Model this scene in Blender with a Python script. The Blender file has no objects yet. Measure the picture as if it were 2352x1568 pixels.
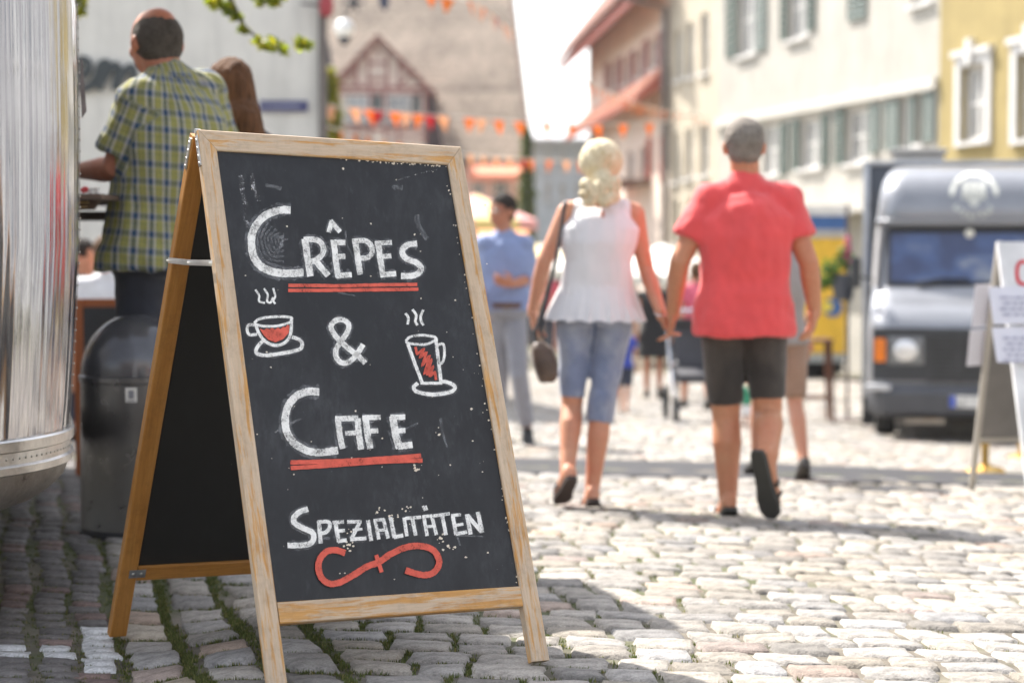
import bpy, bmesh, math, random
import numpy as np
from mathutils import Vector, Matrix, noise
random.seed(7)
rng = np.random.default_rng(11)
C = bpy.context.scene.collection
V = Vector

# ------------------------------------------------------------------ camera, sky, sun
ZC = 0.87                      # camera height above the paving under it
F = 4440.0                     # focal length in units of a 2352 px wide frame
PITCH = math.atan(224 / F)
cam_d = bpy.data.cameras.new('camera'); cam = bpy.data.objects.new('camera', cam_d); C.objects.link(cam)
cam.location = (0, 0, ZC); cam.rotation_euler = (math.pi/2 - PITCH, 0, 0)
cam_d.sensor_width = 36; cam_d.lens = 36 * F / 2352
cam_d.clip_start = 0.1; cam_d.clip_end = 3000
cam_d.dof.use_dof = True; cam_d.dof.focus_distance = 4.95; cam_d.dof.aperture_fstop = 2.2; cam_d.dof.aperture_blades = 9
bpy.context.scene.camera = cam

SUN_H = V((-0.65, 0.76)); SUN_EL = math.radians(52)
TO_SUN = V((SUN_H.x*math.cos(SUN_EL), SUN_H.y*math.cos(SUN_EL), math.sin(SUN_EL))).normalized()
w = bpy.data.worlds.new('World'); bpy.context.scene.world = w; w.use_nodes = True
nt = w.node_tree; nt.nodes.clear()
sky = nt.nodes.new('ShaderNodeTexSky'); sky.sky_type = 'NISHITA'; sky.sun_disc = False
sky.sun_elevation = SUN_EL; sky.sun_rotation = math.atan2(SUN_H.x, SUN_H.y)
sky.air_density = 1.0; sky.dust_density = 2.0; sky.ozone_density = 0.4
bg = nt.nodes.new('ShaderNodeBackground'); bg.inputs['Strength'].default_value = 0.13
wo = nt.nodes.new('ShaderNodeOutputWorld')
hs_ = nt.nodes.new('ShaderNodeHueSaturation'); hs_.inputs['Saturation'].default_value = .42; nt.links.new(sky.outputs[0], hs_.inputs['Color']); nt.links.new(hs_.outputs[0], bg.inputs['Color']); nt.links.new(bg.outputs[0], wo.inputs['Surface'])
sd = bpy.data.lights.new('sun', 'SUN'); sd.energy = 3.6; sd.angle = math.radians(0.53); sd.color = (1.0, 0.94, 0.86)
so = bpy.data.objects.new('sun', sd); C.objects.link(so); so.location = (-20, 20, 30)
so.rotation_euler = TO_SUN.to_track_quat('Z', 'Y').to_euler()
sc = bpy.context.scene
sc.view_settings.view_transform = 'Standard'; sc.view_settings.look = 'None'
sc.view_settings.exposure = 1.64; sc.view_settings.gamma = 1.0; sc.view_settings.use_curve_mapping = False
sc.render.engine = 'CYCLES'
try:
    sc.cycles.use_denoising = True; sc.cycles.denoiser = 'OPENIMAGEDENOISE'
    sc.cycles.denoising_input_passes = 'RGB_ALBEDO_NORMAL'
except Exception: pass
sc.cycles.max_bounces = 8; sc.cycles.diffuse_bounces = 3; sc.cycles.transparent_max_bounces = 12
sc.cycles.sample_clamp_indirect = 6

cp, sp_ = math.cos(PITCH), math.sin(PITCH)
def ray(px, py):
    r, u = (px-1176)/F, (784-py)/F
    return V((r, cp + u*sp_, -sp_ + u*cp))
def W(px, py, d):
    """place at that depth in front of the camera, in metres"""
    return V((0, 0, ZC)) + ray(px, py)*d
def ss(t): 
    t = np.clip(t, 0, 1); return t*t*(3-2*t)
def Gn(x, y):
    """height of the paving: it falls gently down the street"""
    ye = np.minimum(y, 60)
    return -(0.04*ye + 0.017*x) - 0.21*ss((x-1.5)/2.6)*ss((y-10)/7)*(1-ss((y-20)/7)) + 0.05*ss((-0.9-x)/0.8)*ss((y-5.8)/1.5) - 0.062*ss((-0.62-x)/0.4)*(1-ss((y-5.5)/1.1))
def G(x, y): return float(Gn(np.float64(x), np.float64(y)))
def gp(px, py):
    r = ray(px, py); d = 5.0
    for _ in range(60):
        p = V((0, 0, ZC)) + r*d
        d += (p.z - G(p.x, p.y)) / (0.9/max(d, 1)) * 0.5
        d = max(0.5, min(d, 400))
    return V((0, 0, ZC)) + r*d

# ------------------------------------------------------------------ materials
MATS = {}
class NT:
    def __init__(s, name):
        s.m = bpy.data.materials.new(name); s.m.use_nodes = True; s.t = s.m.node_tree
        s.b = s.t.nodes['Principled BSDF']; s.out = s.t.nodes['Material Output']
    def n(s, typ, **kw):
        nd = s.t.nodes.new(typ)
        for k, v in kw.items():
            if k in nd.inputs.keys() if isinstance(k, str) else False: nd.inputs[k].default_value = v
            else: setattr(nd, k, v)
        return nd
    def l(s, a, b): s.t.links.new(a, b)
    def set(s, **kw):
        for k, v in kw.items(): s.b.inputs[k.replace('_', ' ')].default_value = v
    def coord(s, scale=(1,1,1), kind='Object'):
        tc = s.n('ShaderNodeTexCoord'); mp = s.n('ShaderNodeMapping'); mp.inputs['Scale'].default_value = scale
        s.l(tc.outputs[kind], mp.inputs['Vector']); return mp.outputs[0]
    def noise(s, vec, scale, detail=4, rough=0.6, dist=0.0):
        nd = s.n('ShaderNodeTexNoise'); nd.inputs['Scale'].default_value = scale; nd.inputs['Detail'].default_value = detail
        nd.inputs['Roughness'].default_value = rough; nd.inputs['Distortion'].default_value = dist
        s.l(vec, nd.inputs['Vector']); return nd.outputs['Fac']
    def ramp(s, fac, stops, interp='LINEAR'):
        nd = s.n('ShaderNodeValToRGB'); cr = nd.color_ramp; cr.interpolation = interp
        while len(cr.elements) < len(stops): cr.elements.new(0.5)
        for e, (p, c) in zip(cr.elements, stops):
            e.position = p; e.color = (c[0], c[1], c[2], 1) if not isinstance(c, (int, float)) else (c, c, c, 1)
        s.l(fac, nd.inputs[0]); return nd.outputs[0]
    def mix(s, fac, a, b, mode='MIX'):
        nd = s.n('ShaderNodeMix'); nd.data_type = 'RGBA'; nd.blend_type = mode
        for v, i in ((fac, 0), (a, 6), (b, 7)):
            if isinstance(v, (int, float)): nd.inputs[i].default_value = v
            elif isinstance(v, tuple): nd.inputs[i].default_value = (*v, 1)
            else: s.l(v, nd.inputs[i])
        return nd.outputs[2]
    def math(s, op, a, b=None):
        nd = s.n('ShaderNodeMath'); nd.operation = op
        for v, i in ((a, 0), (b, 1)):
            if v is None: continue
            if isinstance(v, (int, float)): nd.inputs[i].default_value = v
            else: s.l(v, nd.inputs[i])
        return nd.outputs[0]
    def color(s, c): s.l(c, s.b.inputs['Base Color'])
    def bump(s, h, strength=0.3, dist=0.01):
        nd = s.n('ShaderNodeBump'); nd.inputs['Strength'].default_value = strength; nd.inputs['Distance'].default_value = dist
        s.l(h, nd.inputs['Height']); s.l(nd.outputs[0], s.b.inputs['Normal'])
def M(name, col=(.5,.5,.5), rough=0.6, metal=0.0, var=0.15, scale=6, bump=0.0, bscale=60, spec=None, stretch=(1,1,1), bdist=0.004, coat=0):
    """plain procedural surface: base colour with noise variation and a fine relief"""
    if name in MATS: return MATS[name]
    k = NT(name); k.set(Roughness=rough, Metallic=metal)
    if spec is not None: k.b.inputs['Specular IOR Level'].default_value = spec
    if coat: k.b.inputs['Coat Weight'].default_value = coat
    v = k.coord(stretch); f = k.noise(v, scale, 5)
    lo = tuple(max(0, c*(1-var)) for c in col); hi = tuple(min(1, c*(1+var)) for c in col)
    k.color(k.ramp(f, [(0.3, lo), (0.7, hi)]))
    if bump: k.bump(k.noise(v, bscale, 4), bump, bdist)
    MATS[name] = k.m; return k.m

# ------------------------------------------------------------------ object helpers
ORG = {}
def tag(o, label=None, cat=None, group=None, kind=None):
    if label: o['label'] = label
    if cat: o['category'] = cat
    if group: o['group'] = group
    if kind: o['kind'] = kind
    return o
def thing(name, label, cat, loc=(0,0,0), group=None):
    o = bpy.data.objects.new(name, None); C.objects.link(o); o.location = V(loc); o.empty_display_size = 0.1
    ORG[o] = V(loc); return tag(o, label, cat, group)
def link(name, me, mat, parent=None, world_org=None):
    """me holds coordinates already relative to world_org (or to the parent's origin)"""
    o = bpy.data.objects.new(name, me)
    if mat is not None and not me.materials:
        me.materials.append(mat)
    C.objects.link(o)
    if parent is not None: o.parent = parent; ORG[o] = ORG[parent]
    else:
        o.location = world_org if world_org is not None else (0,0,0); ORG[o] = V(o.location)
    return o
class MB:
    def __init__(s): s.v = []; s.f = []
    def add(s, vs, fs):
        n = len(s.v); s.v.extend([V(v) for v in vs]); s.f.extend([tuple(i+n for i in f) for f in fs]); return s
    def box(s, c, x, y, z):
        """box by centre and three half-axis vectors"""
        c, x, y, z = V(c), V(x), V(y), V(z)
        vs = [c+a*x+b*y+d*z for d in (-1,1) for b in (-1,1) for a in (-1,1)]
        if x.cross(y).dot(z) < 0: vs = [c+a*x+b*y+d*z for d in (1,-1) for b in (-1,1) for a in (-1,1)]
        return s.add(vs, [(0,2,3,1),(4,5,7,6),(0,1,5,4),(2,6,7,3),(0,4,6,2),(1,3,7,5)])
    def abox(s, x0, x1, y0, y1, z0, z1):
        return s.box(((x0+x1)/2,(y0+y1)/2,(z0+z1)/2), ((x1-x0)/2,0,0), (0,(y1-y0)/2,0), (0,0,(z1-z0)/2))
    def bbox(s, c, x, y, z, b=0.1):
        """box with its 12 edges chamfered by b metres"""
        c = V(c); A = [V(x), V(y), V(z)]; L = [a.length for a in A]; U = [a.normalized() for a in A]
        if A[0].cross(A[1]).dot(A[2]) < 0: U[0] = -U[0]
        bm = bmesh.new(); bmesh.ops.create_cube(bm, size=2)
        for v in bm.verts: v.co = V((v.co.x*L[0], v.co.y*L[1], v.co.z*L[2]))
        bmesh.ops.bevel(bm, geom=bm.edges[:], offset=min(b, min(L)*0.9), segments=2, affect='EDGES', profile=0.6)
        bm.verts.index_update()
        s.add([c + U[0]*v.co.x + U[1]*v.co.y + U[2]*v.co.z for v in bm.verts], [[v.index for v in f.verts] for f in bm.faces])
        bm.free(); return s
    def prism(s, pts, off):
        """closed polygon pts swept by off"""
        n = len(pts); off = V(off); p = [V(q) for q in pts]
        return s.add(p + [q+off for q in p], [tuple(range(n))[::-1], tuple(range(n, 2*n))] + [(i, (i+1)%n, (i+1)%n+n, i+n) for i in range(n)])
    def loft(s, rings, cap=True, closed=True):
        n = len(rings[0]); base = len(s.v); fs = []
        for r in rings: s.v.extend([V(q) for q in r])
        for k in range(len(rings)-1):
            for i in range(n if closed else n-1):
                a = base+k*n+i; b = base+k*n+(i+1)%n; fs.append((a, b, b+n, a+n))
        if cap: fs.append(tuple(range(base, base+n))[::-1]); fs.append(tuple(range(base+(len(rings)-1)*n, base+len(rings)*n)))
        s.f.extend(fs); return s
    def tube(s, pts, r, seg=10, round_ends=False, cap=True):
        pts = [V(p) for p in pts]; n = len(pts)
        r = [r]*n if isinstance(r, (int, float)) else list(r)
        if round_ends:
            d0 = (pts[0]-pts[1]).normalized(); d1 = (pts[-1]-pts[-2]).normalized()
            pts = [pts[0]+d0*r[0]*.97, pts[0]+d0*r[0]*.6] + pts + [pts[-1]+d1*r[-1]*.6, pts[-1]+d1*r[-1]*.97]
            r = [r[0]*.25, r[0]*.8] + r + [r[-1]*.8, r[-1]*.25]; n += 4
        rings = []; up = None
        for i in range(n):
            t = (pts[min(i+1, n-1)]-pts[max(i-1, 0)]).normalized()
            if up is None: up = t.orthogonal().normalized()
            up = (up - t*up.dot(t)).normalized(); sd_ = t.cross(up)
            rings.append([pts[i] + (up*math.cos(a)+sd_*math.sin(a))*r[i] for a in [2*math.pi*k/seg for k in range(seg)]])
        return s.loft(rings, cap)
    def ell(s, c, ax, ay, az, nu=16, nv=10):
        c, ax, ay, az = V(c), V(ax), V(ay), V(az)
        if ax.cross(ay).dot(az) < 0: ax = -ax
        rings = []
        for j in range(1, nv):
            th = math.pi*j/nv - math.pi/2
            rings.append([c + az*math.sin(th) + (ax*math.cos(2*math.pi*i/nu)+ay*math.sin(2*math.pi*i/nu))*math.cos(th) for i in range(nu)])
        return s.loft(rings, True)
    def disc(s, c, n, r, t, seg=16):
        n = V(n).normalized(); return s.tube([V(c)-n*t/2, V(c)+n*t/2], r, seg)
    def lathe(s, c, prof, seg=24, ax=(0,0,1)):
        c = V(c); 
        return s.loft([[c+V((r*math.cos(2*math.pi*i/seg), r*math.sin(2*math.pi*i/seg), z)) for i in range(seg)] for r, z in prof], True)
    def mesh(s, name, org, smooth=None):
        me = bpy.data.meshes.new(name); me.from_pydata([v-org for v in s.v], [], s.f); me.update()
        if smooth is not None:
            me.polygons.foreach_set('use_smooth', [True]*len(me.polygons))
            try: me.set_sharp_from_angle(angle=math.radians(smooth))
            except Exception: pass
        return me
    def build(s, name, mat, parent=None, smooth=None, label=None):
        if parent is not None: me = s.mesh(name, ORG[parent], smooth); o = link(name, me, mat, parent)
        else:
            lo = V([min(v[i] for v in s.v) for i in range(3)]); hi = V([max(v[i] for v in s.v) for i in range(3)])
            org = V(((lo.x+hi.x)/2, (lo.y+hi.y)/2, lo.z)); me = s.mesh(name, org, smooth); o = link(name, me, mat, None, org)
        if label: o['label'] = label
        return o
def struct(o): o['kind'] = 'structure'; return o
def attr_color(me, cols, name='tint'):
    a = me.attributes.new(name, 'FLOAT_COLOR', 'POINT'); a.data.foreach_set('color', np.asarray(cols, dtype=np.float32).ravel())
# ------------------------------------------------------------------ ground: base sheet, setts, moss
def mat_earth():
    k = NT('joint_earth'); v = k.coord((1,1,1)); f = k.noise(v, 9, 6); g = k.noise(v, 1.3, 3)
    base = k.ramp(f, [(0.3, (.07,.06,.045)), (0.6, (.17,.15,.12)), (0.8, (.27,.24,.20))])
    green = k.ramp(k.noise(v, 40, 4), [(0.3, (.035,.05,.012)), (0.7, (.09,.115,.03))])
    sx = k.n('ShaderNodeSeparateXYZ'); k.l(v, sx.inputs[0])
    k.color(k.mix(k.ramp(g, [(0.45, 0), (0.62, 0.7)]), base, green)); k.set(Roughness=0.95)
    k.bump(k.noise(v, 120, 5), 0.6, 0.01); return k.m
def mat_sett():
    k = NT('sett_stone'); v = k.coord((1,1,1))
    at = k.n('ShaderNodeAttribute'); at.attribute_name = 'tint'
    f = k.noise(v, 22, 6, 0.65); f2 = k.noise(v, 140, 4, 0.7); f3 = k.noise(v, 5, 3)
    c = k.mix(1.0, at.outputs['Color'], k.ramp(f, [(0.28, .55), (0.5, 1.0), (0.72, 1.25)]), 'MULTIPLY')
    c = k.mix(1.0, c, k.ramp(f2, [(0.3, .62), (0.5, 1.0), (0.7, 1.3)]), 'MULTIPLY')
    c = k.mix(1.0, c, k.ramp(f3, [(0.3, .85), (0.7, 1.1)]), 'MULTIPLY')
    k.color(c); k.set(Roughness=0.72)
    h = k.math('ADD', k.math('MULTIPLY', f, 1.4), k.math('MULTIPLY', f2, 0.5))
    k.bump(h, 1.0, 0.009); return k.m
M_EARTH, M_SETT = mat_earth(), mat_sett()

def ground_grid():
    xs = np.concatenate([np.linspace(-200, -12, 20), np.linspace(-10, -3.1, 24), np.linspace(-3, 3, 100), np.linspace(3.1, 12, 36), np.linspace(14, 200, 20)])
    ys = np.concatenate([np.linspace(-25, -1, 8), np.linspace(0, 3.2, 8), np.linspace(3.3, 14, 180), np.linspace(14.2, 30, 70), np.linspace(32, 90, 30), np.linspace(110, 900, 12)])
    X, Y = np.meshgrid(xs, ys); Z = Gn(X, Y) - 0.003
    Z = Z + 0.0025*np.sin(X*23)*np.cos(Y*17)
    vs = np.stack([X, Y, Z], -1).reshape(-1, 3); nx = len(xs)
    fs = [(j*nx+i, j*nx+i+1, (j+1)*nx+i+1, (j+1)*nx+i) for j in range(len(ys)-1) for i in range(nx-1)]
    me = bpy.data.meshes.new('ground'); me.from_pydata(vs.tolist(), [], fs); me.update()
    return struct(link('ground', me, M_EARTH))
ground = ground_grid(); ORG[ground] = V((0,0,0))

def x_edge(y): return -0.96 - 0.245*(y-4.77)          # line where the small setts begin
P_ = np.array([-1, -.84, -.35, .35, .84, 1.0])
PU, PV = np.meshgrid(P_, P_)
QF = np.array([(j*6+i, j*6+i+1, (j+1)*6+i+1, (j+1)*6+i) for j in range(5) for i in range(5)])
def stone_mesh(cx, cy, hx, hy, u, v, h, seed_rng, tilt):
    """pillow shaped stones, all at once: arrays of centres and half sizes"""
    n = len(cx); pu = np.broadcast_to(PU, (n,6,6)).copy(); pv = np.broadcast_to(PV, (n,6,6)).copy()
    jit = seed_rng.normal(0, 0.045, (n,6,6,2)); pu += jit[...,0]; pv += jit[...,1]
    # round the corners
    r = np.abs(pu)**4 + np.abs(pv)**4; k = np.where(r > 1.25, (1.25/np.maximum(r, 1e-6))**0.12, 1.0); pu *= k; pv *= k
    sh = seed_rng.normal(0, 0.07, (n,1,1))
    X = cx[:,None,None] + pu*hx[:,None,None]*u[0] + pv*hy[:,None,None]*v[...,0].reshape(-1,1,1) + sh*pv*hx[:,None,None]
    Y = cy[:,None,None] + pu*hx[:,None,None]*u[1] + pv*hy[:,None,None]*v[...,1].reshape(-1,1,1)
    m = np.maximum(np.abs(PU), np.abs(PV))[None]
    prof = np.where(m > .95, -0.021, np.where(m > .8, -0.0032, 0.0))
    Z = Gn(X, Y) + h[:,None,None] + prof + pu*tilt[:,0].reshape(-1,1,1)*hx[:,None,None] + pv*tilt[:,1].reshape(-1,1,1)*hy[:,None,None]
    Z += seed_rng.normal(0, 0.0013, (n,6,6)) 
    return np.stack([X, Y, Z], -1).reshape(n, 36, 3)
BIGW = .555
def gutter_mid(x): return 11.55 - 0.02*x + 0*x
def lay(kind):
    out = []
    if kind == 'road':
        y = 3.6; u = np.array([1, -0.10])
        while y < 34:
            dy = 0.165*rng.uniform(.9, 1.12) if y < 20 else .17
            xl, xr = -0.42*y - 1.5, 0.36*y + 1.8
            x = max(xl + rng.uniform(0, .1), x_edge(y - .1*(x_edge(y)+BIGW)) + BIGW - .004)
            while x < xr:
                lef = 0.0
                wd = rng.uniform(.125, .215); gap = 0.006
                cx = x + wd/2; cy = y + u[1]*cx + rng.normal(0, .004)
                if x + wd < xr and not (abs(cy - gutter_mid(cx)) < 0.62):
                    out.append((cx, cy, (wd-gap)/2, (dy-rng.uniform(.002,.009))/2, -0.14 if lef else rng.normal(-.03,.05)))
                x += wd
            y += dy
        for c_i in range(3):                       # three columns of long stones with wide mossy joints beside the small setts
            y = 3.3 + rng.uniform(0, .2)
            while y < 30:
                L = rng.uniform(.185, .25); wd = .150; x = x_edge(y+L/2) + .012 + c_i*.182 + wd/2 + rng.normal(0, .004)
                if abs(y+L/2 - gutter_mid(x) + .1*x) > .72: out.append((x, y+L/2, (wd-rng.uniform(0,.012))/2, (L-.016)/2, -.235))
                y += L
    else:
        u = np.array([1, -0.07]); off = .004; k = 0
        while off < 5.2:
            wd = rng.uniform(.088, .128); y = 3.3 + rng.uniform(0, .1)
            while y < 16:
                dy = rng.uniform(.070, .112); yc = y + dy/2; x = x_edge(yc) - off - wd/2 + rng.normal(0, .007) + .012*math.sin(yc*5+k)
                if x > -0.42*yc - 2.0: out.append((x, yc, (wd-rng.uniform(.006,.02))/2, (dy-rng.uniform(.004,.012))/2, -.235))
                y += dy
            off += wd + rng.uniform(0, .008); k += 1
    a = np.array(out); v = np.stack([a[:,4], np.ones(len(a))], -1)
    return a, u, v
def project(x, y, z):
    r = np.stack([x, y*cp - (z-ZC)*sp_, y*sp_ + (z-ZC)*cp], -1)   # right, forward, up
    return 1176 + F*r[...,0]/r[...,1], 784 - F*r[...,2]/r[...,1], r[...,1]
def paint_white(px, py, y):
    m = (py > 1445) & (py < 1542) & (px > 158) & (px < 268)
    m |= (py > 1484) & (py < 1512) & (px < 160)
    m |= (py > 1452) & (py < 1482) & (px > 128) & (px < 150)
    return m
def pave(kind, parent, pname, nbig):
    a, u, v = lay(kind); n = len(a)
    cx, cy, hx, hy = a[:,0], a[:,1], a[:,2], a[:,3]
    h = 0.010 + rng.normal(0, .0024, n)*(1.0 if kind == 'road' else .6); tilt = rng.normal(0, .022, (n,2))
    co = stone_mesh(cx, cy, hx, hy, u, v, h, rng, tilt)
    px, py, d = project(cx, cy, Gn(cx, cy))
    if kind == 'road':
        val = rng.uniform(.215, .345, n); warm = rng.normal(.012, .026, n)
        col = np.stack([val*(1.05+warm), val*(0.985), val*(0.90-warm*1.6)], -1)
        dark = rng.random(n) < .16; col[dark] *= .72
        pk = rng.random(n) < .05; col[pk] *= np.array([1.12, .95, .88])
    else:
        val = rng.uniform(.105, .18, n); col = np.stack([val*1.03, val*.96, val*.93], -1)
        rd = rng.random(n) < .16; col[rd] *= np.array([1.22, .92, .85])
        wm = paint_white(px, py, cy); col[wm] = np.array([.68,.69,.70])*rng.uniform(.85, 1.0, (wm.sum(),1))
    # the stones that show largest in the frame become parts of their own
    vis = (px > -30) & (px < 2382) & (py > 600) & (py < 1600)
    area = np.where(vis, hx*hy/d**3, 0); order = np.argsort(-area); big = order[:nbig]; big = big[area[big] > 0]
    rest = np.setdiff1d(np.arange(n), big)
    tt = np.repeat(np.concatenate([col, np.ones((n,1))], 1)[:,None,:], 36, 1)
    for i in big:
        c0 = V((cx[i], cy[i], G(cx[i], cy[i]))); me = bpy.data.meshes.new(pname)
        me.from_pydata((co[i] - np.array(c0)).tolist(), [], QF.tolist()); me.polygons.foreach_set('use_smooth', [True]*25)
        attr_color(me, tt[i]); me.materials.append(M_SETT); me.update()
        o = bpy.data.objects.new(pname, me); C.objects.link(o); o.parent = parent; o.location = c0 - ORG[parent]
    k = len(rest); fs = (QF[None] + (np.arange(k)*36)[:,None,None]).reshape(-1, 4)
    me = bpy.data.meshes.new(pname+'s'); me.vertices.add(k*36); me.vertices.foreach_set('co', co[rest].reshape(-1).astype(np.float32))
    me.loops.add(len(fs)*4); me.loops.foreach_set('vertex_index', fs.reshape(-1).astype(np.int32))
    me.polygons.add(len(fs)); me.polygons.foreach_set('loop_start', (np.arange(len(fs))*4).astype(np.int32))
    me.polygons.foreach_set('use_smooth', np.ones(len(fs), bool)); me.update(calc_edges=True)
    attr_color(me, tt[rest].reshape(-1, 4)); me.materials.append(M_SETT)
    o = bpy.data.objects.new(pname+'s', me); C.objects.link(o); o.parent = parent; o['kind'] = 'stuff'
    return a, u, v, px, py, d
# the small-sett pavement is its own piece of the setting, with a thin bedding sheet
def bed():
    ys = np.linspace(2.5, 17, 240); offs = np.concatenate([np.linspace(0, 1.6, 26), np.linspace(1.8, 7, 14)]); mb = MB()
    vs = []; fs = []
    for j, y in enumerate(ys):
        xe = x_edge(y)
        for x in xe - offs: vs.append((x, y, G(x, y)+0.0015))
    for j in range(len(ys)-1):
        for i in range(39): fs.append((j*40+i, (j+1)*40+i, (j+1)*40+i+1, j*40+i+1))
    me = bpy.data.meshes.new('pavement'); me.from_pydata(vs, [], fs); me.update(); return struct(link('pavement', me, M_EARTH))
pavement = bed(); ORG[pavement] = V((0,0,0))
road_st = pave('road', ground, 'cobblestone', 300)
pave_st = pave('pavement', pavement, 'paving_sett', 240)

# drainage channel across the street
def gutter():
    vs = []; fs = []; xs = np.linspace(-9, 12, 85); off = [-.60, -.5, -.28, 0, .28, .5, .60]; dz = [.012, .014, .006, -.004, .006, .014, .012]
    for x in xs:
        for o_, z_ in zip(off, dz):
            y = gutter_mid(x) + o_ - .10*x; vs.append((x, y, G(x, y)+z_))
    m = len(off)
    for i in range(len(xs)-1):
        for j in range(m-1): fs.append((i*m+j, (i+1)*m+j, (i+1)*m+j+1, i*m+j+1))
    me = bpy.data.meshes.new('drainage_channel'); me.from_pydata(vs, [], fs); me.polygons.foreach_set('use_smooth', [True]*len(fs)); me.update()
    struct(link('drainage_channel', me, M('channel_asphalt', (.022,.022,.027), .8, var=.3, scale=8, bump=.5, bscale=90)))  # asphalt taken near-black, the band of shade over it included in the colour
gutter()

def moss():
    a, u, v, px, py, d = road_st; P = []; N = []
    a2, u2, v2, px2, py2, d2 = pave_st
    for (A, U, VV, dens) in ((a, u, v, 0), (a2, u2, v2, 1)):
        sel = np.where((A[:,1] < 9.5) & (A[:,0] < 2.4) & (A[:,0] > -2.4))[0]
        for i in sel:
            x, y = A[i,0], A[i,1]
            left = (x - x_edge(y)) < .62
            nz = noise.noise(V((x*2.3, y*1.6, 3.1)))
            q = (2.4 if left else (.5 if x - x_edge(y) < .95 else (0.10 if x < .6 else .02))) if dens == 0 else 0.55
            m = int((46 if dens == 0 else 20) * q * max(0, .75 + 1.3*nz) * (1 if y < 7 else .5))
            if m <= 0: continue
            t = rng.random(m); side = rng.integers(0, 4, m) if dens == 0 else rng.integers(0, 4, m)
            if dens == 0 and left: side = np.where(rng.random(m) < .55, 0, side)      # joints along the street are the widest
            s = np.where((side < 2) & left & (dens == 0), rng.uniform(1.0, 1.32, m), rng.uniform(.97, 1.08, m))
            pu = np.where(side == 0, s, np.where(side == 1, -s, t*2-1)); pv = np.where(side >= 2, np.where(side == 2, s, -s)*1.02, t*2-1)
            X = x + pu*A[i,2]*U[0] + pv*A[i,3]*VV[i,0]; Y = y + pu*A[i,2]*U[1] + pv*A[i,3]*VV[i,1]
            P.append(np.stack([X, Y], -1))
    P = np.concatenate(P); n = len(P); B = 7
    ang = rng.uniform(0, 2*np.pi, (n,B)); hgt = rng.uniform(.002, .009, (n,B)); lean = rng.uniform(.4, 2.2, (n,B)); wd = rng.uniform(.0012, .0028, (n,B))
    ox = rng.normal(0, .006, (n,B)); oy = rng.normal(0, .006, (n,B))
    bx = P[:,0:1]+ox; by = P[:,1:2]+oy; bz = Gn(bx, by) - .002
    ca, sa = np.cos(ang), np.sin(ang)
    v0 = np.stack([bx - sa*wd, by + ca*wd, bz], -1); v1 = np.stack([bx + sa*wd, by - ca*wd, bz], -1)
    v2 = np.stack([bx + ca*hgt*lean*.7, by + sa*hgt*lean*.7, bz + hgt + .005], -1)
    vs = np.stack([v0, v1, v2], 2).reshape(-1, 3); k = len(vs)//3
    me = bpy.data.meshes.new('moss'); me.vertices.add(len(vs)); me.vertices.foreach_set('co', vs.reshape(-1).astype(np.float32))
    me.loops.add(k*3); me.loops.foreach_set('vertex_index', np.arange(k*3, dtype=np.int32)); me.polygons.add(k)
    me.polygons.foreach_set('loop_start', (np.arange(k)*3).astype(np.int32)); me.update(calc_edges=True)
    g = rng.uniform(.5, 1.25, (n,B,1)); yel = rng.random((n,B,1)) < .18
    c = np.where(yel, np.array([.26,.23,.08]), np.array([.115,.145,.035]))*g
    attr_color(me, np.concatenate([np.repeat(c.reshape(-1,1,3), 3, 1).reshape(-1,3), np.ones((k*3,1))], 1))
    m = NT('moss_blades'); at = m.n('ShaderNodeAttribute'); at.attribute_name = 'tint'; m.color(at.outputs['Color']); m.set(Roughness=.8)
    tr = m.n('ShaderNodeBsdfTranslucent'); m.l(at.outputs['Color'], tr.inputs['Color']); mx = m.n('ShaderNodeMixShader'); mx.inputs[0].default_value = .35
    m.l(m.b.outputs[0], mx.inputs[1]); m.l(tr.outputs[0], mx.inputs[2]); m.l(mx.outputs[0], m.out.inputs['Surface'])
    me.materials.append(m.m); o = bpy.data.objects.new('moss', me); C.objects.link(o)
    tag(o, 'short green moss and grass growing in the joints between the cobbles', 'moss', kind='stuff')
moss()
# ------------------------------------------------------------------ the chalkboard A-frame
def wood(name, _pale, amt_pale, gloss=.45, worn=True):
    k = NT(name); v = k.coord((2.2, 30, 30)); v2 = k.coord((3.5, 42, 42))
    grain = k.noise(v, 1.2, 6, .6, .6); fine = k.noise(v2, 4, 4, .7)
    honey = k.ramp(grain, [(.25, (.47,.215,.05)), (.5, (.56,.29,.08)), (.75, (.62,.36,.13))] if worn else [(.25, (.34,.145,.028)), (.5, (.43,.195,.042)), (.75, (.52,.26,.07))])
    if worn:
        bleached = k.ramp(grain, [(.25, (.50,.37,.25)), (.55, (.58,.45,.32)), (.8, (.64,.52,.40))])
        wv = k.coord((2.0, 26, 26)); mask = k.noise(wv, 1.6, 6, .72, .3)
        mk = k.ramp(mask, [(amt_pale-.03, 0), (amt_pale+.05, 1)])
        c = k.mix(mk, bleached, honey)
    else: c = honey
    dirt = k.noise(k.coord((6,6,6)), 3, 5, .7)
    c = k.mix(1.0, c, k.ramp(dirt, [(.25, .74), (.5, 1.0)]), 'MULTIPLY')
    c = k.mix(1.0, c, k.ramp(fine, [(.3, .86), (.6, 1.04)]), 'MULTIPLY')
    k.color(c); k.set(Roughness=gloss); k.bump(k.math('ADD', grain, k.math('MULTIPLY', fine, .6)), .35, .002)
    return k.m
W_FRONT = wood('weathered_pine', True, .53, .55); W_SIDE = wood('honey_pine', False, .5, .4, worn=False); W_MID = wood('half_worn_pine', True, .47, .5)
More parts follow.
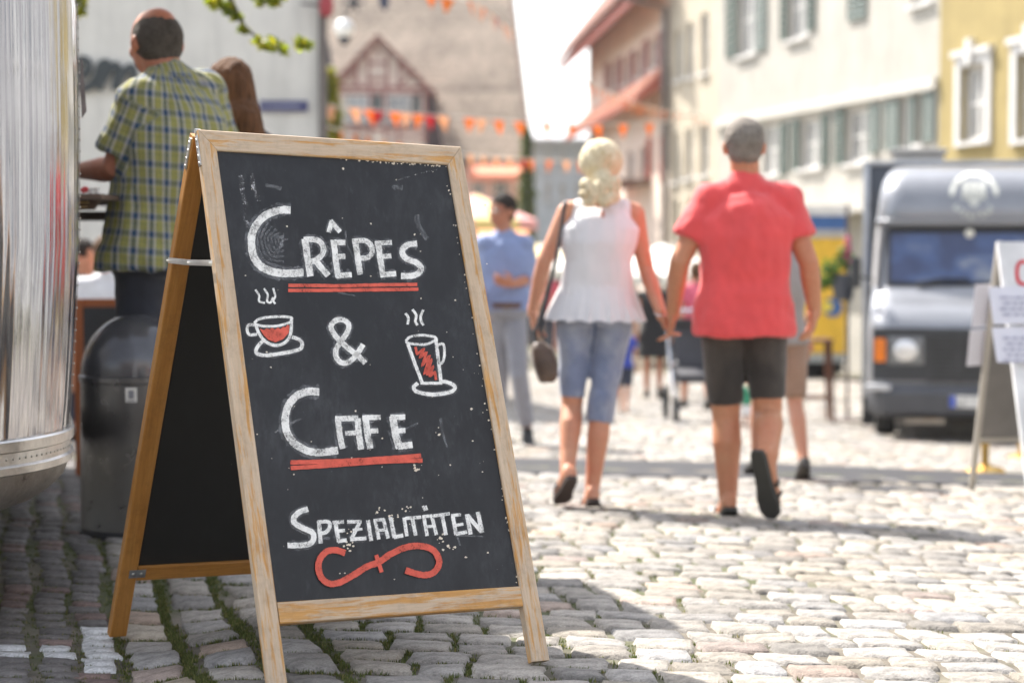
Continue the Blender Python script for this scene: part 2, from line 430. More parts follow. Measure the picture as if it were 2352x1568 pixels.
def slate(name, dusty):
    k = NT(name); v = k.coord((1,1,1)); a = k.noise(v, 5.5, 6, .62, .8); b = k.noise(k.coord((9, 3, 3)), 6, 5, .7); c = k.noise(v, 60, 3, .7)
    wipe = k.noise(k.coord((3.2, 3.2, 2.0)), 1.6, 4, .6, .3)
    base = k.ramp(a, [(.25, (.0060,.0061,.0070)), (.7, (.0095,.0100,.0125))] if dusty else [(.3, (.009,.009,.0085)), (.7, (.014,.014,.013))])
    d = k.math('MULTIPLY', k.ramp(wipe, [(.42, 0), (.75, 1)]), k.ramp(b, [(.35, .15), (.7, 1)]))
    d = k.math('MULTIPLY', d, .12 if dusty else .02)
    streak = k.ramp(k.noise(k.coord((26, 26, 1.4)), 2.2, 6, .7, .25), [(.54, 0), (.80, .10 if dusty else .01)])
    d = k.math('ADD', d, k.math('MULTIPLY', streak, k.ramp(k.noise(v, 3.1, 3), [(.4, .1), (.7, 1)])))
    spk = k.math('MULTIPLY', k.ramp(k.noise(v, 190, 2, .6), [(.73, 0), (.77, 1)]), .30 if dusty else .08)
    d = k.math('ADD', d, k.math('MULTIPLY', spk, k.ramp(k.noise(v, 6, 2), [(.45, 0), (.65, 1)])))
    k.color(k.mix(d, base, (.34,.35,.38))); k.l(k.ramp(a, [(.3, .42), (.7, .62)]), k.b.inputs['Roughness'])
    k.bump(c, .12, .0015); return k.m
M_SLATE, M_SLATE_IN = slate('chalked_slate', True), slate('clean_slate', False)
def chalk(name, col, alpha=1.0, hole=.41, grainy=1.0, emis=0):
    k = NT(name); v = k.coord((1,1,1)); f = k.noise(v, 320, 3, .7); g = k.noise(v, 38, 5, .65); gs = k.noise(k.coord((150, 150, 30)), 1.5, 4, .7)
    hi = col; lo = tuple(c*.74 for c in col)
    k.color(k.mix(k.ramp(g, [(.35, 0), (.65, 1)]), lo, hi)); k.set(Roughness=.95)
    s = k.math('ADD', k.math('MULTIPLY', f, .42), k.math('ADD', k.math('MULTIPLY', g, .35), k.math('MULTIPLY', gs, .25)))
    al = k.math('MULTIPLY', k.ramp(s, [(hole, .25*alpha if alpha == 1 else 0), (hole+.10, 1)]), alpha)
    k.l(al, k.b.inputs['Alpha']); return k.m
CH_W = chalk('white_chalk', (.90,.90,.88)); CH_R = chalk('red_chalk', (.74,.135,.095), hole=.37)
CH_SMEAR = chalk('chalk_smear', (.6,.62,.66), .22, .44); CH_DUST = chalk('chalk_dust', (.7,.7,.72), .85, .52)

v1 = ray(1176+7593, 784+59).normalized()                   # along the ridge, to the right and away
fl, fr = gp(627, 1612), gp(1248, 1556)                     # feet of the front panel
U1 = (v1 - V((0,0,0))).normalized()
up_img = ray(1176-2487, 784-14141).normalized()
UPF = (up_img - U1*up_img.dot(U1)).normalized()            # up the front panel
NF = U1.cross(UPF).normalized()
if NF.y > 0: NF = -NF                                      # faces the street side
O_TL = W(455, 297, 4.93)                                   # outer top-left corner of the front panel
def onboard(px, py, lift=0.0):
    r = ray(px, py); o = V((0,0,ZC)); t = (O_TL - o).dot(NF)/r.dot(NF); return o + r*t + NF*lift
def uv(p): q = p - O_TL; return q.dot(U1), -q.dot(UPF)
def atuv(a, b, lift=0.0): return O_TL + U1*a - UPF*b + NF*lift
wTR = uv(onboard(1060, 340)); wBRf = uv(onboard(1270, 1553)); inner = [uv(onboard(*p)) for p in ((499,345),(1030,377),(1195,1345),(636,1382))]
Wd = wTR[0]; 
print('BOARD', 'W', Wd, 'TR', wTR, 'inner', inner, 'footR', wBRf, 'lean', math.degrees(math.acos(UPF.z)), 'NF', NF[:], 'TLz', O_TL.z - G(O_TL.x, O_TL.y))
board = thing('chalkboard_sign', 'large wooden A-frame chalkboard lettered for crêpes and café in chalk', 'chalkboard', (O_TL.x, O_TL.y+.2, G(O_TL.x, O_TL.y)))
FRAMEK = {}
def rail(parent, name, a, b, n, wid, thick, mat, side_in, miter0=0, miter1=0, label=None):
    """a plank from a to b: width wid towards side_in, thickness thick behind the face; local x runs along the grain"""
    x = (b-a).normalized(); L = (b-a).length; z = n.normalized(); y = z.cross(x).normalized()
    if y.dot(side_in) < 0: y = -y
    sgn = 1 if x.cross(y).dot(z) > 0 else -1
    e = .0025
    m0, m1 = miter0, miter1
    bm = bmesh.new()
    prof = [(0, -e), (e, 0), (wid-e, 0), (wid, -e), (wid, -thick+e), (wid-e, -thick), (e, -thick), (0, -thick+e)]
    nseg = 1
    r0 = [bm.verts.new((m0*p[0]+.0006, p[0], p[1])) for p in prof]; r1 = [bm.verts.new((L - m1*p[0]-.0006, p[0], p[1])) for p in prof]
    for i in range(8): bm.faces.new((r0[i], r0[(i+1)%8], r1[(i+1)%8], r1[i]))
    bm.faces.new(r0[::-1]); bm.faces.new(r1)
    bmesh.ops.recalc_face_normals(bm, faces=bm.faces[:])
    me = bpy.data.meshes.new(name); bm.to_mesh(me); bm.free()
    me.transform(Matrix.Translation((random.uniform(-0,0),0,0)))
    me.materials.append(mat)
    o = bpy.data.objects.new(name, me); C.objects.link(o); o.parent = parent
    R = Matrix((x, y, z)).transposed().to_4x4()
    R.translation = a - ORG[parent]
    if sgn < 0:
        for v in me.vertices: v.co.z = v.co.z
    o.matrix_local = R
    if sgn < 0: 
        pass
    if label: o['label'] = label
    ORG[o] = ORG[parent]; return o
TH = 0.028
ix0, iy0 = inner[0]; ix1 = (inner[1][0]+inner[2][0])/2; iy2 = (inner[2][1]+inner[3][1])/2; ix0 = (inner[0][0]+inner[3][0])/2; iy0 = (inner[0][1]+inner[1][1])/2
rw = ix0; rw2 = Wd - ix1; tw = iy0; bw = .052
LF = max(wBRf[1], uv(onboard(627, 1612))[1])
def foot_len(a):                                            # where a leg meets the paving
    b = 1.0
    while b < 1.8:
        p = atuv(a, b); 
        if p.z <= G(p.x, p.y) + .014: break
        b += .002
    return b
lL, lR = foot_len(rw/2), foot_len(Wd-rw2/2)
rail(board, 'side_rail', atuv(0, 0), atuv(0, lL), NF, rw, TH, W_FRONT, U1, miter0=tw/rw)
rail(board, 'side_rail', atuv(Wd, 0), atuv(Wd, lR), NF, rw2, TH, W_FRONT, -U1, miter0=tw/rw2)
rail(board, 'top_rail', atuv(0, 0), atuv(Wd, 0), NF, tw, TH, W_FRONT, -UPF, miter0=rw/tw, miter1=rw2/tw)
rail(board, 'bottom_rail', atuv(rw+.0006, iy2), atuv(Wd-rw2-.0006, iy2), NF, bw, TH, W_MID, -UPF)
# front slate
mb = MB(); mb.box((atuv(rw-.006, tw-.006)+atuv(Wd-rw2+.006, iy2+.006))/2 - NF*.011, U1*(Wd-rw-rw2+.012)/2, UPF*(iy2-tw+.012)/2, NF*.0035)
slate_f = mb.build('blackboard', M_SLATE, board)
SL = -.0074
# ---- lettering
def zA(p): return (520.6+p[0]*.29288, 428.7+p[1]*.29288)
def zB(p): return (612.5+p[0]*.33212, 857.5+p[1]*.33212)
def catmull(pts, sub=5):
    if len(pts) < 3: 
        a, b = V((*pts[0],0)), V((*pts[1],0)); return [a.lerp(b, i/8) for i in range(9)]
    P = [V((*p,0)) for p in pts]; P = [P[0]*2-P[1]] + P + [P[-1]*2-P[-2]]; out = []
    for i in range(1, len(P)-2):
        for k in range(sub):
            t = k/sub; a, b, c, d = P[i-1:i+3]
            out.append(0.5*((2*b) + (c-a)*t + (2*a-5*b+4*c-d)*t*t + (3*b-a-3*c+d)*t**3))
    out.append(P[-2]); return out
LIFT = [0]
def stroke(mb, pts, wpx, f, smooth=True, jag=.085, lift=None):
    LIFT[0] += 1; l = SL + (.0003 + .00002*LIFT[0] if lift is None else lift)
    P = catmull(pts, 11) if smooth else catmull(pts, 1)
    if not smooth:
        Q = []
        for i in range(len(pts)-1):
            for k in range(12): Q.append(V((*pts[i],0)).lerp(V((*pts[i+1],0)), k/12))
        Q.append(V((*pts[-1],0))); P = Q
    n = len(P); Lr, Rr = [], []
    for i in range(n):
        t = (P[min(i+1,n-1)]-P[max(i-1,0)]).normalized(); s = V((-t.y, t.x, 0))
        j1 = 1+jag*random.uniform(-1,1); j2 = 1+jag*random.uniform(-1,1)
        Lr.append(onboard(*f(P[i]+s*wpx/2*j1), l)); Rr.append(onboard(*f(P[i]-s*wpx/2*j2), l))
    b = len(mb.v); mb.v += Lr + Rr
    for i in range(n-1):
        mb.f.append((b+i, b+i+1, b+n+i+1, b+n+i))
def poly(mb, pts, f):
    LIFT[0] += 1; l = SL + .0003 + .00002*LIFT[0]
    b = len(mb.v); mb.v += [onboard(*f(V((*p,0))), l) for p in pts]; mb.f.append(tuple(range(b, b+len(pts))))
def word(name, strokes, f, mat, halo=True):
    mb = MB()
    for s in strokes: stroke(mb, s[1], s[0], f, smooth=(len(s) < 3))
    o = mb.build(name, mat, slate_f)
    if halo:
        h = MB()
        for s in strokes: stroke(h, s[1], s[0]*1.7, f, smooth=(len(s) < 3), jag=.3, lift=.0001+random.random()*.0002)
        h.build('chalk_smear', CH_SMEAR, slate_f)
S_ = 's'
word('lettering', [
 (60, [(510,175),(440,175),(355,197),(290,235),(235,300),(205,380),(205,470),(225,550),(270,610),(340,650),(430,670),(520,672),(612,665)]),
 (52, [(622,400),(642,550),(666,695)], S_), (44, [(612,408),(690,406),(745,428),(768,480),(752,530),(705,568),(655,585)]), (48, [(690,556),(745,620),(806,690)]),
 (36, [(808,350),(835,258)], S_), (36, [(822,258),(898,348)], S_),
 (46, [(846,408),(864,560),(884,705)], S_), (42, [(826,430),(940,430)], S_), (40, [(872,540),(940,538)], S_), (42, [(868,692),(990,682)], S_),
 (46, [(1014,402),(1038,560),(1056,682)], S_), (40, [(992,420),(1085,415),(1138,448),(1148,510),(1112,548),(1045,556)]),
 (46, [(1196,425),(1214,560),(1236,700)], S_), (36, [(1170,437),(1305,430)], S_), (38, [(1220,542),(1300,534)], S_), (42, [(1216,684),(1338,674)], S_),
 (46, [(1503,438),(1440,446),(1395,475),(1388,520),(1425,560),(1490,585),(1532,625),(1515,668),(1460,692),(1376,692)])], zA, CH_W)
word('underline', [(27, [(492,767),(700,768),(900,771),(1100,765),(1300,762),(1503,760)]), (27, [(490,806),(700,806),(900,804),(1100,802),(1300,800),(1512,796)])], zA, CH_R, False)
word('lettering', [(42, [(1095,1378),(1040,1318),(1000,1290),(900,1205),(840,1130),(828,1080),(870,1040),(930,1040),(965,1080),(950,1140),(900,1210),(865,1270),(870,1335),(915,1375),(980,1358),(1040,1290),(1078,1228)])], zA, CH_W)
word('cup_drawing', [
 (16, [(232,800),(262,845),(262,890),(308,905)]), (16, [(300,790),(330,840),(325,890),(352,900),(372,860)]), (16, [(372,788),(388,850),(374,885),(388,912)]),
 (20, [(222,1062),(270,1028),(390,1012),(510,1018),(505,1055),(400,1085),(290,1085),(222,1068)]), (24, [(234,1070),(260,1140),(310,1205),(390,1237),(465,1215),(508,1150),(516,1030)]),
 (22, [(238,1078),(180,1078),(168,1118),(188,1153),(246,1150)]), (28, [(292,1200),(246,1255),(246,1300),(335,1314),(560,1275),(600,1235),(580,1195),(520,1172)])], zA, CH_W)
word('cup_drawing', [
 (20, [(1410,985),(1432,1020),(1428,1074)]), (20, [(1465,955),(1494,1000),(1488,1050),(1505,1080)]), (20, [(1550,958),(1530,1010),(1534,1050),(1552,1080)]),
 (20, [(1412,1205),(1450,1170),(1540,1158),(1640,1172),(1638,1200),(1560,1230),(1440,1222),(1412,1205)]), (26, [(1424,1212),(1480,1370),(1542,1530)], S_), (26, [(1648,1180),(1668,1350),(1690,1530)], S_),
 (20, [(1662,1236),(1706,1228),(1716,1300),(1704,1365),(1680,1384)]), (22, [(1528,1534),(1700,1534)], S_)], zA, CH_W)
word('cup_drawing', [(26, [(1052,60),(1024,90),(1050,122),(1160,140),(1280,122),(1308,86),(1260,56),(1215,50)])], zB, CH_W)
mb = MB(); poly(mb, [(265,1105),(300,1118),(320,1104),(345,1112),(362,1098),(384,1114),(410,1098),(430,1110),(448,1092),(468,1096),(484,1076),(500,1082),(494,1140),(450,1188),(390,1213),(335,1195),(295,1155)], zA); mb.build('cup_filling', CH_R, slate_f)
word('cup_filling', [(20, [(1488,1250),(1500,1306),(1555,1265),(1522,1335),(1575,1290),(1540,1400),(1600,1315),(1558,1465),(1615,1345),(1580,1472),(1628,1400),(1600,1482),(1640,1445),(1650,1508)], S_)], zA, CH_R, False)
word('lettering', [
 (52, [(370,122),(290,120),(210,152),(155,220),(135,300),(140,380),(175,450),(230,500),(300,532),(380,540),(500,526)]),
 (40, [(497,300),(512,420),(532,515)], S_), (38, [(480,308),(640,303)], S_), (42, [(634,305),(645,420),(660,520)], S_), (32, [(548,408),(645,404)], S_),
 (44, [(688,295),(705,420),(724,515)], S_), (34, [(668,300),(795,298)], S_), (34, [(705,394),(778,390)], S_),
 (50, [(878,290),(898,420),(925,512)], S_), (38, [(862,298),(965,296)], S_), (34, [(905,392),(966,388)], S_), (46, [(915,500),(1015,486)], S_)], zB, CH_W)
word('underline', [(30, [(170,610),(400,604),(620,595),(850,580),(1074,562)]), (30, [(172,648),(400,634),(620,617),(850,603),(1084,596)])], zB, CH_R, False)
word('lettering', [
 (38, [(292,932),(235,952),(195,990),(200,1030),(260,1065),(322,1095),(328,1145),(285,1178),(150,1184)]),
 (28, [(366,1015),(380,1170)], S_), (26, [(358,1022),(430,1020),(442,1055),(415,1092),(370,1102)]),
 (28, [(477,1012),(505,1160)], S_), (24, [(462,1026),(540,1020)], S_), (24, [(487,1085),(548,1080)], S_), (26, [(498,1155),(560,1146)], S_),
 (24, [(562,1022),(662,1018)], S_), (26, [(650,1022),(592,1138)], S_), (26, [(582,1142),(696,1134)], S_), (18, [(600,1076),(668,1070)], S_),
 (26, [(706,1008),(730,1152)], S_),
 (24, [(755,1008),(782,1142)], S_), (22, [(745,1012),(820,1003)], S_), (24, [(812,1000),(846,1136)], S_), (20, [(775,1080),(830,1076)], S_),
 (28, [(862,988),(890,1132)], S_), (26, [(885,1128),(950,1114)], S_), (24, [(956,990),(976,1120)], S_),
 (22, [(966,996),(1075,988)], S_), (26, [(1012,990),(1036,1116)], S_),
 (24, [(1092,985),(1116,1118)], S_), (22, [(1082,986),(1152,978)], S_), (24, [(1146,976),(1180,1112)], S_), (20, [(1108,1055),(1166,1050)], S_),
 (16, [(1086,910),(1100,944)], S_), (14, [(1105,908),(1116,940)], S_),
 (22, [(1160,980),(1272,964)], S_), (26, [(1218,972),(1246,1112)], S_),
 (26, [(1292,972),(1316,1112)], S_), (22, [(1282,978),(1350,971)], S_), (20, [(1304,1046),(1366,1036)], S_), (24, [(1312,1106),(1392,1090)], S_),
 (28, [(1390,968),(1416,1108)], S_), (28, [(1392,975),(1492,1090)], S_), (28, [(1466,952),(1496,1096)], S_)], zB, CH_W)
word('ornament', [(44, [(548,1237),(480,1217),(420,1227),(375,1275),(362,1340),(385,1410),(440,1448),(510,1440),(600,1392),(700,1330),(780,1300),(870,1240),(980,1195),(1080,1190),(1160,1220),(1197,1290),(1180,1350),(1130,1385),(1060,1385),(965,1357)]), (28, [(762,1250),(800,1370)], S_)], zB, CH_R, False)
# faint wiped chalk, drips and paint chips
for k in range(13):
    y = random.uniform(400, 1330); tq = (y-345)/1037; x = random.uniform(530+137*tq, 980+150*tq); mb = MB()
    a = random.uniform(-.5, .3) + (math.pi/2 if random.random() < .6 else 0); L = random.uniform(20, 80)
    stroke(mb, [(x, y), (x+math.cos(a)*L*.5+random.uniform(-8,8), y+math.sin(a)*L*.5), (x+math.cos(a)*L, y+math.sin(a)*L)], random.uniform(3, 12), lambda p: (p[0], p[1]), jag=.4, lift=.0001+k*.000004)
    mb.build('chalk_smear', CH_SMEAR, slate_f)
for q in range(7):
    mb = MB(); stroke(mb, [(610+q*9, 500+q*8),(594+q*8, 545),(612+q*6, 595-q*6),(655, 612-q*13)], 5, lambda p: (p[0], p[1]), jag=.5, lift=.00022+q*.000004); mb.build('chalk_smear', CH_SMEAR, slate_f)
for (x0,y0,x1,y1,wd) in ((556,400,568,475,11),(580,395,598,460,9),(560,470,572,520,8)):
    mb = MB(); stroke(mb, [(x0,y0),((x0+x1)/2-3,(y0+y1)/2),(x1,y1)], wd, lambda p: (p[0], p[1]), jag=.5, lift=.0002); mb.build('chalk_scribble', CH_DUST, slate_f)
mb = MB(); stroke(mb, [(912,412),(960,398),(1010,386)], 2.2, lambda p: (p[0], p[1]), jag=.6, lift=.0002); mb.build('chalk_scribble', CH_DUST, slate_f)
mb = MB()
def chip(x, y, r, lift=.0004):
    n = random.randint(5, 8); b = len(mb.v)
    mb.v += [onboard(x+math.cos(2*math.pi*i/n)*r*random.uniform(.5,1.3), y+math.sin(2*math.pi*i/n)*r*random.uniform(.5,1.2), SL+lift) for i in range(n)]; mb.f.append(tuple(range(b, b+n)))
for k in range(70):
    t = random.random(); chip(499+ (1195-499)*random.random()*.9+20*t, 380+940*t, abs(random.gauss(0, 1.2))+.5)
for k in range(14): chip(random.uniform(1050,1060) if k < 4 else random.uniform(640, 1150), random.uniform(395,500) if k < 4 else random.uniform(440,1330), random.uniform(1.2, 3.2))
for (cx_, cy_, n_) in ((802,1250,9),(812,1215,7),(905,1190,6),(1015,1240,9),(1035,1250,5),(960,1070,6),(1010,985,4),(935,1165,6),(880,1170,5)):
    for k in range(n_): chip(cx_+random.gauss(0,7), cy_+random.gauss(0,6), random.uniform(1, 4))
for k in range(40): t = random.random()**.7; chip(760+270*t, 361+16.5*t+random.uniform(-1, 4), random.uniform(1.2, 3))
for k in range(34): t = random.random(); chip(1030+165*t-2+random.uniform(-4,2), 400+940*t, random.uniform(1, 2.6))
mb.build('paint_chips', M('chip_white', (.74,.66,.54), .8, scale=80), slate_f)['kind'] = 'stuff'
# ---- back panel: leans the other way from the ridge
RB = atuv(0, 0) - NF*(TH+.006); RB2 = atuv(Wd, 0) - NF*(TH+.006)
bl = gp(258, 1484); br = bl + (gp(800, 1428) - bl)
rb_ = ray(268, 1482); DB = V((0,0,ZC)) + rb_*((RB + U1*.025 - V((0,0,ZC))).dot(U1)/rb_.dot(U1)) - RB - U1*.025
print('BACKFOOT z over ground', (RB+DB).z - G((RB+DB).x, (RB+DB).y), DB.length); DB.normalize(); NB = U1.cross(DB).normalized()
if NB.dot(NF) < 0: NB = -NB                                # face seen between the legs
def bk(a, b, lift=0): return RB + U1*a + DB*b + NB*lift
def foot_len_b(a):
    b = 1.0
    while b < 1.8:
        p = bk(a, b)
        if p.z <= G(p.x, p.y) + .014: break
        b += .002
    return b
bL, bR = foot_len_b(.02), foot_len_b(Wd-.02); rbw = .05
crossb = (onboard(0,0),)
rail(board, 'side_rail', bk(0, .004), bk(0, bL), NB, rbw, TH, W_SIDE, U1, miter0=0)
rail(board, 'side_rail', bk(Wd, .004), bk(Wd, bR), NB, rbw, TH, W_SIDE, -U1, miter0=0)
rail(board, 'top_rail', bk(rbw+.0006, .004), bk(Wd-rbw-.0006, .004), NB, .05, TH, W_SIDE, DB)
def on_back(px, py):
    r = ray(px, py); o = V((0,0,ZC)); t = (RB-o).dot(NB)/r.dot(NB); q = o+r*t-RB; return q.dot(U1), q.dot(DB)
cb0 = on_back(310, 1303)[1]; cbw = on_back(310, 1334)[1]-cb0
print('BACK', bL, bR, 'cb', cb0, cbw, on_back(310,1303), on_back(460,455))
rail(board, 'bottom_rail', bk(rbw+.0006, cb0), bk(Wd-rbw-.0006, cb0), NB, max(.04, min(.06, cbw)), TH, W_SIDE, DB)
mb = MB(); mb.box(bk(Wd/2, (cb0+.05)/2, -.014), U1*(Wd/2-rbw+.006), DB*((cb0-.05)/2+.008), NB*.004); mb.build('blackboard', M_SLATE_IN, board)
# ---- fittings
M_STEEL = M('galvanised', (.62,.61,.58), .32, .9, var=.2, scale=30, bump=.2, bscale=120)
mb = MB()
def plate(mb, c, x, y, n, t=.0016): mb.bbox(c+n*t, x, y, n*t, .0008)
mb2 = MB()
for (base, dn, nn) in ((atuv(0, 0), -UPF, NF), (bk(0, 0), DB, NB)):
    s = base - U1*.0016 + dn*.055 - nn*.013
    mb.bbox(s, dn*.042, nn*.0075, U1*.0016, .0007)
    for q in (-.03, -.008, .014, .034): mb.ell(s + dn*q - U1*.002, dn*.0045, nn*.0045, U1*.0025, 8, 6)
mb.tube([atuv(0,0)-U1*.002-NF*(TH/2+.004)+UPF*.003, atuv(0,0)+U1*.012-NF*(TH/2+.004)+UPF*.003], .007, 10)
mb.build('hinge', M_STEEL, board, 40)
mb = MB(); a_ = on_back(386, 602); b_ = uv(onboard(486, 600))
pA = bk(-.003, a_[1], -.012); pB = atuv(-.003, b_[1], -.012); mid = pA.lerp(pB, .5) + V((0,0,-.002))
for (p, q) in ((pA, mid), (mid, pB)):
    dd = (q-p).normalized(); mb.bbox((p+q)/2 - U1*(.0015 if p is pA else .0035), dd*((q-p).length/2+.006), U1*.0009, dd.cross(U1)*.0075, .0004)
for p in (pA, mid, pB): mb.ell(p - U1*.005, U1*.003, V((.004,0,0)), V((0,0,.004)), 8, 6)
mb.build('stay_bar', M('stay_aluminium', (.8,.79,.76), .3, .85, var=.08, scale=20), board, 40)
mb = MB(); pc = bk(rbw, cb0+.02, .0)
mb.bbox(pc + NB*.001, U1*.024, DB*.0125, NB*.001, .0006)
mb.build('corner_bracket', M('bracket_zinc', (.36,.38,.40), .45, .8, var=.2, scale=40), board, 40)
mb = MB()
for q in (-.013, .011): mb.ell(pc + U1*q + NB*.0022, U1*.0042, DB*.0042, NB*.0022, 10, 6)
mb.build('screw', M_STEEL, board, 40)
# ------------------------------------------------------------------ buildings
def mat_plaster(name, col, scale=1.5, bump=.35):
    if name in MATS: return MATS[name]
    k = NT(name); v = k.coord((1,1,1)); f = k.noise(v, scale, 6, .65); g = k.noise(k.coord((3,3,.35)), 2.0, 5, .6); h = k.noise(v, 28, 5, .7)
    lo = tuple(c*.84 for c in col); hi = tuple(min(1, c*1.08) for c in col)
    c = k.mix(1.0, k.ramp(f, [(.3, lo), (.7, hi)]), k.ramp(g, [(.3, .84), (.55, 1.0)]), 'MULTIPLY')
    k.color(c); k.set(Roughness=.92); k.bump(h, bump, .02); MATS[name] = k.m; return k.m
def mat_glass(name='window_glass', tint=(.30,.33,.36)):
    if name in MATS: return MATS[name]
    k = NT(name); f = k.noise(k.coord((1.5,1.5,.5)), 1.5, 3); k.color(k.ramp(f, [(.35, tuple(c*.45 for c in tint)), (.65, tint)])); k.set(Roughness=.12); k.b.inputs['Specular IOR Level'].default_value = .7
    MATS[name] = k.m; return k.m
GLASS = mat_glass(); GLASS_PALE = mat_glass('curtained_glass', (.42,.42,.41))  # curtained_glass: light curtains and reflected sky both put into its pale colour
WHITE_T = M('white_trim', (.60,.59,.57), .6, var=.08, scale=4); ROOF_RED = M('roof_brown', (.20,.085,.06), .8, var=.35, scale=3, bump=.6, bscale=20, bdist=.03)
DOWN = M('downpipe_zinc', (.16,.14,.13), .5, .4, var=.2)
UPZ = V((0,0,1))
class Facade:
    """upright wall along a line on the ground; pixel() turns picture positions into (s, z) on it"""
    def __init__(s, p, d, n):
        s.p = V((p[0], p[1], 0)); s.d = V((d[0], d[1], 0)).normalized(); s.n = V((n[0], n[1], 0)).normalized()
    def sz(s, px, py):
        r = ray(px, py); o = V((0,0,ZC)); t = (s.p-o).dot(s.n)/r.dot(s.n); q = o+r*t; return (q-s.p).dot(s.d), q.z
    def at(s, a, z, out=0): q = s.p + s.d*a + s.n*out; return V((q.x, q.y, z))
    def box(s, mb, a0, a1, z0, z1, n0, n1):
        return mb.box(s.at((a0+a1)/2, (z0+z1)/2, (n0+n1)/2), s.d*(a1-a0)/2, s.n*(n1-n0)/2, UPZ*(z1-z0)/2)
    def rect(s, x0, x1, y0, y1):
        xm = (x0+x1)/2; a = sorted((s.sz(x0, y0)[0], s.sz(x1, y0)[0])); z1 = s.sz(xm, y0)[1]; z0 = s.sz(xm, y1)[1]; return a[0], a[1], z0, z1
    def wall(s, parent, a0, a1, z0, z1, mat, openings=(), depth=.18, body=8, name='wall', gable=None):
        mb = MB(); A = sorted({a0, a1, *[o[0] for o in openings], *[o[1] for o in openings]}); Z = sorted({z0, z1, *[o[2] for o in openings], *[o[3] for o in openings]})
        for i in range(len(A)-1):
            for j in range(len(Z)-1):
                ca, cz = (A[i]+A[i+1])/2, (Z[j]+Z[j+1])/2
                if any(o[0] < ca < o[1] and o[2] < cz < o[3] for o in openings): continue
                mb.add([s.at(A[i], Z[j]), s.at(A[i+1], Z[j]), s.at(A[i+1], Z[j+1]), s.at(A[i], Z[j+1])], [(0,1,2,3)])
        for (x0, x1, y0, y1) in openings:
            for (p, q) in (((x0,y0),(x1,y0)), ((x1,y0),(x1,y1)), ((x1,y1),(x0,y1)), ((x0,y1),(x0,y0))):
                mb.add([s.at(p[0],p[1]), s.at(q[0],q[1]), s.at(q[0],q[1],-depth), s.at(p[0],p[1],-depth)], [(0,1,2,3)])
            mb.add([s.at(x0,y0,-depth), s.at(x1,y0,-depth), s.at(x1,y1,-depth), s.at(x0,y1,-depth)], [(0,1,2,3)])
        b = -body
        mb.add([s.at(a0,z0), s.at(a0,z1), s.at(a0,z1,b), s.at(a0,z0,b)], [(0,1,2,3)]); mb.add([s.at(a1,z0), s.at(a1,z1), s.at(a1,z1,b), s.at(a1,z0,b)], [(0,1,2,3)])
        mb.add([s.at(a0,z0,b), s.at(a1,z0,b), s.at(a1,z1,b), s.at(a0,z1,b)], [(0,1,2,3)]); mb.add([s.at(a0,z1), s.at(a1,z1), s.at(a1,z1,b), s.at(a0,z1,b)], [(0,1,2,3)])
        return mb.build(name, mat, parent)
    def window(s, parent, x0, x1, z0, z1, frame=.06, cols=2, rows=2, glass=None, sill=True, surround=0, fm=None, depth=.14):
        mb = MB(); n0, n1 = -depth, -depth+.05
        s.box(mb, x0, x0+frame, z0, z1, n0, n1); s.box(mb, x1-frame, x1, z0, z1, n0, n1)
        s.box(mb, x0+frame, x1-frame, z0, z0+frame, n0, n1); s.box(mb, x0+frame, x1-frame, z1-frame, z1, n0, n1)
        for c in range(1, cols): q = x0+(x1-x0)*c/cols; s.box(mb, q-frame*.45, q+frame*.45, z0+frame, z1-frame, n0+.003, n1-.003)
        for r in range(1, rows):
            q = z0+(z1-z0)*r/rows
            for c in range(cols):
                l = x0+(x1-x0)*c/cols + frame*.46; rr = x0+(x1-x0)*(c+1)/cols - frame*.46; s.box(mb, l+.003, rr-.003, q-frame*.3, q+frame*.3, n0+.006, n1-.006)
        w = mb.build('window', fm or WHITE_T, parent)
        g = MB(); s.box(g, x0+frame*.6, x1-frame*.6, z0+frame*.6, z1-frame*.6, n0+.012, n0+.02); g.build('pane', glass or GLASS, w)
        if sill: m = MB(); s.box(m, x0-.06, x1+.06, z0-.07, z0-.003, -depth+.02, .09); m.build('sill', fm or WHITE_T, w)
        if surround:
            m = MB(); u = surround
            s.box(m, x0-u, x0-.003, z0-.08, z1+u, .003, .06); s.box(m, x1+.003, x1+u, z0-.08, z1+u, .003, .06); s.box(m, x0, x1, z1+.003, z1+u, .003, .055)
            s.box(m, x0-u*1.3, x1+u*1.3, z1+u+.003, z1+u+.10, .003, .12); s.box(m, (x0+x1)/2-.09, (x0+x1)/2+.09, z1+.02, z1+u+.26, .058, .15)
            m.build('window_surround', fm or WHITE_T, w)
        return w
    def shutter(s, parent, x0, x1, z0, z1, mat, slats=9):
        m = MB(); e = min(.05, (x1-x0)*.15)
        s.box(m, x0, x0+e, z0, z1, .02, .06); s.box(m, x1-e, x1, z0, z1, .02, .06); s.box(m, x0+e, x1-e, z0, z0+e, .021, .059); s.box(m, x0+e, x1-e, z1-e, z1, .021, .059)
        h = (z1-z0-2*e)/slats
        for k in range(slats):
            zc = z0+e+h*(k+.5); m.box(s.at((x0+x1)/2, zc, .04), s.d*((x1-x0)/2-e-.002), s.n*.012+UPZ*(-h*.32), s.n*.004+UPZ*.003)
        return m.build('shutter', mat, parent)
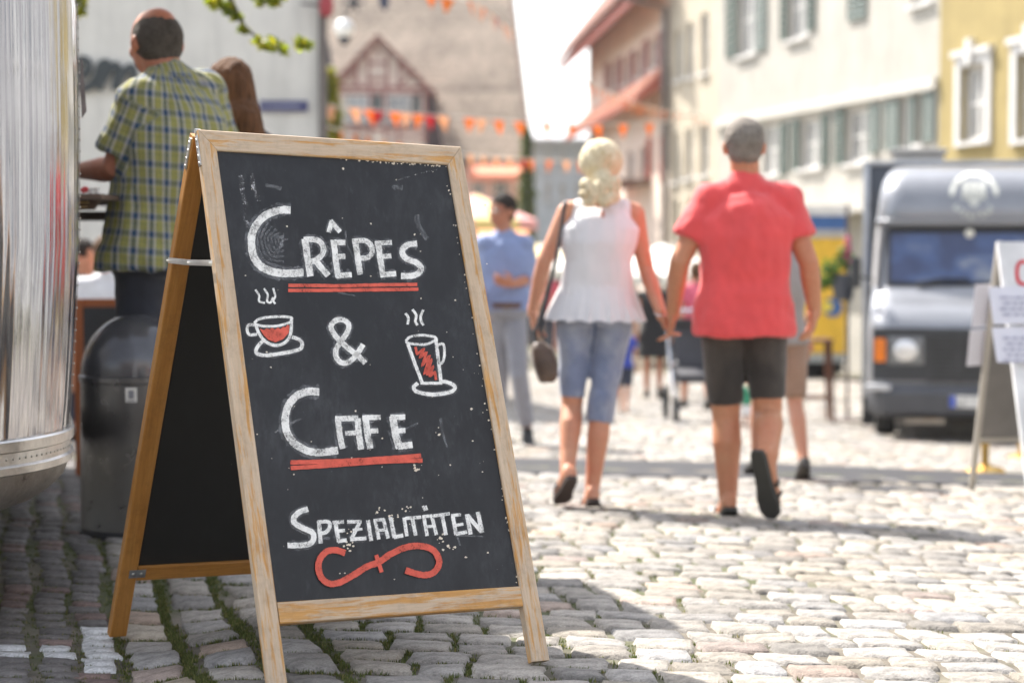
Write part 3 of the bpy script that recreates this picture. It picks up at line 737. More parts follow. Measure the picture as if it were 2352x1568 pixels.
def gable_roof(s, parent, a0, a1, z, over, rise, body, mat, name='roof', th=.18, fascia=None):
    m = MB(); h = body/2
    for sg in (1, -1):
        e = over if sg > 0 else -body-over; r = -h
        p0, p1 = s.at(a0-.3, z-over*rise/h, e), s.at(a1+.3, z-over*rise/h, e); q0, q1 = s.at(a0-.3, z+rise, r), s.at(a1+.3, z+rise, r)
        m.prism([p0, p1, q1, q0], (0,0,th))
    o = m.build(name, mat, parent)
    g = MB(); g.add([s.at(a0, z), s.at(a0, z, -body), s.at(a0, z+rise-.05, -h)], [(0,1,2)]); g.add([s.at(a1, z), s.at(a1, z, -body), s.at(a1, z+rise-.05, -h)], [(0,1,2)])
    g.build('gable', fascia or mat, parent)
    return o
GREEN_SH = M('shutter_green', (.13,.165,.15), .6, var=.15); GREEN_DK = M('shutter_dark_green', (.055,.085,.07), .6, var=.15); TEAL_SH = M('shutter_teal', (.035,.075,.09), .5); RED_SH = M('shutter_red_brown', (.26,.075,.065), .6)
# --- white house with green shutters (right)
DS = (-0.221, 0.975); NS = (-0.975, -0.221)
fw = Facade((5.33, 42), DS, NS)
def base_z(fc, a): p = fc.at(a, 0); return G(p.x, p.y) - .3
wh = thing('white_house', 'long white rendered house with green shutters behind the grey van', 'house', fw.at(0, base_z(fw, 0)))
a_far, a_near = fw.sz(1648, 300)[0], fw.sz(2156, 300)[0]; zb = base_z(fw, 0) - 1
ops = []; wins = []
for (x0, x1, y0, y1, gl, c, r) in ((1696,1740,-40,126,GLASS_PALE,2,2), (1812,1857,-60,88,GLASS_PALE,2,2), (1700,1722,300,398,GLASS_PALE,1,2), (1752,1790,284,402,GLASS_PALE,2,2), (1839,1890,272,386,GLASS_PALE,2,2), (1944,2000,250,374,GLASS_PALE,2,2), (2069,2092,226,340,GLASS_PALE,1,2), (2107,2125,214,330,GLASS_PALE,1,2), (2095,2146,-130,8,GLASS_PALE,2,2), (2020,2085,470,640,GLASS,2,2)):
    R = fw.rect(x0, x1, y0, y1); ops.append(R); wins.append((R, gl, c, r))
fw.wall(wh, min(a_near, a_far), max(a_near, a_far), zb, 11.5, mat_plaster('plaster_white', (.44,.42,.375)), ops)
for R, gl, c, r in wins: fw.window(wh, *R, glass=gl, cols=c, rows=r, frame=.07)
for (x0, x1, y0, y1, m) in ((1672,1695,-45,132,GREEN_DK), (1742,1763,-55,116,GREEN_SH), (1797,1811,-62,92,GREEN_DK), (1859,1875,-72,70,GREEN_DK), (1952,1972,-90,48,GREEN_SH), (1973,1993,-93,43,GREEN_SH),
        (1796,1811,284,402,GREEN_DK), (1823,1838,276,392,GREEN_DK), (1891,1906,262,382,GREEN_DK), (1922,1943,252,378,GREEN_DK), (2001,2023,240,352,GREEN_SH), (2038,2068,232,344,GREEN_SH), (2093,2106,222,336,GREEN_SH), (2126,2150,212,326,GREEN_SH)):
    fw.shutter(wh, *fw.rect(x0, x1, y0, y1), m)
zc_ = fw.sz(1900, 238)[1]; mb = MB(); fw.box(mb, min(a_near,a_far)+.01, max(a_near,a_far)-.01, zc_-.10, zc_+.10, .003, .10); mb.build('string_course', mat_plaster('plaster_trim', (.56,.54,.49)), wh)
zc_ = fw.sz(1900, 478)[1]; mb = MB(); fw.box(mb, min(a_near,a_far)+.01, max(a_near,a_far)-.01, zc_-.12, zc_+.05, .003, .7); mb.build('canopy', M('canopy_grey', (.5,.48,.44), .8), wh)
gable_roof(fw, wh, min(a_near,a_far), max(a_near,a_far), 11.5, .5, 5, 8, ROOF_RED, fascia=MATS['plaster_white'])
# --- ochre house
fo = Facade(fw.at(a_near, 0), DS, NS); a0 = -12
oc = thing('ochre_house', 'ochre yellow plastered house with tall white framed windows at the right edge', 'house', fo.at(-3, base_z(fo, -3)))
ops = []; wins = []
for (x0, x1, y0, y1) in ((2210,2270,150,324), (2340,2412,120,318), (2210,2270,-260,-90), (2340,2412,-330,-150), (2210,2275,480,700)):
    R = fo.rect(x0, x1, y0, y1); ops.append(R); wins.append(R)
for a in (-9.2,):
    for (z0, z1) in ((-.2, 1.9), (3.2, 4.9), (6.4, 8.1)): ops.append((a-.6, a+.6, z0, z1)); wins.append(ops[-1])
fo.wall(oc, a0, -.002, zb, 10.2, mat_plaster('plaster_ochre', (.34,.265,.105), 2.5), ops)
for R in wins: fo.window(oc, *R, glass=GLASS_PALE if R[0] > -7 else GLASS, cols=2, rows=2, frame=.08, surround=.17)
gable_roof(fo, oc, a0, -.002, 10.2, .5, 4.5, 8, M('roof_tile_dark', (.16,.075,.055), .8, var=.3, scale=3, bump=.5, bscale=20))
fg = Facade(fo.at(a0, 0), DS, NS); gh = thing('grey_house', 'pale grey house front to the right of the viewpoint beyond the ochre house', 'house', fg.at(-6, -1)); ops = []
for a in (-2.2, -5.2, -8.2, -11.2, -14.2):
    for (z0, z1) in ((-.2, 1.9), (3.2, 4.9), (6.4, 8.1)): ops.append((a-.6, a+.6, z0, z1))
fg.wall(gh, -16.5, -.004, zb, 9.6, mat_plaster('plaster_grey_white', (.50,.50,.50)), ops)
for R in ops: fg.window(gh, *R, glass=GLASS, frame=.08)
# --- cream house, then the red-eaved house
fc_ = Facade(fw.at(a_far, 0), DS, NS)
cr = thing('cream_house', 'narrow cream coloured house with tall pale windows between two larger houses', 'house', fc_.at(1, base_z(fc_, 1)))
a1 = fc_.sz(1537, 300)[0]; ops = []; wins = []
for (x0, x1, y0, y1) in ((1552,1566,70,185), (1578,1594,52,178), (1610,1628,30,168), (1548,1560,305,418), (1574,1590,296,410), (1608,1628,286,404), (1550,1562,460,560), (1580,1596,455,560), (1612,1632,450,560)):
    R = fc_.rect(x0, x1, y0, y1); ops.append(R); wins.append(R)
fc_.wall(cr, .002, a1, zb, 10.4, mat_plaster('plaster_cream', (.52,.46,.36)), ops)
for R in wins: fc_.window(cr, *R, glass=GLASS_PALE, cols=1, rows=2, frame=.07)
gable_roof(fc_, cr, .002, a1, 10.4, .8, 4, 8, ROOF_RED, fascia=MATS['plaster_cream'])
DR = (-0.067, 0.998); NR = (-0.998, -0.067)
pr = fc_.at(a1, 0); fr_ = Facade(pr, DR, NR)
rd = thing('red_eaved_house', 'pinkish old house with deep red painted eaves and red brown shutters', 'house', fr_.at(2, base_z(fr_, 2)))
aR = fr_.sz(1352, 300)[0]; ez = fr_.sz(1440, 92)[1]; ops = []; wins = []; sh = []
for (x0, x1, ya, yb) in ((1404,1417,172,236), (1433,1447,160,225), (1462,1478,142,210), (1492,1513,114,190)):
    R = fr_.rect(x0, x1, ya-30, yb-30); ops.append(R); wins.append(R)
for (x0, x1, ya, yb) in ((1440,1455,345,425), (1470,1490,335,420), (1400,1412,365,430)): R = fr_.rect(x0, x1, ya, yb); ops.append(R); wins.append(R)
fr_.wall(rd, .002, aR, zb, ez+1.25, mat_plaster('plaster_pink', (.74,.62,.53)), ops)
for R in wins: fr_.window(rd, *R, glass=GLASS_PALE, cols=2, rows=2, frame=.07)
for (x0, x1, ya, yb) in ((1391,1403,156,218), (1418,1432,144,228), (1448,1461,128,217), (1479,1491,104,198), (1514,1527,84,174)): fr_.shutter(rd, *fr_.rect(x0, x1, ya-10, yb-10), RED_SH)
RED_P = M('eaves_red', (.42,.085,.05), .6, var=.15)
mb = MB(); mb.prism([fr_.at(-.1, ez, .95), fr_.at(-.1, ez+.30, .95), fr_.at(-.1, ez+1.6, 0), fr_.at(-.1, ez+1.05, 0)], fr_.d*(aR+.9)); mb.build('eaves_soffit', RED_P, rd)
mb = MB()
k = .2
while k < aR: mb.box(fr_.at(k, ez+.50, .50), fr_.d*.07, (fr_.n*1.2-UPZ*1.0).normalized()*.56, V((0,0,.09))); k += .75
mb.build('rafter_ends', M('rafter_brown', (.22,.07,.045), .7), rd)['kind'] = 'stuff'
mb = MB(); mb.prism([fr_.at(-.25, ez+.305, 1.1), fr_.at(-.25, ez+6.8, -4), fr_.at(-.25, ez+7.0, -4), fr_.at(-.25, ez+.5, 1.1)], fr_.d*(aR+1.2)); mb.prism([fr_.at(-.25, ez+.305, -9.4), fr_.at(-.25, ez+6.8, -4.01), fr_.at(-.25, ez+7.0, -4.01), fr_.at(-.25, ez+.5, -9.4)], fr_.d*(aR+1.2)); mb.build('roof', ROOF_RED, rd)
zs = fr_.sz(1445, 268)[1]
mb = MB(); mb.prism([fr_.at(.1, zs-.15, .80), fr_.at(.1, zs-.02, .84), fr_.at(.1, zs+.85, .003), fr_.at(.1, zs+.3, .003)], fr_.d*(aR-.2)); sk = mb.build('skirt_roof', M('tile_red', (.36,.10,.065), .75, var=.25, scale=8), rd)
mb = MB(); k = .3
while k < aR-.3: mb.box(fr_.at(k, zs+.40, .42), fr_.d*.06, (fr_.n*.8-UPZ*.85).normalized()*.55, V((0,0,.04))+fr_.n*.04); k += .42
mb.build('tile_ribs', M('tile_pale', (.55,.30,.22), .8), sk)['kind'] = 'stuff'
for (x, y0, y1) in ((1527, 312, 420), (1362, 330, 460), (1496, 318, 425)):
    a, z = fr_.sz(x, y0); mb = MB(); fr_.box(mb, a-.12, a+.12, fr_.sz(x, y1)[1], z, .003, .12); mb.build('timber_post', RED_P, rd)
mb = MB(); a, z = fr_.sz(1470, 418); fr_.box(mb, a-2.5, a+3.5, z-.12, z, .01, 1.0)
for q in np.linspace(-2.4, 3.4, 16): fr_.box(mb, a+q-.04, a+q+.04, z, z+.8, .92, .98)
fr_.box(mb, a-2.5, a+3.5, z+.8, z+.9, .9, 1.0); mb.build('balcony', M('balcony_wood', (.13,.075,.05), .7), rd)
mb = MB(); mb.tube([fr_.at(-.05, zb, .12), fr_.at(-.05, ez-.1, .12), fr_.at(-.05, ez+.2, 1.3)], .09, 10); mb.build('downpipe', DOWN, rd)
# --- distant pale house
fd = Facade((-1.0, 92), (1, 0.06), (0.06, -1)); x0 = fd.sz(1212, 300)[0]; x1 = fd.sz(1350, 300)[0]; zt = fd.sz(1280, 318)[1]
dh = thing('pale_far_house', 'pale grey gabled house closing the far end of the street', 'house', fd.at(5, -3.3))
ops = [fd.rect(1250+q*34, 1266+q*34, y, y+40) for q in range(3) for y in (350, 420)]
fd.wall(dh, x0, x1, -4, zt, mat_plaster('plaster_far', (.50,.54,.58)), ops)
for R in ops: fd.window(dh, *R, frame=.07)
mb = MB(); e = fd.sz(1210, 262)[1]; mb.prism([fd.at(x0-.6, zt-.25, .9), fd.at(x1+.3, zt-.25, .9), fd.at(x1+.3, e, -4), fd.at(x0-.6, e, -4)], (0,0,.2)); mb.build('roof', M('roof_pale_slate', (.50,.50,.51), .6, var=.1), dh)

# --- half timbered house with the big tiled roof
YT = 70.0
def wt(px, py, y=YT):
    r = ray(px, py); t = y/r.y; q = V((0,0,ZC)) + r*t; return q
ft = Facade((0, YT), (1, 0), (0, -1))
th_ = thing('half_timbered_house', 'old house with steep weathered tile roof and half timbered dormer gable', 'house', (wt(970, 400).x, YT, -2.9))
CREAM_T = mat_plaster('plaster_timber_house', (.80,.72,.64)); OXB = M('timber_oxblood', (.33,.16,.15), .8, var=.2)
pl, prr = ft.sz(741, 368), ft.sz(1207, 368); eave = pl[1]
ops = [ft.rect(1134, 1166, 415, 452), ft.rect(1086, 1110, 420, 452)]
ft.wall(th_, pl[0], prr[0]-.2, -4, eave+.3, mat_plaster('plaster_rose', (.72,.54,.47)), ops, body=9)
for R in ops: ft.window(th_, *R, frame=.07, glass=mat_glass('shop_glass', (.12,.22,.22)))
SL_T = math.tan(math.radians(50))
def roofpt(px, py):                                          # point of the roof plane seen at that pixel
    r = ray(px, py); o = V((0,0,ZC)); # plane: z = eave + (y-(YT-.5))*SL
    t = (eave - SL_T*(YT-.5) - o.z)/(r.z - SL_T*r.y); return o + r*t
rTL, rBL, rBR, rTR = roofpt(742, -120), roofpt(738, 371), roofpt(1213, 371), roofpt(1156, -120)
nroof = V((0, -math.sin(math.atan(SL_T)), math.cos(math.atan(SL_T))))
top_z = rTL.z + 3.5; ty = YT-.5 + (top_z-eave)/SL_T
lT = V((rTL.x + (rTL.x-rBL.x)*.3, ty, top_z)); kR = (rTR.x-rBR.x)/(rTR.z-rBR.z); rT = V((rBR.x + kR*(top_z-rBR.z), ty, top_z))
mb = MB(); bk_y = 2*ty - (YT-.5)
lB2, rB2 = V((rBL.x, bk_y, eave)), V((rBR.x, bk_y, eave)); q = nroof*.10
mb.add([rBL-q, rBR-q, rT-q, lT-q, lB2, rB2], [(0,1,2,3), (3,2,5,4), (0,3,4), (1,5,2), (0,4,5,1)])
rf = mb.build('roof', M('roof_batten', (.20,.14,.10), .9), th_)
# tiles in courses over the seen slope
def rtiles():
    up = (V((0, 1, SL_T))).normalized(); n = nroof; co = []; tint = []; rows = int((top_z-eave)/up.z/.155)
    TW, THt = .175, .20
    bv = [(-.5,0,0), (.5,0,0), (.5,1,0), (-.5,1,0), (-.5,0,.022), (-.17,0,.034), (.17,0,.034), (.5,0,.022), (.5,1,.002), (-.5,1,.002)]
    fs = [(4,5,6,7,8,9), (0,1,7,6,5,4), (1,2,8,7), (3,0,4,9)]
    for r in range(rows):
        o = rBL + up*(r*.155); zz = o.z; xr = rBR.x + kR*(zz-rBR.z); xl = rBL.x + (rTL.x-rBL.x)*(zz-rBL.z)/(rTL.z-rBL.z)
        band = .95 + .18*noise.noise(V((r*.11, 3, 0))) + (-.30 if r % 3 == 0 else .06)
        if r in (22, 23, 24): band *= .72
        x = xl + (0 if r % 2 else TW/2)
        while x < xr:
            nz = noise.noise(V((x*.5, r*.12, 1))); c = max(.45, band + nz*.28 + random.uniform(-.14, .14))
            base = V((x, o.y, o.z)); pts = [base + V((a*(TW-.01), 0, 0)) + up*(b*THt) + n*(h + random.uniform(0,.004) + .012*(1-b)) for a, b, h in bv]
            co.append((pts, (c*.56, c*.465, c*.37)))
            x += TW
    return co, fs
co, fs = rtiles()
co.sort(key=lambda t: (t[0][0]-V((0,0,ZC))).length)
TM = NT('roof_tile'); at = TM.n('ShaderNodeAttribute'); at.attribute_name = 'tint'; TM.color(TM.mix(1.0, at.outputs['Color'], TM.ramp(TM.noise(TM.coord((1,1,1)), 9, 5), [(.3, .7), (.7, 1.1)]), 'MULTIPLY')); TM.set(Roughness=.85)
vis = [t for t in co if t[0][0].z < 11]; big = vis[:300]; bset = set(id(t) for t in big)
for pts, c in big:
    me = bpy.data.meshes.new('roof_tile'); me.from_pydata([p-ORG[th_] for p in pts], [], fs); attr_color(me, [(*c,1)]*10); me.materials.append(TM.m)
    o = bpy.data.objects.new('roof_tile', me); C.objects.link(o); o.parent = rf; ORG[o] = ORG[th_]
vs, ff, cc = [], [], []
for t in co:
    if id(t) in bset: continue
    b = len(vs); vs += [p-ORG[th_] for p in t[0]]; ff += [tuple(i+b for i in f) for f in fs]; cc += [(*t[1], 1)]*10
me = bpy.data.meshes.new('roof_tiles'); me.from_pydata(vs, [], ff); attr_color(me, cc); me.materials.append(TM.m); o = bpy.data.objects.new('roof_tiles', me); C.objects.link(o); o.parent = rf; o['kind'] = 'stuff'
# verge board along the right edge
mb = MB(); mb.prism([rBR+V((.02,-.1,-.2)), rBR+V((.2,-.1,-.2)), rBR+V((.2,-.12,.12)), rBR+V((.02,-.12,.12))], rT-rBR); mb.build('verge_board', M('verge_wood', (.22,.16,.13), .8), th_)
# dormer gable, flush with the eaves wall and rising through the roof
YD = YT - .9
fdm = Facade((0, YD), (1, 0), (0, -1))
apx, apz = fdm.sz(868, 92); lx, lz = fdm.sz(776, 186); rx, rz = fdm.sz(976, 190); bz = eave-1.5
dm = thing_parent = th_
mb = MB(); mb.prism([fdm.at(lx, bz), fdm.at(rx, bz), fdm.at(rx, rz), fdm.at(apx, apz), fdm.at(lx, lz)], (0, 5.5, 0)); dw = mb.build('dormer', CREAM_T, th_)
def beam(x0, y0, x1, y1, wpx=9, out=.06):
    a = V((*fdm.sz(x0, y0), 0)); b = V((*fdm.sz(x1, y1), 0)); t = (b-a).normalized(); s_ = V((-t.y, t.x, 0))*(wpx/F*YD/2)
    P = [a+s_, a-s_, b-s_, b+s_]; m = MB(); m.prism([fdm.at(p.x, p.y, .003) for p in P], (0, -out, 0)); m.build('timber_beam', OXB, dw)
for k, b in enumerate(((776,196,776,330,7),(976,196,976,330,7),(776,200,976,204,9),(776,214,976,216,5),(820,140,820,200,6),(915,140,915,200,6),(845,125,845,200,6),(890,125,890,200,6),(845,145,890,145,6),(845,182,890,182,6),(776,196,822,150,5),(976,198,915,150,5),(800,168,830,200,5),(945,168,915,200,5),(850,205,850,330,6),(885,205,885,330,6),(776,296,976,298,7),(833,130,868,96,4),(905,130,868,96,4),(915,290,915,330,5),(820,290,820,330,5),(776,318,850,318,5),(885,318,976,318,5))):
    beam(*b, out=.05+.002*k)
for (x0, x1, y0, y1) in ((795,848,219,284), (888,944,219,288)): fdm.window(th_, *fdm.rect(x0, x1, y0, y1), cols=3, rows=2, frame=.06, depth=-.07)
for (x0, x1, y0, y1) in ((852,878,220,285), (948,966,220,285)): fdm.shutter(th_, *fdm.rect(x0, x1, y0, y1), TEAL_SH)
mb = MB(); a, z = fdm.sz(868, 120); mb.disc(fdm.at(a, z, .03), (0,1,0), .10, .08, 14); mb.build('gable_vent', OXB, dw)
mb = MB(); R = fdm.rect(852, 883, 149, 178); fdm.box(mb, R[0], R[1], R[2], R[3], .003, .03); mb.build('gable_panel', mat_plaster('panel_pale', (.70,.62,.55)), dw)
DRF = M('dormer_roof', (.20,.09,.075), .8, var=.3, scale=4, bump=.5, bscale=20)
mb = MB(); e1, e2 = V((*fdm.sz(754, 203), 0)), V((*fdm.sz(1000, 212), 0)); ap = V((*fdm.sz(868, 80), 0))
mb.prism([fdm.at(e1.x, e1.y, .35), fdm.at(ap.x, ap.y, .35), fdm.at(ap.x, ap.y-.22, .35), fdm.at(e1.x+.15, e1.y-.16, .35)], (0, 7.5, 0)); mb.prism([fdm.at(ap.x+.004, ap.y, .35), fdm.at(e2.x, e2.y, .35), fdm.at(e2.x-.15, e2.y-.16, .35), fdm.at(ap.x+.004, ap.y-.22, .35)], (0, 7.5, 0)); mb.build('dormer_roof', DRF, dw)
mb = MB(); p = fdm.sz(1024, 330); mb.prism([fdm.at(rx+.004, rz-.1, -.1), fdm.at(fdm.sz(996, 214)[0], fdm.sz(996,214)[1], -.1), fdm.at(p[0], p[1]-1.0, -.1), fdm.at(rx+.004, p[1]-1.0, -.1)], (0, 1.2, 0)); mb.build('dormer_cheek', M('slate_cheek', (.045,.03,.035), .7, var=.3), dw)
# awning over its shop
a0_, z0_ = ft.sz(1078, 366); a1_, z1_ = ft.sz(1206, 366); zz = ft.sz(1140, 412)[1]
mb = MB(); mb.prism([ft.at(a0_, zz-.1, 1.6), ft.at(a0_, zz+.12, 1.6), ft.at(a0_, z0_, .003), ft.at(a0_, z0_-.2, .003)], (a1_-a0_, 0, 0)); mb.build('awning', M('awning_salmon', (.72,.26,.16), .8, var=.1), th_)
# --- plain white building behind the bald man
fl_ = Facade((0, 20), (1, .05), (.05, -1))
wb = thing('white_building', 'plain off white rendered building with large dark script letters on its wall', 'building', fl_.at(-4, -.9))
xa, xb = fl_.sz(-420, 200)[0], fl_.sz(736, 200)[0]
gops = [fl_.rect(60+q*-120, 120+q*-120, -60, 60) for q in range(2)]
mb = MB()
P = [fl_.at(xa, -1.5), fl_.at(xb, -1.5), V((xb-1.6, 28, -1.5)), V((xa, 28, -1.5))]; mb.prism(P, (0,0,6.6)); mb.build('wall', mat_plaster('plaster_off_white', (.76,.735,.68), 1.0, .2), wb)  # off-white is the render's own colour
gable_roof(fl_, wb, xa, xb-1.7, 5.1, .2, 1.0, 6.5, ROOF_RED)
DARKL = M('letter_anthracite', (.045,.055,.06), .5, var=.1)
def script(parent, name, pts, wpx, fc, depth_=.05, mat=None):
    pp = [fc.at(*fc.sz(*p)) for p in [(q.x, q.y) for q in catmull(pts, 6)]]
    mb = MB(); rings = []
    n = len(pp)
    for i in range(n):
        t = (pp[min(i+1,n-1)]-pp[max(i-1,0)]).normalized(); s_ = t.cross(fc.n).normalized()*(wpx/F*20/2)
        rings.append([pp[i]+s_+fc.n*.02, pp[i]-s_+fc.n*.02, pp[i]-s_+fc.n*(.02+depth_), pp[i]+s_+fc.n*(.02+depth_)])
    mb.loft(rings); return mb.build(name, mat or DARKL, parent)
script(wb, 'letter', [(178,178),(196,172),(206,156),(200,140),(186,140),(172,160),(172,192),(190,205),(212,196),(228,175)], 17, fl_)
script(wb, 'letter', [(222,190),(234,152),(246,146),(249,156),(240,178),(228,203),(226,207)], 18, fl_, .052)
script(wb, 'letter', [(228,204),(246,172),(262,152),(272,154),(270,176),(266,200),(268,208)], 15, fl_, .054)
script(wb, 'letter', [(268,206),(282,176),(298,156),(308,158),(310,178),(314,200),(326,206),(342,194)], 15, fl_, .056)
sg = MB(); R = fl_.rect(597, 707, 232, 257); fl_.box(sg, *R[:2], R[2], R[3], .015, .035)
sgo = thing('street_name_sign', 'blue enamel street name sign on the white wall', 'street sign', fl_.at(R[0], R[2], .02)); sg.build('plate', M('enamel_blue', (.05,.055,.16), .35, var=.15), sgo)
mb = MB(); x = R[0]+.035
for k, ch in enumerate('hlrmrmwnsl'):
    wch = .030 if ch in 'mw' else .018; hz = R[2]+.035; hh = .055 if ch in 'hl' else .038
    fl_.box(mb, x, x+.007, hz, hz+hh, .036, .038); 
    if ch not in 'l': fl_.box(mb, x+.0071, x+wch, hz+.03, hz+.038, .036, .038); fl_.box(mb, x+wch-.007, x+wch, hz, hz+.0299, .036, .038)
    x += wch+.018
mb.build('lettering', M('enamel_white', (.42,.43,.5), .5), sgo)['kind'] = 'stuff'
mb = MB(); a, _ = fl_.sz(738, 200); mb.tube([fl_.at(a+.02, -1.3, .05), fl_.at(a+.02, 5.0, .05)], .045, 10); mb.build('downpipe', DOWN, wb)
wl = thing('wall_lantern', 'small dark iron bracket with a red lantern at the corner of the white building', 'lantern', fl_.at(a, 3.2, .1))
mb = MB(); q = fl_.at(*fl_.sz(737, 15), .1); mb.tube([q, q+V((-.18,-.12,0))], .016, 8); mb.tube([q, q+V((.08,-.1,-.02))], .014, 8); mb.build('bracket', DOWN, wl)
mb = MB(); c = fl_.at(*fl_.sz(751, 18), .18); mb.lathe(c-V((0,0,.12)), [(.03,0),(.06,.02),(.075,.12),(.06,.2),(.02,.24)], 14); mb.build('lantern_body', M('lantern_red', (.35,.04,.05), .4), wl, 40)
# dark slated gable between the two
sg_ = thing('slate_gable_house', 'narrow house with a dark slated gable peeping past the white wall', 'house', wt(752, 300, 40))
fs_ = Facade((0, 40), (1, 0), (0, -1)); A = lambda x, y: fs_.at(*fs_.sz(x, y))
mb = MB(); mb.prism([A(700,150), A(764,150), A(757,110), A(741,20), A(720,-60), A(700,-60)], (-1.1, 8, 0)); mb.build('slate_gable', M('slate_dark', (.05,.05,.065), .6, var=.3, scale=20), sg_)
mb = MB(); mb.prism([A(700,151), A(760,151), A(760,840), A(700,840)], (-1.1, 8, 0)); mb.build('wall', mat_plaster('plaster_gable', (.62,.56,.50)), sg_)
# ------------------------------------------------------------------ trailer, bin, counter
def tangent_T():
    return W(181, 560, 5.7)
T = tangent_T(); RAD = .72
vr = V((ray(181,560).x, ray(181,560).y, 0)).normalized(); nin = V((-vr.y, vr.x, 0))     # to the left of the view ray
C0 = V((T.x, T.y, 0)) + nin*RAD
ax = V((-.25, .97, 0)).normalized(); bx = V((-.97, -.25, 0)).normalized()
def outline(inset, z, n=16):
    r = RAD-inset; wd, ln = 2.05, 4.6; pts = []
    cs = [C0, C0 + ax*ln, C0 + ax*ln + bx*(wd-2*RAD), C0 + bx*(wd-2*RAD)]
    # angles: right side normal is -bx, far end +ax, left +bx, near end -ax
    nrm = [(-ax, -bx), (-bx, ax), (ax, bx), (bx, -ax)]
    for c, (d0, d1) in zip(cs, nrm):
        for i in range(n+1):
            t = i/n*math.pi/2; pts.append(V((c.x, c.y, z)) + (d0*math.cos(t) + d1*math.sin(t))*r)
    return pts
tr = thing('food_trailer', 'polished aluminium food trailer with rounded scuffed body at the left edge', 'trailer', (C0.x-.3, C0.y+1.5, G(C0.x, C0.y)))
def mat_alu(name, streak=1.0, dull=False):
    k = NT(name); k.set(Metallic=.96, Roughness=.2)
    v = k.coord((1,1,1)); s1 = k.noise(k.coord((13,13,.30)), 1.5, 1, .4, .1); s2 = k.noise(k.coord((60,60,.9)), 1.5, 2, .5)
    sc_ = k.noise(k.coord((30,30,12)), 3, 6, .75); sm = k.noise(v, 4, 5, .7)
    if dull: 
        dirt = k.noise(v, 7, 6, .72, .4)
        k.color(k.ramp(dirt, [(.30, (.09,.075,.06)), (.42, (.42,.38,.34)), (.7, (.60,.57,.53))])); k.l(k.ramp(sm, [(.3,.38),(.7,.55)]), k.b.inputs['Roughness'])
        k.bump(k.math('ADD', k.noise(v, 9, 3), k.math('MULTIPLY', sc_, .2)), .35, .02)
    else:
        k.color(k.mix(k.ramp(s2, [(.3, 0), (.7, 1)]), (.40,.40,.43), (.66,.66,.67)))
        k.l(k.ramp(k.math('ADD', k.math('MULTIPLY', sm, .5), k.math('MULTIPLY', sc_, .5)), [(.35,.05),(.6,.20)]), k.b.inputs['Roughness'])
        k.bump(k.math('ADD', s1, k.math('MULTIPLY', s2, .012)), 1.0, .0085)
    return k.m
ALU, ALU_D = mat_alu('polished_aluminium'), mat_alu('dull_aluminium', dull=True)
prof = [(.43,.006),(.55,.004),(.9,0),(1.3,0),(1.62,0),(1.8,.02),(1.95,.07),(2.08,.16),(2.17,.28),(2.22,.42),(2.24,.6)]
prof = [(.335,.034),(.42,.028),(.6,.016),(.87,.0),(1.2,-.004),(1.55,-.002),(1.75,.02),(1.9,.07),(2.02,.16),(2.1,.28),(2.15,.42),(2.17,.6)]
mb = MB(); mb.loft([outline(i, z) for z, i in prof]); mb.build('body', ALU, tr, 40)
mb = MB(); mb.loft([outline(i, z) for z, i in ((.238,.03),(.242,.024),(.262,.022),(.268,.029),(.300,.029),(.305,.020),(.332,.018),(.337,.024),(.3372,.04))]); mb.build('trim_band', M('trim_aluminium', (.62,.60,.57), .3, .9, var=.25, scale=14, bump=.3, bscale=50), tr, 30)
mb = MB(); mb.loft([outline(i, z) for z, i in ((.2375,.035),(.20,.05),(.165,.085),(.135,.13),(.11,.20),(.095,.30),(.09,.45))]); mb.build('belly_pan', ALU_D, tr, 40)
mb = MB()
for q in range(40):
    t = q/40*math.pi/2; d = (-ax*math.cos(t) - bx*math.sin(t)); p = V((C0.x, C0.y, .284)) + d*(RAD-.029); mb.ell(p, d*.003, d.cross(UPZ)*.004, UPZ*.004, 6, 4)
mb.build('rivets', M_STEEL, tr)['kind'] = 'stuff'
# vertical sheet joint with rivets just round the corner
mb = MB(); dT = -nin
for off, nm in ((-.0, 'a'),):
    dd = (dT*math.cos(-.10) + vr*math.sin(-.10)*-1).normalized()
    pts = [V((C0.x, C0.y, z)) + dT*(RAD-i+.0015) + vr*.03 for z, i in prof[:8]]
    mb.loft([[p + vr*.014, p - vr*.014, p - vr*.014 + dT*.002, p + vr*.014 + dT*.002] for p in pts])
mb.build('sheet_joint', M('joint_dark', (.25,.23,.22), .4, .8), tr)
mb = MB(); z = .45
while z < 1.75: 
    i = np.interp(z, [p[0] for p in prof], [p[1] for p in prof]); p = V((C0.x, C0.y, z)) + dT*(RAD-i+.003) + vr*.03; mb.ell(p, dT*.003, vr*.0045, UPZ*.0045, 6, 4); z += .033
mb.build('rivets', M_STEEL, tr)['kind'] = 'stuff'
# serving hatch flap, its arm, and the counter shelf on the street side
side0 = C0 - bx*RAD                                       # side plane point
hc = math.tan(SUN_EL)
def from_shadow(px, py, z_above):
    g = gp(px, py); k = z_above/math.tan(SUN_EL); h = V((TO_SUN.x, TO_SUN.y, 0)).normalized(); q = g + h*k; return V((q.x, q.y, g.z+z_above))
HZ = 2.32
c_near, c_far = from_shadow(1556, 1447, HZ), from_shadow(1335, 1329, HZ)
print('FLAP', c_near[:], c_far[:], 'T', T[:])
c_far = c_near + ax*max(.9, (c_far-c_near).dot(ax)); bn = (c_near - side0).dot(-bx)
i_near, i_far = c_near + bx*(bn+.0), c_far + bx*(bn+.0)
mb = MB(); mb.prism([c_near, c_far, i_far + V((0,0,.02)), i_near + V((0,0,.02))], (0,0,.035)); mb.build('hatch_flap', M('flap_alu', (.6,.6,.6), .35, .8), tr)
hp = W(192, 160, 6.25)
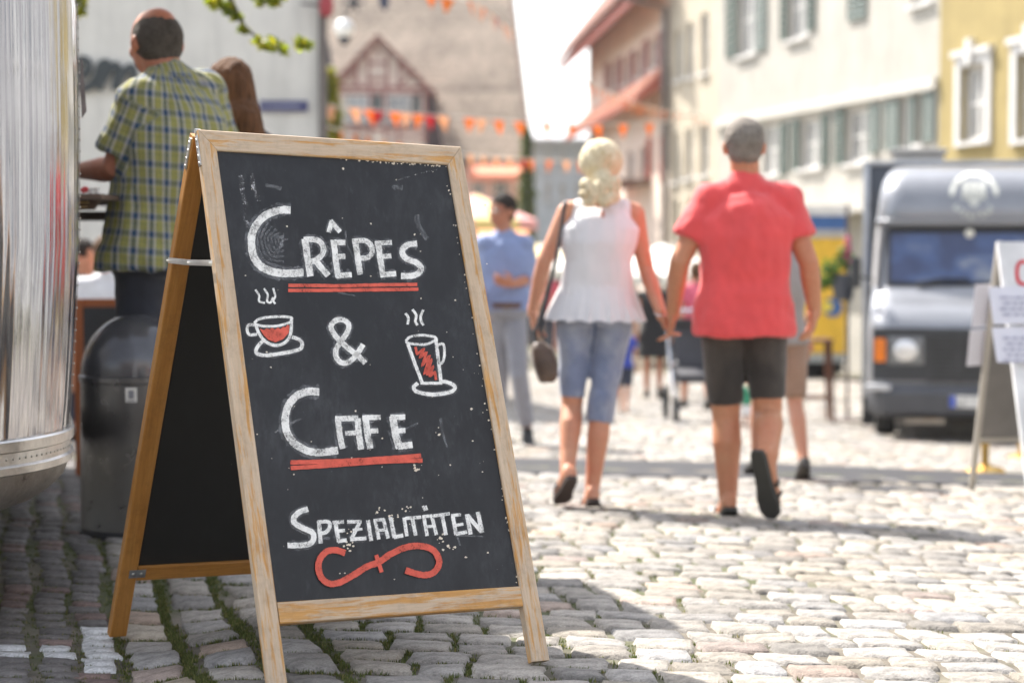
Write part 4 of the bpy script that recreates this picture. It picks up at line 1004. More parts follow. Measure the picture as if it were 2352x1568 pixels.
mb = MB(); pA, pB = W(188, 120, 6.3), W(199, 255, 6.3); mb.prism([pA, pB, W(188, 272, 6.3), W(184, 200, 6.3)], vr*.02); mb.build('hatch_arm', M('arm_steel', (.22,.19,.18), .45, .6, var=.25, scale=20), tr)
CW = M('counter_wood', (.105,.07,.05), .55, var=.3, scale=5, bump=.2, stretch=(1,8,8))
dC = 7.0
def sbox(mb, px0, px1, py0, py1, d0, dep):                 # a board facing the street, seen end on
    a, b = W(px0, py1, d0), W(px1, py0, d0); mb.box((a+b)/2 + V((0, dep/2, 0)), V(((b.x-a.x)/2, 0, 0)), V((0, dep/2, 0)), V((0,0,(b.z-a.z)/2))); return mb
sh_ = thing('serving_shelf', 'dark wooden serving shelf fixed beside the trailer in front of the man', 'shelf', W(150, 470, dC))
m = MB(); sbox(m, 60, 232, 445, 457, dC, 1.3); m.build('shelf_board', CW, sh_)
m = MB(); a = W(60, 458, dC+.2); m.prism([W(60,457.5,dC+.2), W(230,457.5,dC+.2), W(214,482,dC+.2), W(60,482,dC+.2)], (0,.03,0)); m.build('shelf_bracket', CW, sh_)
m = MB(); sbox(m, 60, 200, 464, 466, dC+.15, .04); sbox(m, 60, 196, 474, 476, dC+.15, .04); m.build('brass_strips', M('brass_strip', (.55,.38,.14), .4, .7), sh_)['kind'] = 'stuff'
m = MB(); sbox(m, 40, 252, 486, 504, dC+.6, .5); m.build('lower_shelf', M('lower_wood', (.07,.05,.04), .6), sh_)
fo_ = thing('red_flower_cup', 'small red paper flower on the serving shelf', 'decoration', W(194, 444, dC+.1))
m = MB()
for q in range(7):
    an = q*2*math.pi/7; p = W(194, 436, dC+.1) + V((math.cos(an)*.009, 0, math.sin(an)*.007)); m.ell(p, V((.007,0,.002)), V((0,.006,0)), V((0,.002,.006)), 8, 6)
m.build('petals', M('petal_red', (.55,.02,.03), .5), fo_)
for px in (207, 222):
    t = thing('paper_cup', 'white paper cup on the serving shelf, %s the red flower' % ('beside' if px == 207 else 'farthest from'), 'cup', W(px, 445, dC+.15), 'cups on the serving shelf')
    m = MB(); q = W(px, 444.8, dC+.15); m.lathe(q, [(.0095,0),(.011,.018),(.0115,.021),(.010,.0212),(.009,.004)], 14); m.build('cup', M('paper_white', (.7,.68,.64), .7), t, 40)

# ---- litter bin
B0 = gp(318, 1226); sB = F/ (B0.y); dB = ray(318, 1226)
RB_ = 130/F*B0.y; HB = (1224-714)/F*B0.y*1.0
print('BIN', B0[:], RB_, HB)
bn_ = thing('litter_bin', 'dark metallic domed litter bin standing behind the chalkboard', 'litter bin', B0)
MB_BIN = NT('bin_metal'); kk = MB_BIN; kk.set(Metallic=.85, Roughness=.3); f = kk.noise(kk.coord((1,1,1)), 3, 4); kk.color(kk.ramp(f, [(.3, (.15,.15,.155)), (.7, (.22,.22,.225))])); kk.l(kk.ramp(kk.noise(kk.coord((1,1,1)), 22, 5, .7), [(.3,.24),(.7,.4)]), kk.b.inputs['Roughness'])
zB = (1224-862)/F*B0.y
m = MB(); m.lathe(B0, [(RB_*1.0,.035),(RB_*.998,.2),(RB_*.985,zB-.01)], 40); m.build('drum', kk.m, bn_, 40)
m = MB(); m.lathe(B0, [(RB_*1.18,0),(RB_*1.2,.012),(RB_*1.15,.03),(RB_*1.01,.036)], 40); m.build('base_ring', M('bin_rubber', (.02,.02,.022), .6), bn_, 40)
m = MB(); m.lathe(B0, [(RB_*.99,zB-.012),(RB_*1.012,zB-.008),(RB_*1.012,zB+.012),(RB_*.985,zB+.016)], 40); m.build('rim', kk.m, bn_, 40)
DM = NT('bin_dome'); DM.set(Metallic=.35, Roughness=.12); DM.color(DM.ramp(DM.noise(DM.coord((1,1,1)), 5, 4), [(.3, (.09,.09,.097)), (.7, (.14,.14,.15))]))
hd = HB-zB; m = MB(); m.lathe(B0, [(RB_*.98*math.cos(t), zB+.014+(hd-.014)*math.sin(t)) for t in np.linspace(0, math.pi/2*.985, 14)], 40); m.build('dome', DM.m, bn_, 50)
dvb = V((ray(330,900).x, ray(330,900).y, 0)).normalized()
m = MB(); cB = V((B0.x, B0.y, B0.z+(1224-892)/F*B0.y)); 
st = W(322, 892, B0.y); aa = math.asin((st.x-B0.x+.004)/RB_); nn = V((math.sin(aa), -math.cos(aa), 0)); tt = V((nn.y, -nn.x, 0)); pc = cB + nn*(RB_*.993)
m.box(pc, tt*.021, UPZ*.027, nn*.0015); stk = m.build('sticker', M('sticker_white', (.72,.70,.66), .6), bn_)
m = MB(); m.box(pc + nn*.0022 + UPZ*.002, tt*.010, UPZ*.015, nn*.0006); m.box(pc + nn*.0022 - UPZ*.021, tt*.015, UPZ*.002, nn*.0006); m.build('print', M('print_grey', (.25,.25,.27), .6), stk)['kind'] = 'stuff'

# ---- orange framed menu board behind the bin
OR = M('orange_wood', (.34,.105,.035), .5, var=.2, scale=5, stretch=(1,1,.2)); dS = 9.3
g0 = gp(183, 1092); mn = thing('framed_menu_board', 'dark menu board in an orange brown frame behind the litter bin', 'menu board', (g0.x, g0.y, g0.z)); dS = g0.y
dS = (g0-V((0,0,ZC))).dot(V((0,cp,-sp_)))
def mbx(m, x0, x1, y0, y1, dd=.03): 
    a, b = W(x0, y1, dS), W(x1, y0, dS); return m.box((a+b)/2, V(((b.x-a.x)/2,0,0)), V((0,dd/2,0)), V((0,0,(b.z-a.z)/2)))
for (x0,x1,y0,y1,nm) in ((173,193,686,1092,'side_rail'),(420,440,686,1092,'side_rail'),(193.4,419.6,686,706,'top_rail'),(193.4,419.6,1040,1060,'bottom_rail')):
    m = MB(); mbx(m, x0, x1, y0, y1); m.build(nm, OR, mn)
m = MB(); mbx(m, 192, 421, 705, 1041, .012); m.build('panel', M('panel_charcoal', (.035,.038,.042), .5), mn)
# ------------------------------------------------------------------ people
def remesh(mb, voxel, smooth=3, sfac=.5):
    me = bpy.data.meshes.new('tmp'); me.from_pydata(mb.v, [], mb.f); me.update()
    o = bpy.data.objects.new('tmp', me); C.objects.link(o)
    r = o.modifiers.new('r', 'REMESH'); r.mode = 'VOXEL'; r.voxel_size = voxel; r.use_smooth_shade = True
    if smooth: s_ = o.modifiers.new('s', 'SMOOTH'); s_.factor = sfac; s_.iterations = smooth
    dg = bpy.context.evaluated_depsgraph_get(); dg.update()
    out = bpy.data.meshes.new_from_object(o.evaluated_get(dg)); bpy.data.objects.remove(o); bpy.data.meshes.remove(me)
    return out
def finish(me, name, mat, parent, fold=0, fscale=9, stretch=(1,1,.5), label=None, hair=False):
    n = len(me.vertices); co = np.empty(n*3, np.float32); me.vertices.foreach_get('co', co); co = co.reshape(-1,3)
    if fold:
        no = np.empty(n*3, np.float32); me.vertices.foreach_get('normal', no); no = no.reshape(-1,3)
        d = np.array([(0 if hair else .9*(.5-abs(noise.noise(V((c[0]*4.5+c[2]*3.5, c[1]*4.5, c[2]*6.5-c[0]*3)))))) + noise.noise(V((c[0]*fscale*stretch[0], c[1]*fscale*stretch[1], c[2]*fscale*stretch[2]))) + .5*noise.noise(V((c[0]*fscale*2.3*stretch[0]+5, c[1]*fscale*2.3*stretch[1], c[2]*fscale*2.3*stretch[2]+c[0]*6))) for c in co], np.float32)
        if hair: d = -np.abs(d)*1.6 + .4
        co = co + no*d[:,None]*fold
    co = co - np.array(ORG[parent], np.float32); me.vertices.foreach_set('co', co.reshape(-1)); me.update()
    me.polygons.foreach_set('use_smooth', [True]*len(me.polygons)); me.name = name
    me.materials.clear(); me.materials.append(mat); o = link(name, me, mat, parent)
    if label: o['label'] = label
    return o
def mat_skin(name, col):
    if name in MATS: return MATS[name]
    k = NT(name); v = k.coord((1,1,1)); f = k.noise(v, 7, 4); g = k.noise(v, 60, 3)
    c = k.ramp(f, [(.3, tuple(c*q for c, q in zip(col, (1.05,.80,.76)))), (.7, tuple(c*1.08 for c in col))]); k.color(k.mix(1.0, c, k.ramp(g, [(.3,.9),(.7,1.04)]), 'MULTIPLY'))
    k.set(Roughness=.5); k.b.inputs['Subsurface Weight'].default_value = .12; k.b.inputs['Subsurface Radius'].default_value = (.6,.25,.12); k.b.inputs['Subsurface Scale'].default_value = .02
    k.bump(g, .12, .003); MATS[name] = k.m; return k.m
def mat_cloth(name, col, var=.1, bump=.25, rough=.85, scale=9, fade=None):
    if name in MATS: return MATS[name]
    k = NT(name); v = k.coord((1,1,1)); f = k.noise(v, scale, 5, .6); wv = k.noise(v, 260, 2)
    stops = [(.3, tuple(c*(1-var) for c in col)), (.7, tuple(min(1,c*(1+var)) for c in col))]
    c = k.ramp(f, stops)
    if fade: c = k.mix(k.ramp(k.noise(k.coord((1,1,.7)), 3.2, 5, .65), [(.42, 0), (.66, 1)]), c, fade)
    k.color(c); k.set(Roughness=rough); k.b.inputs['Sheen Weight'].default_value = .25
    k.bump(k.math('ADD', k.noise(v, 14, 4), k.math('MULTIPLY', wv, .25)), bump, .006); MATS[name] = k.m; return k.m
def mat_hair(name, a, b, sc=(60,60,9)):
    if name in MATS: return MATS[name]
    k = NT(name); f = k.noise(k.coord(sc), 2.2, 5, .7, .3); g = k.noise(k.coord((1,1,1)), 14, 4)
    k.color(k.mix(k.ramp(g, [(.35, 0), (.65, .6)]), k.ramp(f, [(.3, a), (.7, b)]), b)); k.set(Roughness=.62); k.b.inputs['Specular IOR Level'].default_value = .12; k.bump(f, 1.0, .010); MATS[name] = k.m; return k.m
def frame(fwd): 
    f = V((fwd[0], fwd[1], 0)).normalized(); return f, V((f.y, -f.x, 0))            # forward, right-hand side of the person
def ellring(c, r, f, a, b, n=20, e=2.3):
    out = []
    for i in range(n):
        t = 2*math.pi*i/n; ct, st_ = math.cos(t), math.sin(t)
        out.append(c + r*(math.copysign(abs(ct)**(2/e), ct)*a) + f*(math.copysign(abs(st_)**(2/e), st_)*b))
    return out
def torso_rings(J, P, grow=0.0, lo=-.09, hi=1.06):
    s = P['s']; hc = (J['hipL']+J['hipR'])/2; sc_ = (J['shL']+J['shR'])/2; up = (sc_-hc); L = up.length; up.normalize()
    rh = (J['hipR']-J['hipL']).normalized(); rs = (J['shR']-J['shL']).normalized(); sw = (J['shR']-J['shL']).length/2
    g = P.get('g', 1.0); bl_ = P.get('belly', 1.0); fem = P.get('fem', 0)
    # t, half width, half depth
    W_ = [(-.09,.135,.10),(0,.172,.118),(.14,.178*(1+.03*fem),.120),(.34,.158*(1-.13*fem),.112*bl_),(.52,.158*(1-.08*fem),.115*bl_),(.70,.172,.122),(.84,.178,.112),(.94,sw/s*.86/g,.100),(1.04,.115,.070)]
    out = []
    for t, a, b in W_:
        if t < lo or t > hi: continue
        r = (rh*(1-t)+rs*t).normalized(); f = up.cross(r); f = f if f.dot(P['f']) > 0 else -f
        off = f*(.02*(bl_-1)*8*max(0, 1-abs(t-.4)/.35))
        back = f*(-.012 if .5 < t < 1 else 0)
        out.append(ellring(hc + up*L*t + off + back, r, f, a*g*s+grow, b*g*s+grow))
    return out, hc, sc_, up, L
def hand(mb, wr, tip, palm_n, thumb, s, curl=.5, grip=False):
    """palm, five separate fingers with their bends, thumb off the side of the palm"""
    d = (tip-wr).normalized(); n = (palm_n - d*palm_n.dot(d)).normalized(); side = d.cross(n)
    if side.dot(thumb) < 0: side = -side
    pc = wr + d*.045*s; mb.ell(pc, side*.041*s, d*.054*s, n*.016*s, 14, 10); mb.tube([wr-d*.02*s, wr+d*.03*s], [.027*s, .029*s], 10)
    for k, (o, L) in enumerate(((.029,.072),(.010,.080),(-.010,.074),(-.028,.058))):
        a = pc + d*.038*s + side*o*s; c1 = curl*(1+.08*k); p = [a - d*.02*s]; dd = d + side*o*2.0; dd.normalize(); q = a
        for j, fr in enumerate((.45,.32,.23)):
            p.append(q); ang = c1*(.55, 1.0, .8)[j]; dd = (dd*math.cos(ang) + n*math.sin(ang)).normalized(); q = q + dd*L*s*fr*1.0
        p.append(q); mb.tube(p, [.0095*s,.0095*s,.0088*s,.008*s,.0068*s], 8, True)
    b0 = pc - d*.022*s + side*.032*s; t1 = b0 + (d*.55+side*.75+n*.3).normalized()*.032*s; t2 = t1 + (d*.9+side*.1+n*.45).normalized()*.030*s; t3 = t2 + (d*.9-side*.25+n*.5).normalized()*.020*s
    mb.tube([b0, t1, t2, t3], [.013*s,.0115*s,.0098*s,.0085*s], 8, True)
def foot(mb, an, to, s, r=1.0, sole=0):
    d = (to-an); dn = V((d.x, d.y, d.z)); L = dn.length; dn.normalize(); side = dn.cross(UPZ).normalized(); up = side.cross(dn)
    if 'x' == 'y': pass
    heel = an - dn*.045*s - up*.045*s
    rings = []
    for t, a, hb, hu in ((-.02,.022,.0,.05),(.0,.032,-.004,.07),(.25,.036,-.004,.085),(.45,.038,-.004,.06),(.7,.046,-.004,.042),(.9,.042,-.003,.030),(1.0,.026,0,.018)):
        c = heel + dn*(L+.045*s)*t + up*((hb+hu)/2*s*r - (.018*s)); rings.append(ellring(c, side, up, a*s*r, (hu-hb)/2*s*r, 14, 2.4))
    mb.loft(rings)
def head_mesh(mb, hc, f, s, tilt=V((0,0,0)), broad=1.0, bald=False):
    up = (UPZ + tilt).normalized(); f = (f - up*f.dot(up)).normalized(); r = f.cross(up)
    X = lambda a, b, c: hc + r*a*s + f*b*s + up*c*s
    mb.ell(X(0,-.008,.022), r*.076*s*broad, f*.095*s, up*.092*s, 20, 14)
    if bald: mb.ell(X(0,-.020,.062), r*.060*s, f*.070*s, up*.0545*s, 20, 14)
    mb.ell(X(0,.020,-.035), r*.060*s*broad, f*.070*s, up*.075*s, 18, 12)
    mb.ell(X(0,.058,-.080), r*.028*s*broad, f*.026*s, up*.024*s, 12, 8)
    mb.tube([X(0,.084,.020), X(0,.103,-.018), X(0,.098,-.030)], [.010*s,.013*s,.014*s], 8, True)
    for q in (-1, 1):
        mb.ell(X(q*.016,.090,-.028), r*.009*s, f*.010*s, up*.008*s, 8, 6)
        mb.ell(X(q*.032,.072,.022), r*.022*s, f*.014*s, up*.008*s, 10, 6)
        mb.ell(X(q*.045,.058,-.028), r*.020*s, f*.020*s, up*.022*s, 10, 8)
        mb.ell(X(q*.078*broad,-.012,-.010), r*.009*s + f*.004*s*q*0, f*.020*s, up*.032*s, 10, 8)
        mb.ell(X(q*.086*broad,-.018,-.004), r*.006*s, f*.016*s, up*.024*s, 10, 8)
    mb.ell(X(0,.086,-.052), r*.022*s, f*.010*s, up*.006*s, 10, 6); mb.ell(X(0,.084,-.062), r*.018*s, f*.010*s, up*.006*s, 10, 6)
    return X, r, f, up
def eyes(parent, X, r, f, up, s):
    EW, EB = M('eye_white', (.6,.57,.53), .2), M('eye_iris', (.06,.045,.035), .15)
    for q in (-1, 1):
        m = MB(); m.ell(X(q*.031,.070,.004), r*.013*s, f*.012*s, up*.010*s, 10, 8); e = m.build('eye', EW, parent, 60)
        m = MB(); m.ell(X(q*.031,.080,.004), r*.006*s, f*.004*s, up*.006*s, 8, 6); m.build('iris', EB, e, 60)
    m = MB()
    for q in (-1, 1): m.tube([X(q*.014,.086,.022), X(q*.034,.082,.028), X(q*.050,.070,.022)], [.004*s,.0045*s,.003*s], 6, True)
    m.build('eyebrows', M('brow_brown', (.06,.04,.03), .8), parent)['kind'] = 'stuff'
    m = MB(); m.ell(X(0,.090,-.057), r*.022*s, f*.008*s, up*.005*s, 10, 6); m.build('lips', M('lip_rose', (.35,.12,.10), .45), parent, 60)
def arm_pts(sh, el, wr): return [sh, sh.lerp(el,.5), el, el.lerp(wr,.3), wr]
def traps(mb, J, P, grow=0.0, st=.05):
    s = P['s']; n_ = P.get('gn', 1.0); scn = (J['shL']+J['shR'])/2; nk = scn.lerp(J['head'], .46)
    for q in 'LR':
        sh = J['sh'+q]; mb.tube([sh.lerp(scn,st)+V((0,0,.006*s)), sh.lerp(scn,.5).lerp(nk,.18), scn.lerp(nk,.62).lerp(sh,.10)], [.050*s+grow,.047*s*n_+grow,.046*s*n_+grow], 12, True)
def limbs(mb, J, P, legs=True):
    s = P['s']; g = P.get('ga', P.get('g', 1.0)); gl = P.get('gl', 1.0); traps(mb, J, P)
    for q in 'LR':
        sh, el, wr = J['sh'+q], J['el'+q], J['wr'+q]
        mb.tube(arm_pts(sh, el, wr), [.056*s*g,.046*s*g,.040*s*g,.041*s*g,.028*s*g], 14, True)
        mb.tube([el.lerp(wr,.08), el.lerp(wr,.42)], [.040*s*g,.040*s*g], 12, True)
        if not legs: continue
        hp, kn, an = J['hip'+q], J['kn'+q], J['an'+q]; f = P['f']
        ca = kn.lerp(an,.30) - f*.012*s if (an-kn).z < -.1 else kn.lerp(an,.30)
        mb.tube([hp + V((0,0,-.03*s)), hp.lerp(kn,.5), kn, ca, kn.lerp(an,.72), an], [.078*s*gl,.068*s*gl,.052*s*gl,.055*s*gl,.042*s*gl,.036*s*gl], 16, True)
def person(label, J, P, loc, group=None):
    """body as one closed skin; clothes and hair are its children"""
    s = P['s']; f, r = frame(P['fwd']); P['f'] = f
    root = thing('person', label, 'person', loc, group)
    mb = MB(); rings, hc, scn, up, L = torso_rings(J, P); mb.loft(rings); limbs(mb, J, P)
    hd = J['head']; hf = V((*P.get('hfwd', P['fwd'])[:2], (P.get('hfwd', (0,0,0))+(0,))[2] if len(P.get('hfwd', (0,0))) > 2 else 0)); nk = P.get('gn', 1.0)
    mb.tube([scn - up*.03*s, scn.lerp(hd,.45), hd - V((0,0,.03*s)) - hf.normalized()*.012*s], [.075*s*nk,.056*s*nk,.056*s*nk], 14, True)
    X, hr, hfv, hup = head_mesh(mb, hd, hf, P.get('hs', s), P.get('tilt', V((0,0,0))), P.get('broad', 1), P.get('bald'))
    for q in 'LR':
        hn = P.get('hand'+q, {}); hand(mb, J['wr'+q], J['ha'+q], V(hn.get('n', f)), V(hn.get('t', f)), s, hn.get('c', .5))
        if not P.get('shoes'): foot(mb, J['an'+q], J['to'+q], s)
    vx = P.get('vox', .0075); b = finish(remesh(mb, vx, 2), 'body', mat_skin(*P['skin']), root)
    if P.get('face', True): eyes(b, X, hr, hfv, hup, P.get('hs', s))
    return root, b, X, (hr, hfv, hup), (hc, scn, up, L)
def shirt(root, J, P, mat, grow=.016, hem=-.05, sleeve=.5, flare=.02, name='shirt', fold=.006, vox=.009, neck=1.0, sgrow=.012, loose=1.0):
    s = P['s']; mb = MB(); rings, hc, scn, up, L = torso_rings(J, P, grow, lo=.1, hi=1.1); traps(mb, J, P, grow)
    rh = (J['hipR']-J['hipL']).normalized(); f = P['f']; g = P.get('g', 1.0); bl_ = P.get('belly', 1)
    w0, d0 = .178*g*s*loose+grow+flare, .120*g*s*max(1, bl_*.93)*loose+grow+flare
    low = [ellring(hc + up*L*hem + V((0,0,0)), rh, f, w0*1.0, d0), ellring(hc + up*L*(hem*.4+.05), rh, f, w0*.99, d0*.99)]
    mb.loft(low + rings)
    mb.tube([scn - up*.02, scn.lerp(J['head'], .30*neck)], [.088*s*P.get('gn',1), .068*s*P.get('gn',1)], 14, True)
    gA = P.get('ga', g)
    for q in 'LR':
        sh, el, wr = J['sh'+q], J['el'+q], J['wr'+q]
        mb.ell(sh, V((.066*s*gA+sgrow,0,0)), V((0,.064*s*gA+sgrow,0)), V((0,0,.062*s*gA+sgrow)), 14, 10)
        if sleeve <= 1: e = sh.lerp(el, sleeve); mb.tube([scn.lerp(sh,.6), sh, sh.lerp(e,.5), e], [.072*s*gA+sgrow, .060*s*gA+sgrow, .056*s*gA+sgrow*1.3, .055*s*gA+sgrow*1.8], 14)
        else: mb.tube([scn.lerp(sh,.6), sh, sh.lerp(el,.5), el, el.lerp(wr, sleeve-1)], [.07*s*gA+sgrow, .058*s*gA+sgrow, .052*s*gA+sgrow, .046*s*gA+sgrow, .042*s*gA+sgrow], 14)
    me = remesh(mb, vox, 12); return finish(me, name, mat, root, fold, 11, (1,1,.7))
def bottoms(root, J, P, mat, length=.85, grow=.018, name='shorts', fold=.004, vox=.009, top=.16, taper=1.0, hemc=None):
    """trousers or shorts: length 0..1 reaches the knee, up to 2 the ankle"""
    s = P['s']; mb = MB(); rings, hc, scn, up, L = torso_rings(J, P, max(grow*.9, .015), lo=-.1, hi=.2); mb.loft(rings)
    gl = P.get('gl', 1.0)
    for q in 'LR':
        hp, kn, an = J['hip'+q], J['kn'+q], J['an'+q]
        a = hp + V((0,0,-.02*s))
        if length <= 1: e = hp.lerp(kn, length); mb.tube([a, hp.lerp(kn,.4*length), e], [.084*s*gl+grow,.074*s*gl+grow,(.060*s*gl+grow*.7)*taper], 18)
        else: e = kn.lerp(an, length-1); mb.tube([a, hp.lerp(kn,.5), kn, kn.lerp(an,(length-1)*.5), e], [.078*s*gl+grow,.070*s*gl+grow,.056*s*gl+grow,(.054*s*gl+grow)*taper,(.046*s*gl+grow)*taper], 18)
    me = remesh(mb, vox, 4); return finish(me, name, mat, root, fold, 13, (1,1,.8))
def hair_cap(root, hd, fr3, s, mat, back=.014, lift=.012, r=(.084,.100,.094), fold=.008, vox=.006, extra=None, name='hair', fs=30, st_=(1,1,1)):
    hr, hf, hu = fr3; mb = MB(); mb.ell(hd - hf*back*s + hu*(.022+lift)*s, hr*r[0]*s, hf*r[1]*s, hu*r[2]*s, 20, 14); mb.ell(hd - hf*.036*s - hu*.022*s, hr*.074*s, hf*.062*s, hu*.066*s, 18, 12)
    if extra: extra(mb)
    return finish(remesh(mb, vox, 1), name, mat, root, fold, fs, st_, hair=True)
def Jpx(d, **k):
    return {n: W(v[0], v[1], d + (v[2] if len(v) > 2 else 0)) for n, v in k.items()}
SOLE = M('sandal_sole', (.045,.045,.04), .8, bump=.3); STRAP = M('sandal_strap', (.05,.035,.03), .6)
def sandal(root, an, to, s, mat=SOLE, lab='sandal', strap=True):
    dn = (to-an); L = dn.length; dn.normalize(); side = dn.cross(UPZ).normalized(); up = side.cross(dn); heel = an - dn*.06*s - up*.082*s
    P_ = [(0,.024),(.08,.034),(.3,.036),(.5,.036),(.75,.050),(.92,.044),(1.0,.022)]; LL = L+.085*s
    pts = [heel + dn*LL*t - side*w_*s for t, w_ in P_] + [heel + dn*LL*t + side*w_*s for t, w_ in P_[::-1]]
    m = MB(); m.prism(pts, up*.020*s); o = m.build(lab, mat, root, 60)
    if strap:
        m = MB(); c = heel + dn*LL*.68 + up*.022*s
        for k_ in (0, .10): cc = c - dn*LL*k_*1.6; m.tube([cc - side*.048*s, cc - side*.040*s + up*.032*s, cc + up*(.046+k_*.15)*s, cc + side*.040*s + up*.032*s, cc + side*.048*s], .009*s, 8)
        m.build('strap', STRAP, o)
    return o
def shoe(root, an, to, s, mat, name='shoe'):
    m = MB(); foot(m, an, to, s*1.08, 1.08); return finish(remesh(m, .008, 2), name, mat, root)

# ---- man in the red shirt
d = 8.8
J = Jpx(d, head=(1708,336), shL=(1630,463), shR=(1800,459,.0), elL=(1560,604,-.02), elR=(1858,606,-.05), wrL=(1546,716,.10), wrR=(1871,712,.0), haL=(1540,768,.12), haR=(1866,764,-.02),
        hipL=(1659,742), hipR=(1757,742), knL=(1668,962,.03), knR=(1764,948,-.02), anL=(1672,1140,.0), anR=(1766,1046,-.30), toL=(1655,1172,.22), toR=(1790,1158,-.22))
J['wrL'] += V((0,.0,0)); 
P = dict(s=1.06, g=1.10, ga=1.08, gl=1.15, belly=1.08, fwd=(-.02,1), skin=('skin_tan_a', (.50,.245,.135)), handL=dict(n=(-1,.1,0), t=(0,1,0), c=.75), handR=dict(n=(-1,.2,0), t=(0,1,0), c=.8), gn=1.12, broad=1.04, vox=.008)
loc = gp(1710, 1182)
mr, body, X, fr3, tr_ = person('man in a red t-shirt and dark shorts holding the blonde woman by the hand', J, P, loc)
shirt(mr, J, P, mat_cloth('jersey_red', (.74,.075,.078), .08, .45), grow=.022, hem=-.10, sleeve=.62, flare=.018, name='t_shirt', fold=.011, sgrow=.013, neck=1.12, loose=.93)
bottoms(mr, J, P, mat_cloth('washed_black_denim', (.030,.024,.020), .25, .4, fade=(.085,.068,.055)), length=.84, grow=.006, taper=1.04)
hair_cap(mr, J['head'], fr3, P['s'], mat_hair('hair_grey', (.075,.06,.05), (.36,.32,.28), (60,60,30)), back=.016, lift=.006, r=(.088,.098,.096), fold=.005)
sandal(mr, J['anL'], J['toL'], P['s']); sandal(mr, J['anR'], J['toR'], P['s'])
gl_ = MB(); gl_.tube([X(-.080,-.02,.012), X(-.082,.05,.014), X(-.070,.082,.010)], .0035, 6); gl_.build('glasses', M('glasses_dark', (.02,.02,.02), .3), mr)

# ---- blonde woman
d = 9.1
J = Jpx(d, head=(1380,386), shL=(1304,487), shR=(1456,490), elL=(1250,600,-.02), elR=(1484,618,.0), wrL=(1224,712,.02), wrR=(1518,718,-.12), haL=(1228,766,.02), haR=(1534,762,-.10),
        hipL=(1322,726), hipR=(1412,726), knL=(1314,930,.06), knR=(1379,950,.02), anL=(1303,1080,-.10), anR=(1360,1124,.0), toL=(1284,1120,.04), toR=(1350,1150,.20))
P = dict(s=1.0, g=.97, ga=.94, gl=.98, fem=1, fwd=(-.03,1), skin=('skin_tan_b', (.56,.29,.18)), handL=dict(n=(1,.2,0), t=(0,1,0), c=.85), handR=dict(n=(1,.1,0), t=(0,1,0), c=.75), vox=.008)
loc = gp(1350, 1162)
wo_, body, X, fr3, tr_ = person('blonde woman in a white sleeveless blouse and cropped jeans holding a brown bag', J, P, loc)
WHT = mat_cloth('white_blouse', (.74,.735,.76), .04, .35)
hc, scn, up, L = tr_; f = P['f']; rr = (J['shR']-J['shL']).normalized(); s = P['s']
mb = MB(); rings, *_ = torso_rings(J, P, .014, lo=.1, hi=1.1)
wst = ellring(hc + up*L*.30, rr, f, .172, .130)
mb.loft([ellring(hc + up*L*.12, rr, f, .185, .140)] + [wst] + rings[2:]); traps(mb, J, P, .010, .34)
finish(remesh(mb, .009, 4), 'blouse', WHT, wo_, .005, 12, (1,1,.45))
rings = []
for k, (t, a) in enumerate(((.34,.165),(.24,.183),(.12,.205),(.02,.222),(-.04,.232))):
    n = 72; amp = (0,.003,.007,.011,.014)[k]; c = hc + up*L*t
    rings.append([c + rr*math.cos(2*math.pi*i/n)*(a+amp*math.sin(i*2.45)) + f*math.sin(2*math.pi*i/n)*(a*.76+amp*math.sin(i*2.45)) + up*(.006*math.sin(i*1.3) if k == 4 else 0) for i in range(n)])
m = MB(); m.loft(rings, cap=False); inner_ = [[c_ + (hc+up*(c_-hc).dot(up)-c_).normalized()*.004 for c_ in r_] for r_ in rings]; m.loft(inner_, cap=False); m.build('peplum', WHT, wo_, 80)
m = MB(); c = scn - f*.116 - up*.020; m.box(c + up*-.03, rr*.0075, up*.055, f*.006); m.build('back_slit', mat_skin('skin_slit', (.42,.16,.10)), wo_)
bottoms(wo_, J, P, mat_cloth('faded_denim', (.19,.235,.37), .15, .45, fade=(.46,.49,.56)), length=.90, grow=.008, taper=.93, name='jeans', top=.1)
m = MB(); kn, an = J['knR'], J['anR']; m.tube([J['hipR'].lerp(kn,.75), kn, kn.lerp(an,.11)], [.068,.066,.064], 18); finish(remesh(m, .009, 3), 'jeans_cuff', MATS['faded_denim'], wo_, .003)
BL = mat_hair('hair_blonde', (.50,.37,.17), (.86,.78,.58), (30,30,16))
def bun(mb):
    hd = J['head']; hr, hf, hu = fr3
    rnd = random.Random(5)
    for k in range(26):
        t = k/25; a = W(1380 + rnd.uniform(-34, 34), 412 + t*52, 9.1-.13) ; mb.ell(a, V((.034,0,0)), V((0,.034,0)), V((0,0,.030)), 10, 8)
    mb.ell(hd - hf*.08 - hu*.05, hr*.052, hf*.05, hu*.06)
hair_cap(wo_, J['head'], fr3, 1.0, BL, back=.014, lift=.012, r=(.104,.112,.104), fold=.006, fs=34, st_=(1,1,.35))
mb = MB(); bun(mb); finish(remesh(mb, .006, 1), 'ponytail', BL, wo_, .012, 24, hair=True)
sandal(wo_, J['anL'], J['toL'], .92, STRAP); sandal(wo_, J['anR'], J['toR'], .92, STRAP)
m = MB(); w_ = J['wrR']; m.tube([w_ + (V((math.cos(a), 0, math.sin(a)*.4)))*.030 + V((0, math.sin(a)*.03, 0)) for a in np.linspace(0, 2*math.pi, 16)], .0035, 6); m.build('bracelet', M('silver', (.8,.8,.78), .2, .95), wo_)
m = MB(); m.tube([W(1367,742,9.1-.150), W(1366,775,9.1-.165), W(1358,812,9.1-.13)], .005, 6); m.build('back_seam', MATS['cloth_seam'] if 'cloth_seam' in MATS else M('cloth_seam', (.05,.07,.13), .8), wo_)
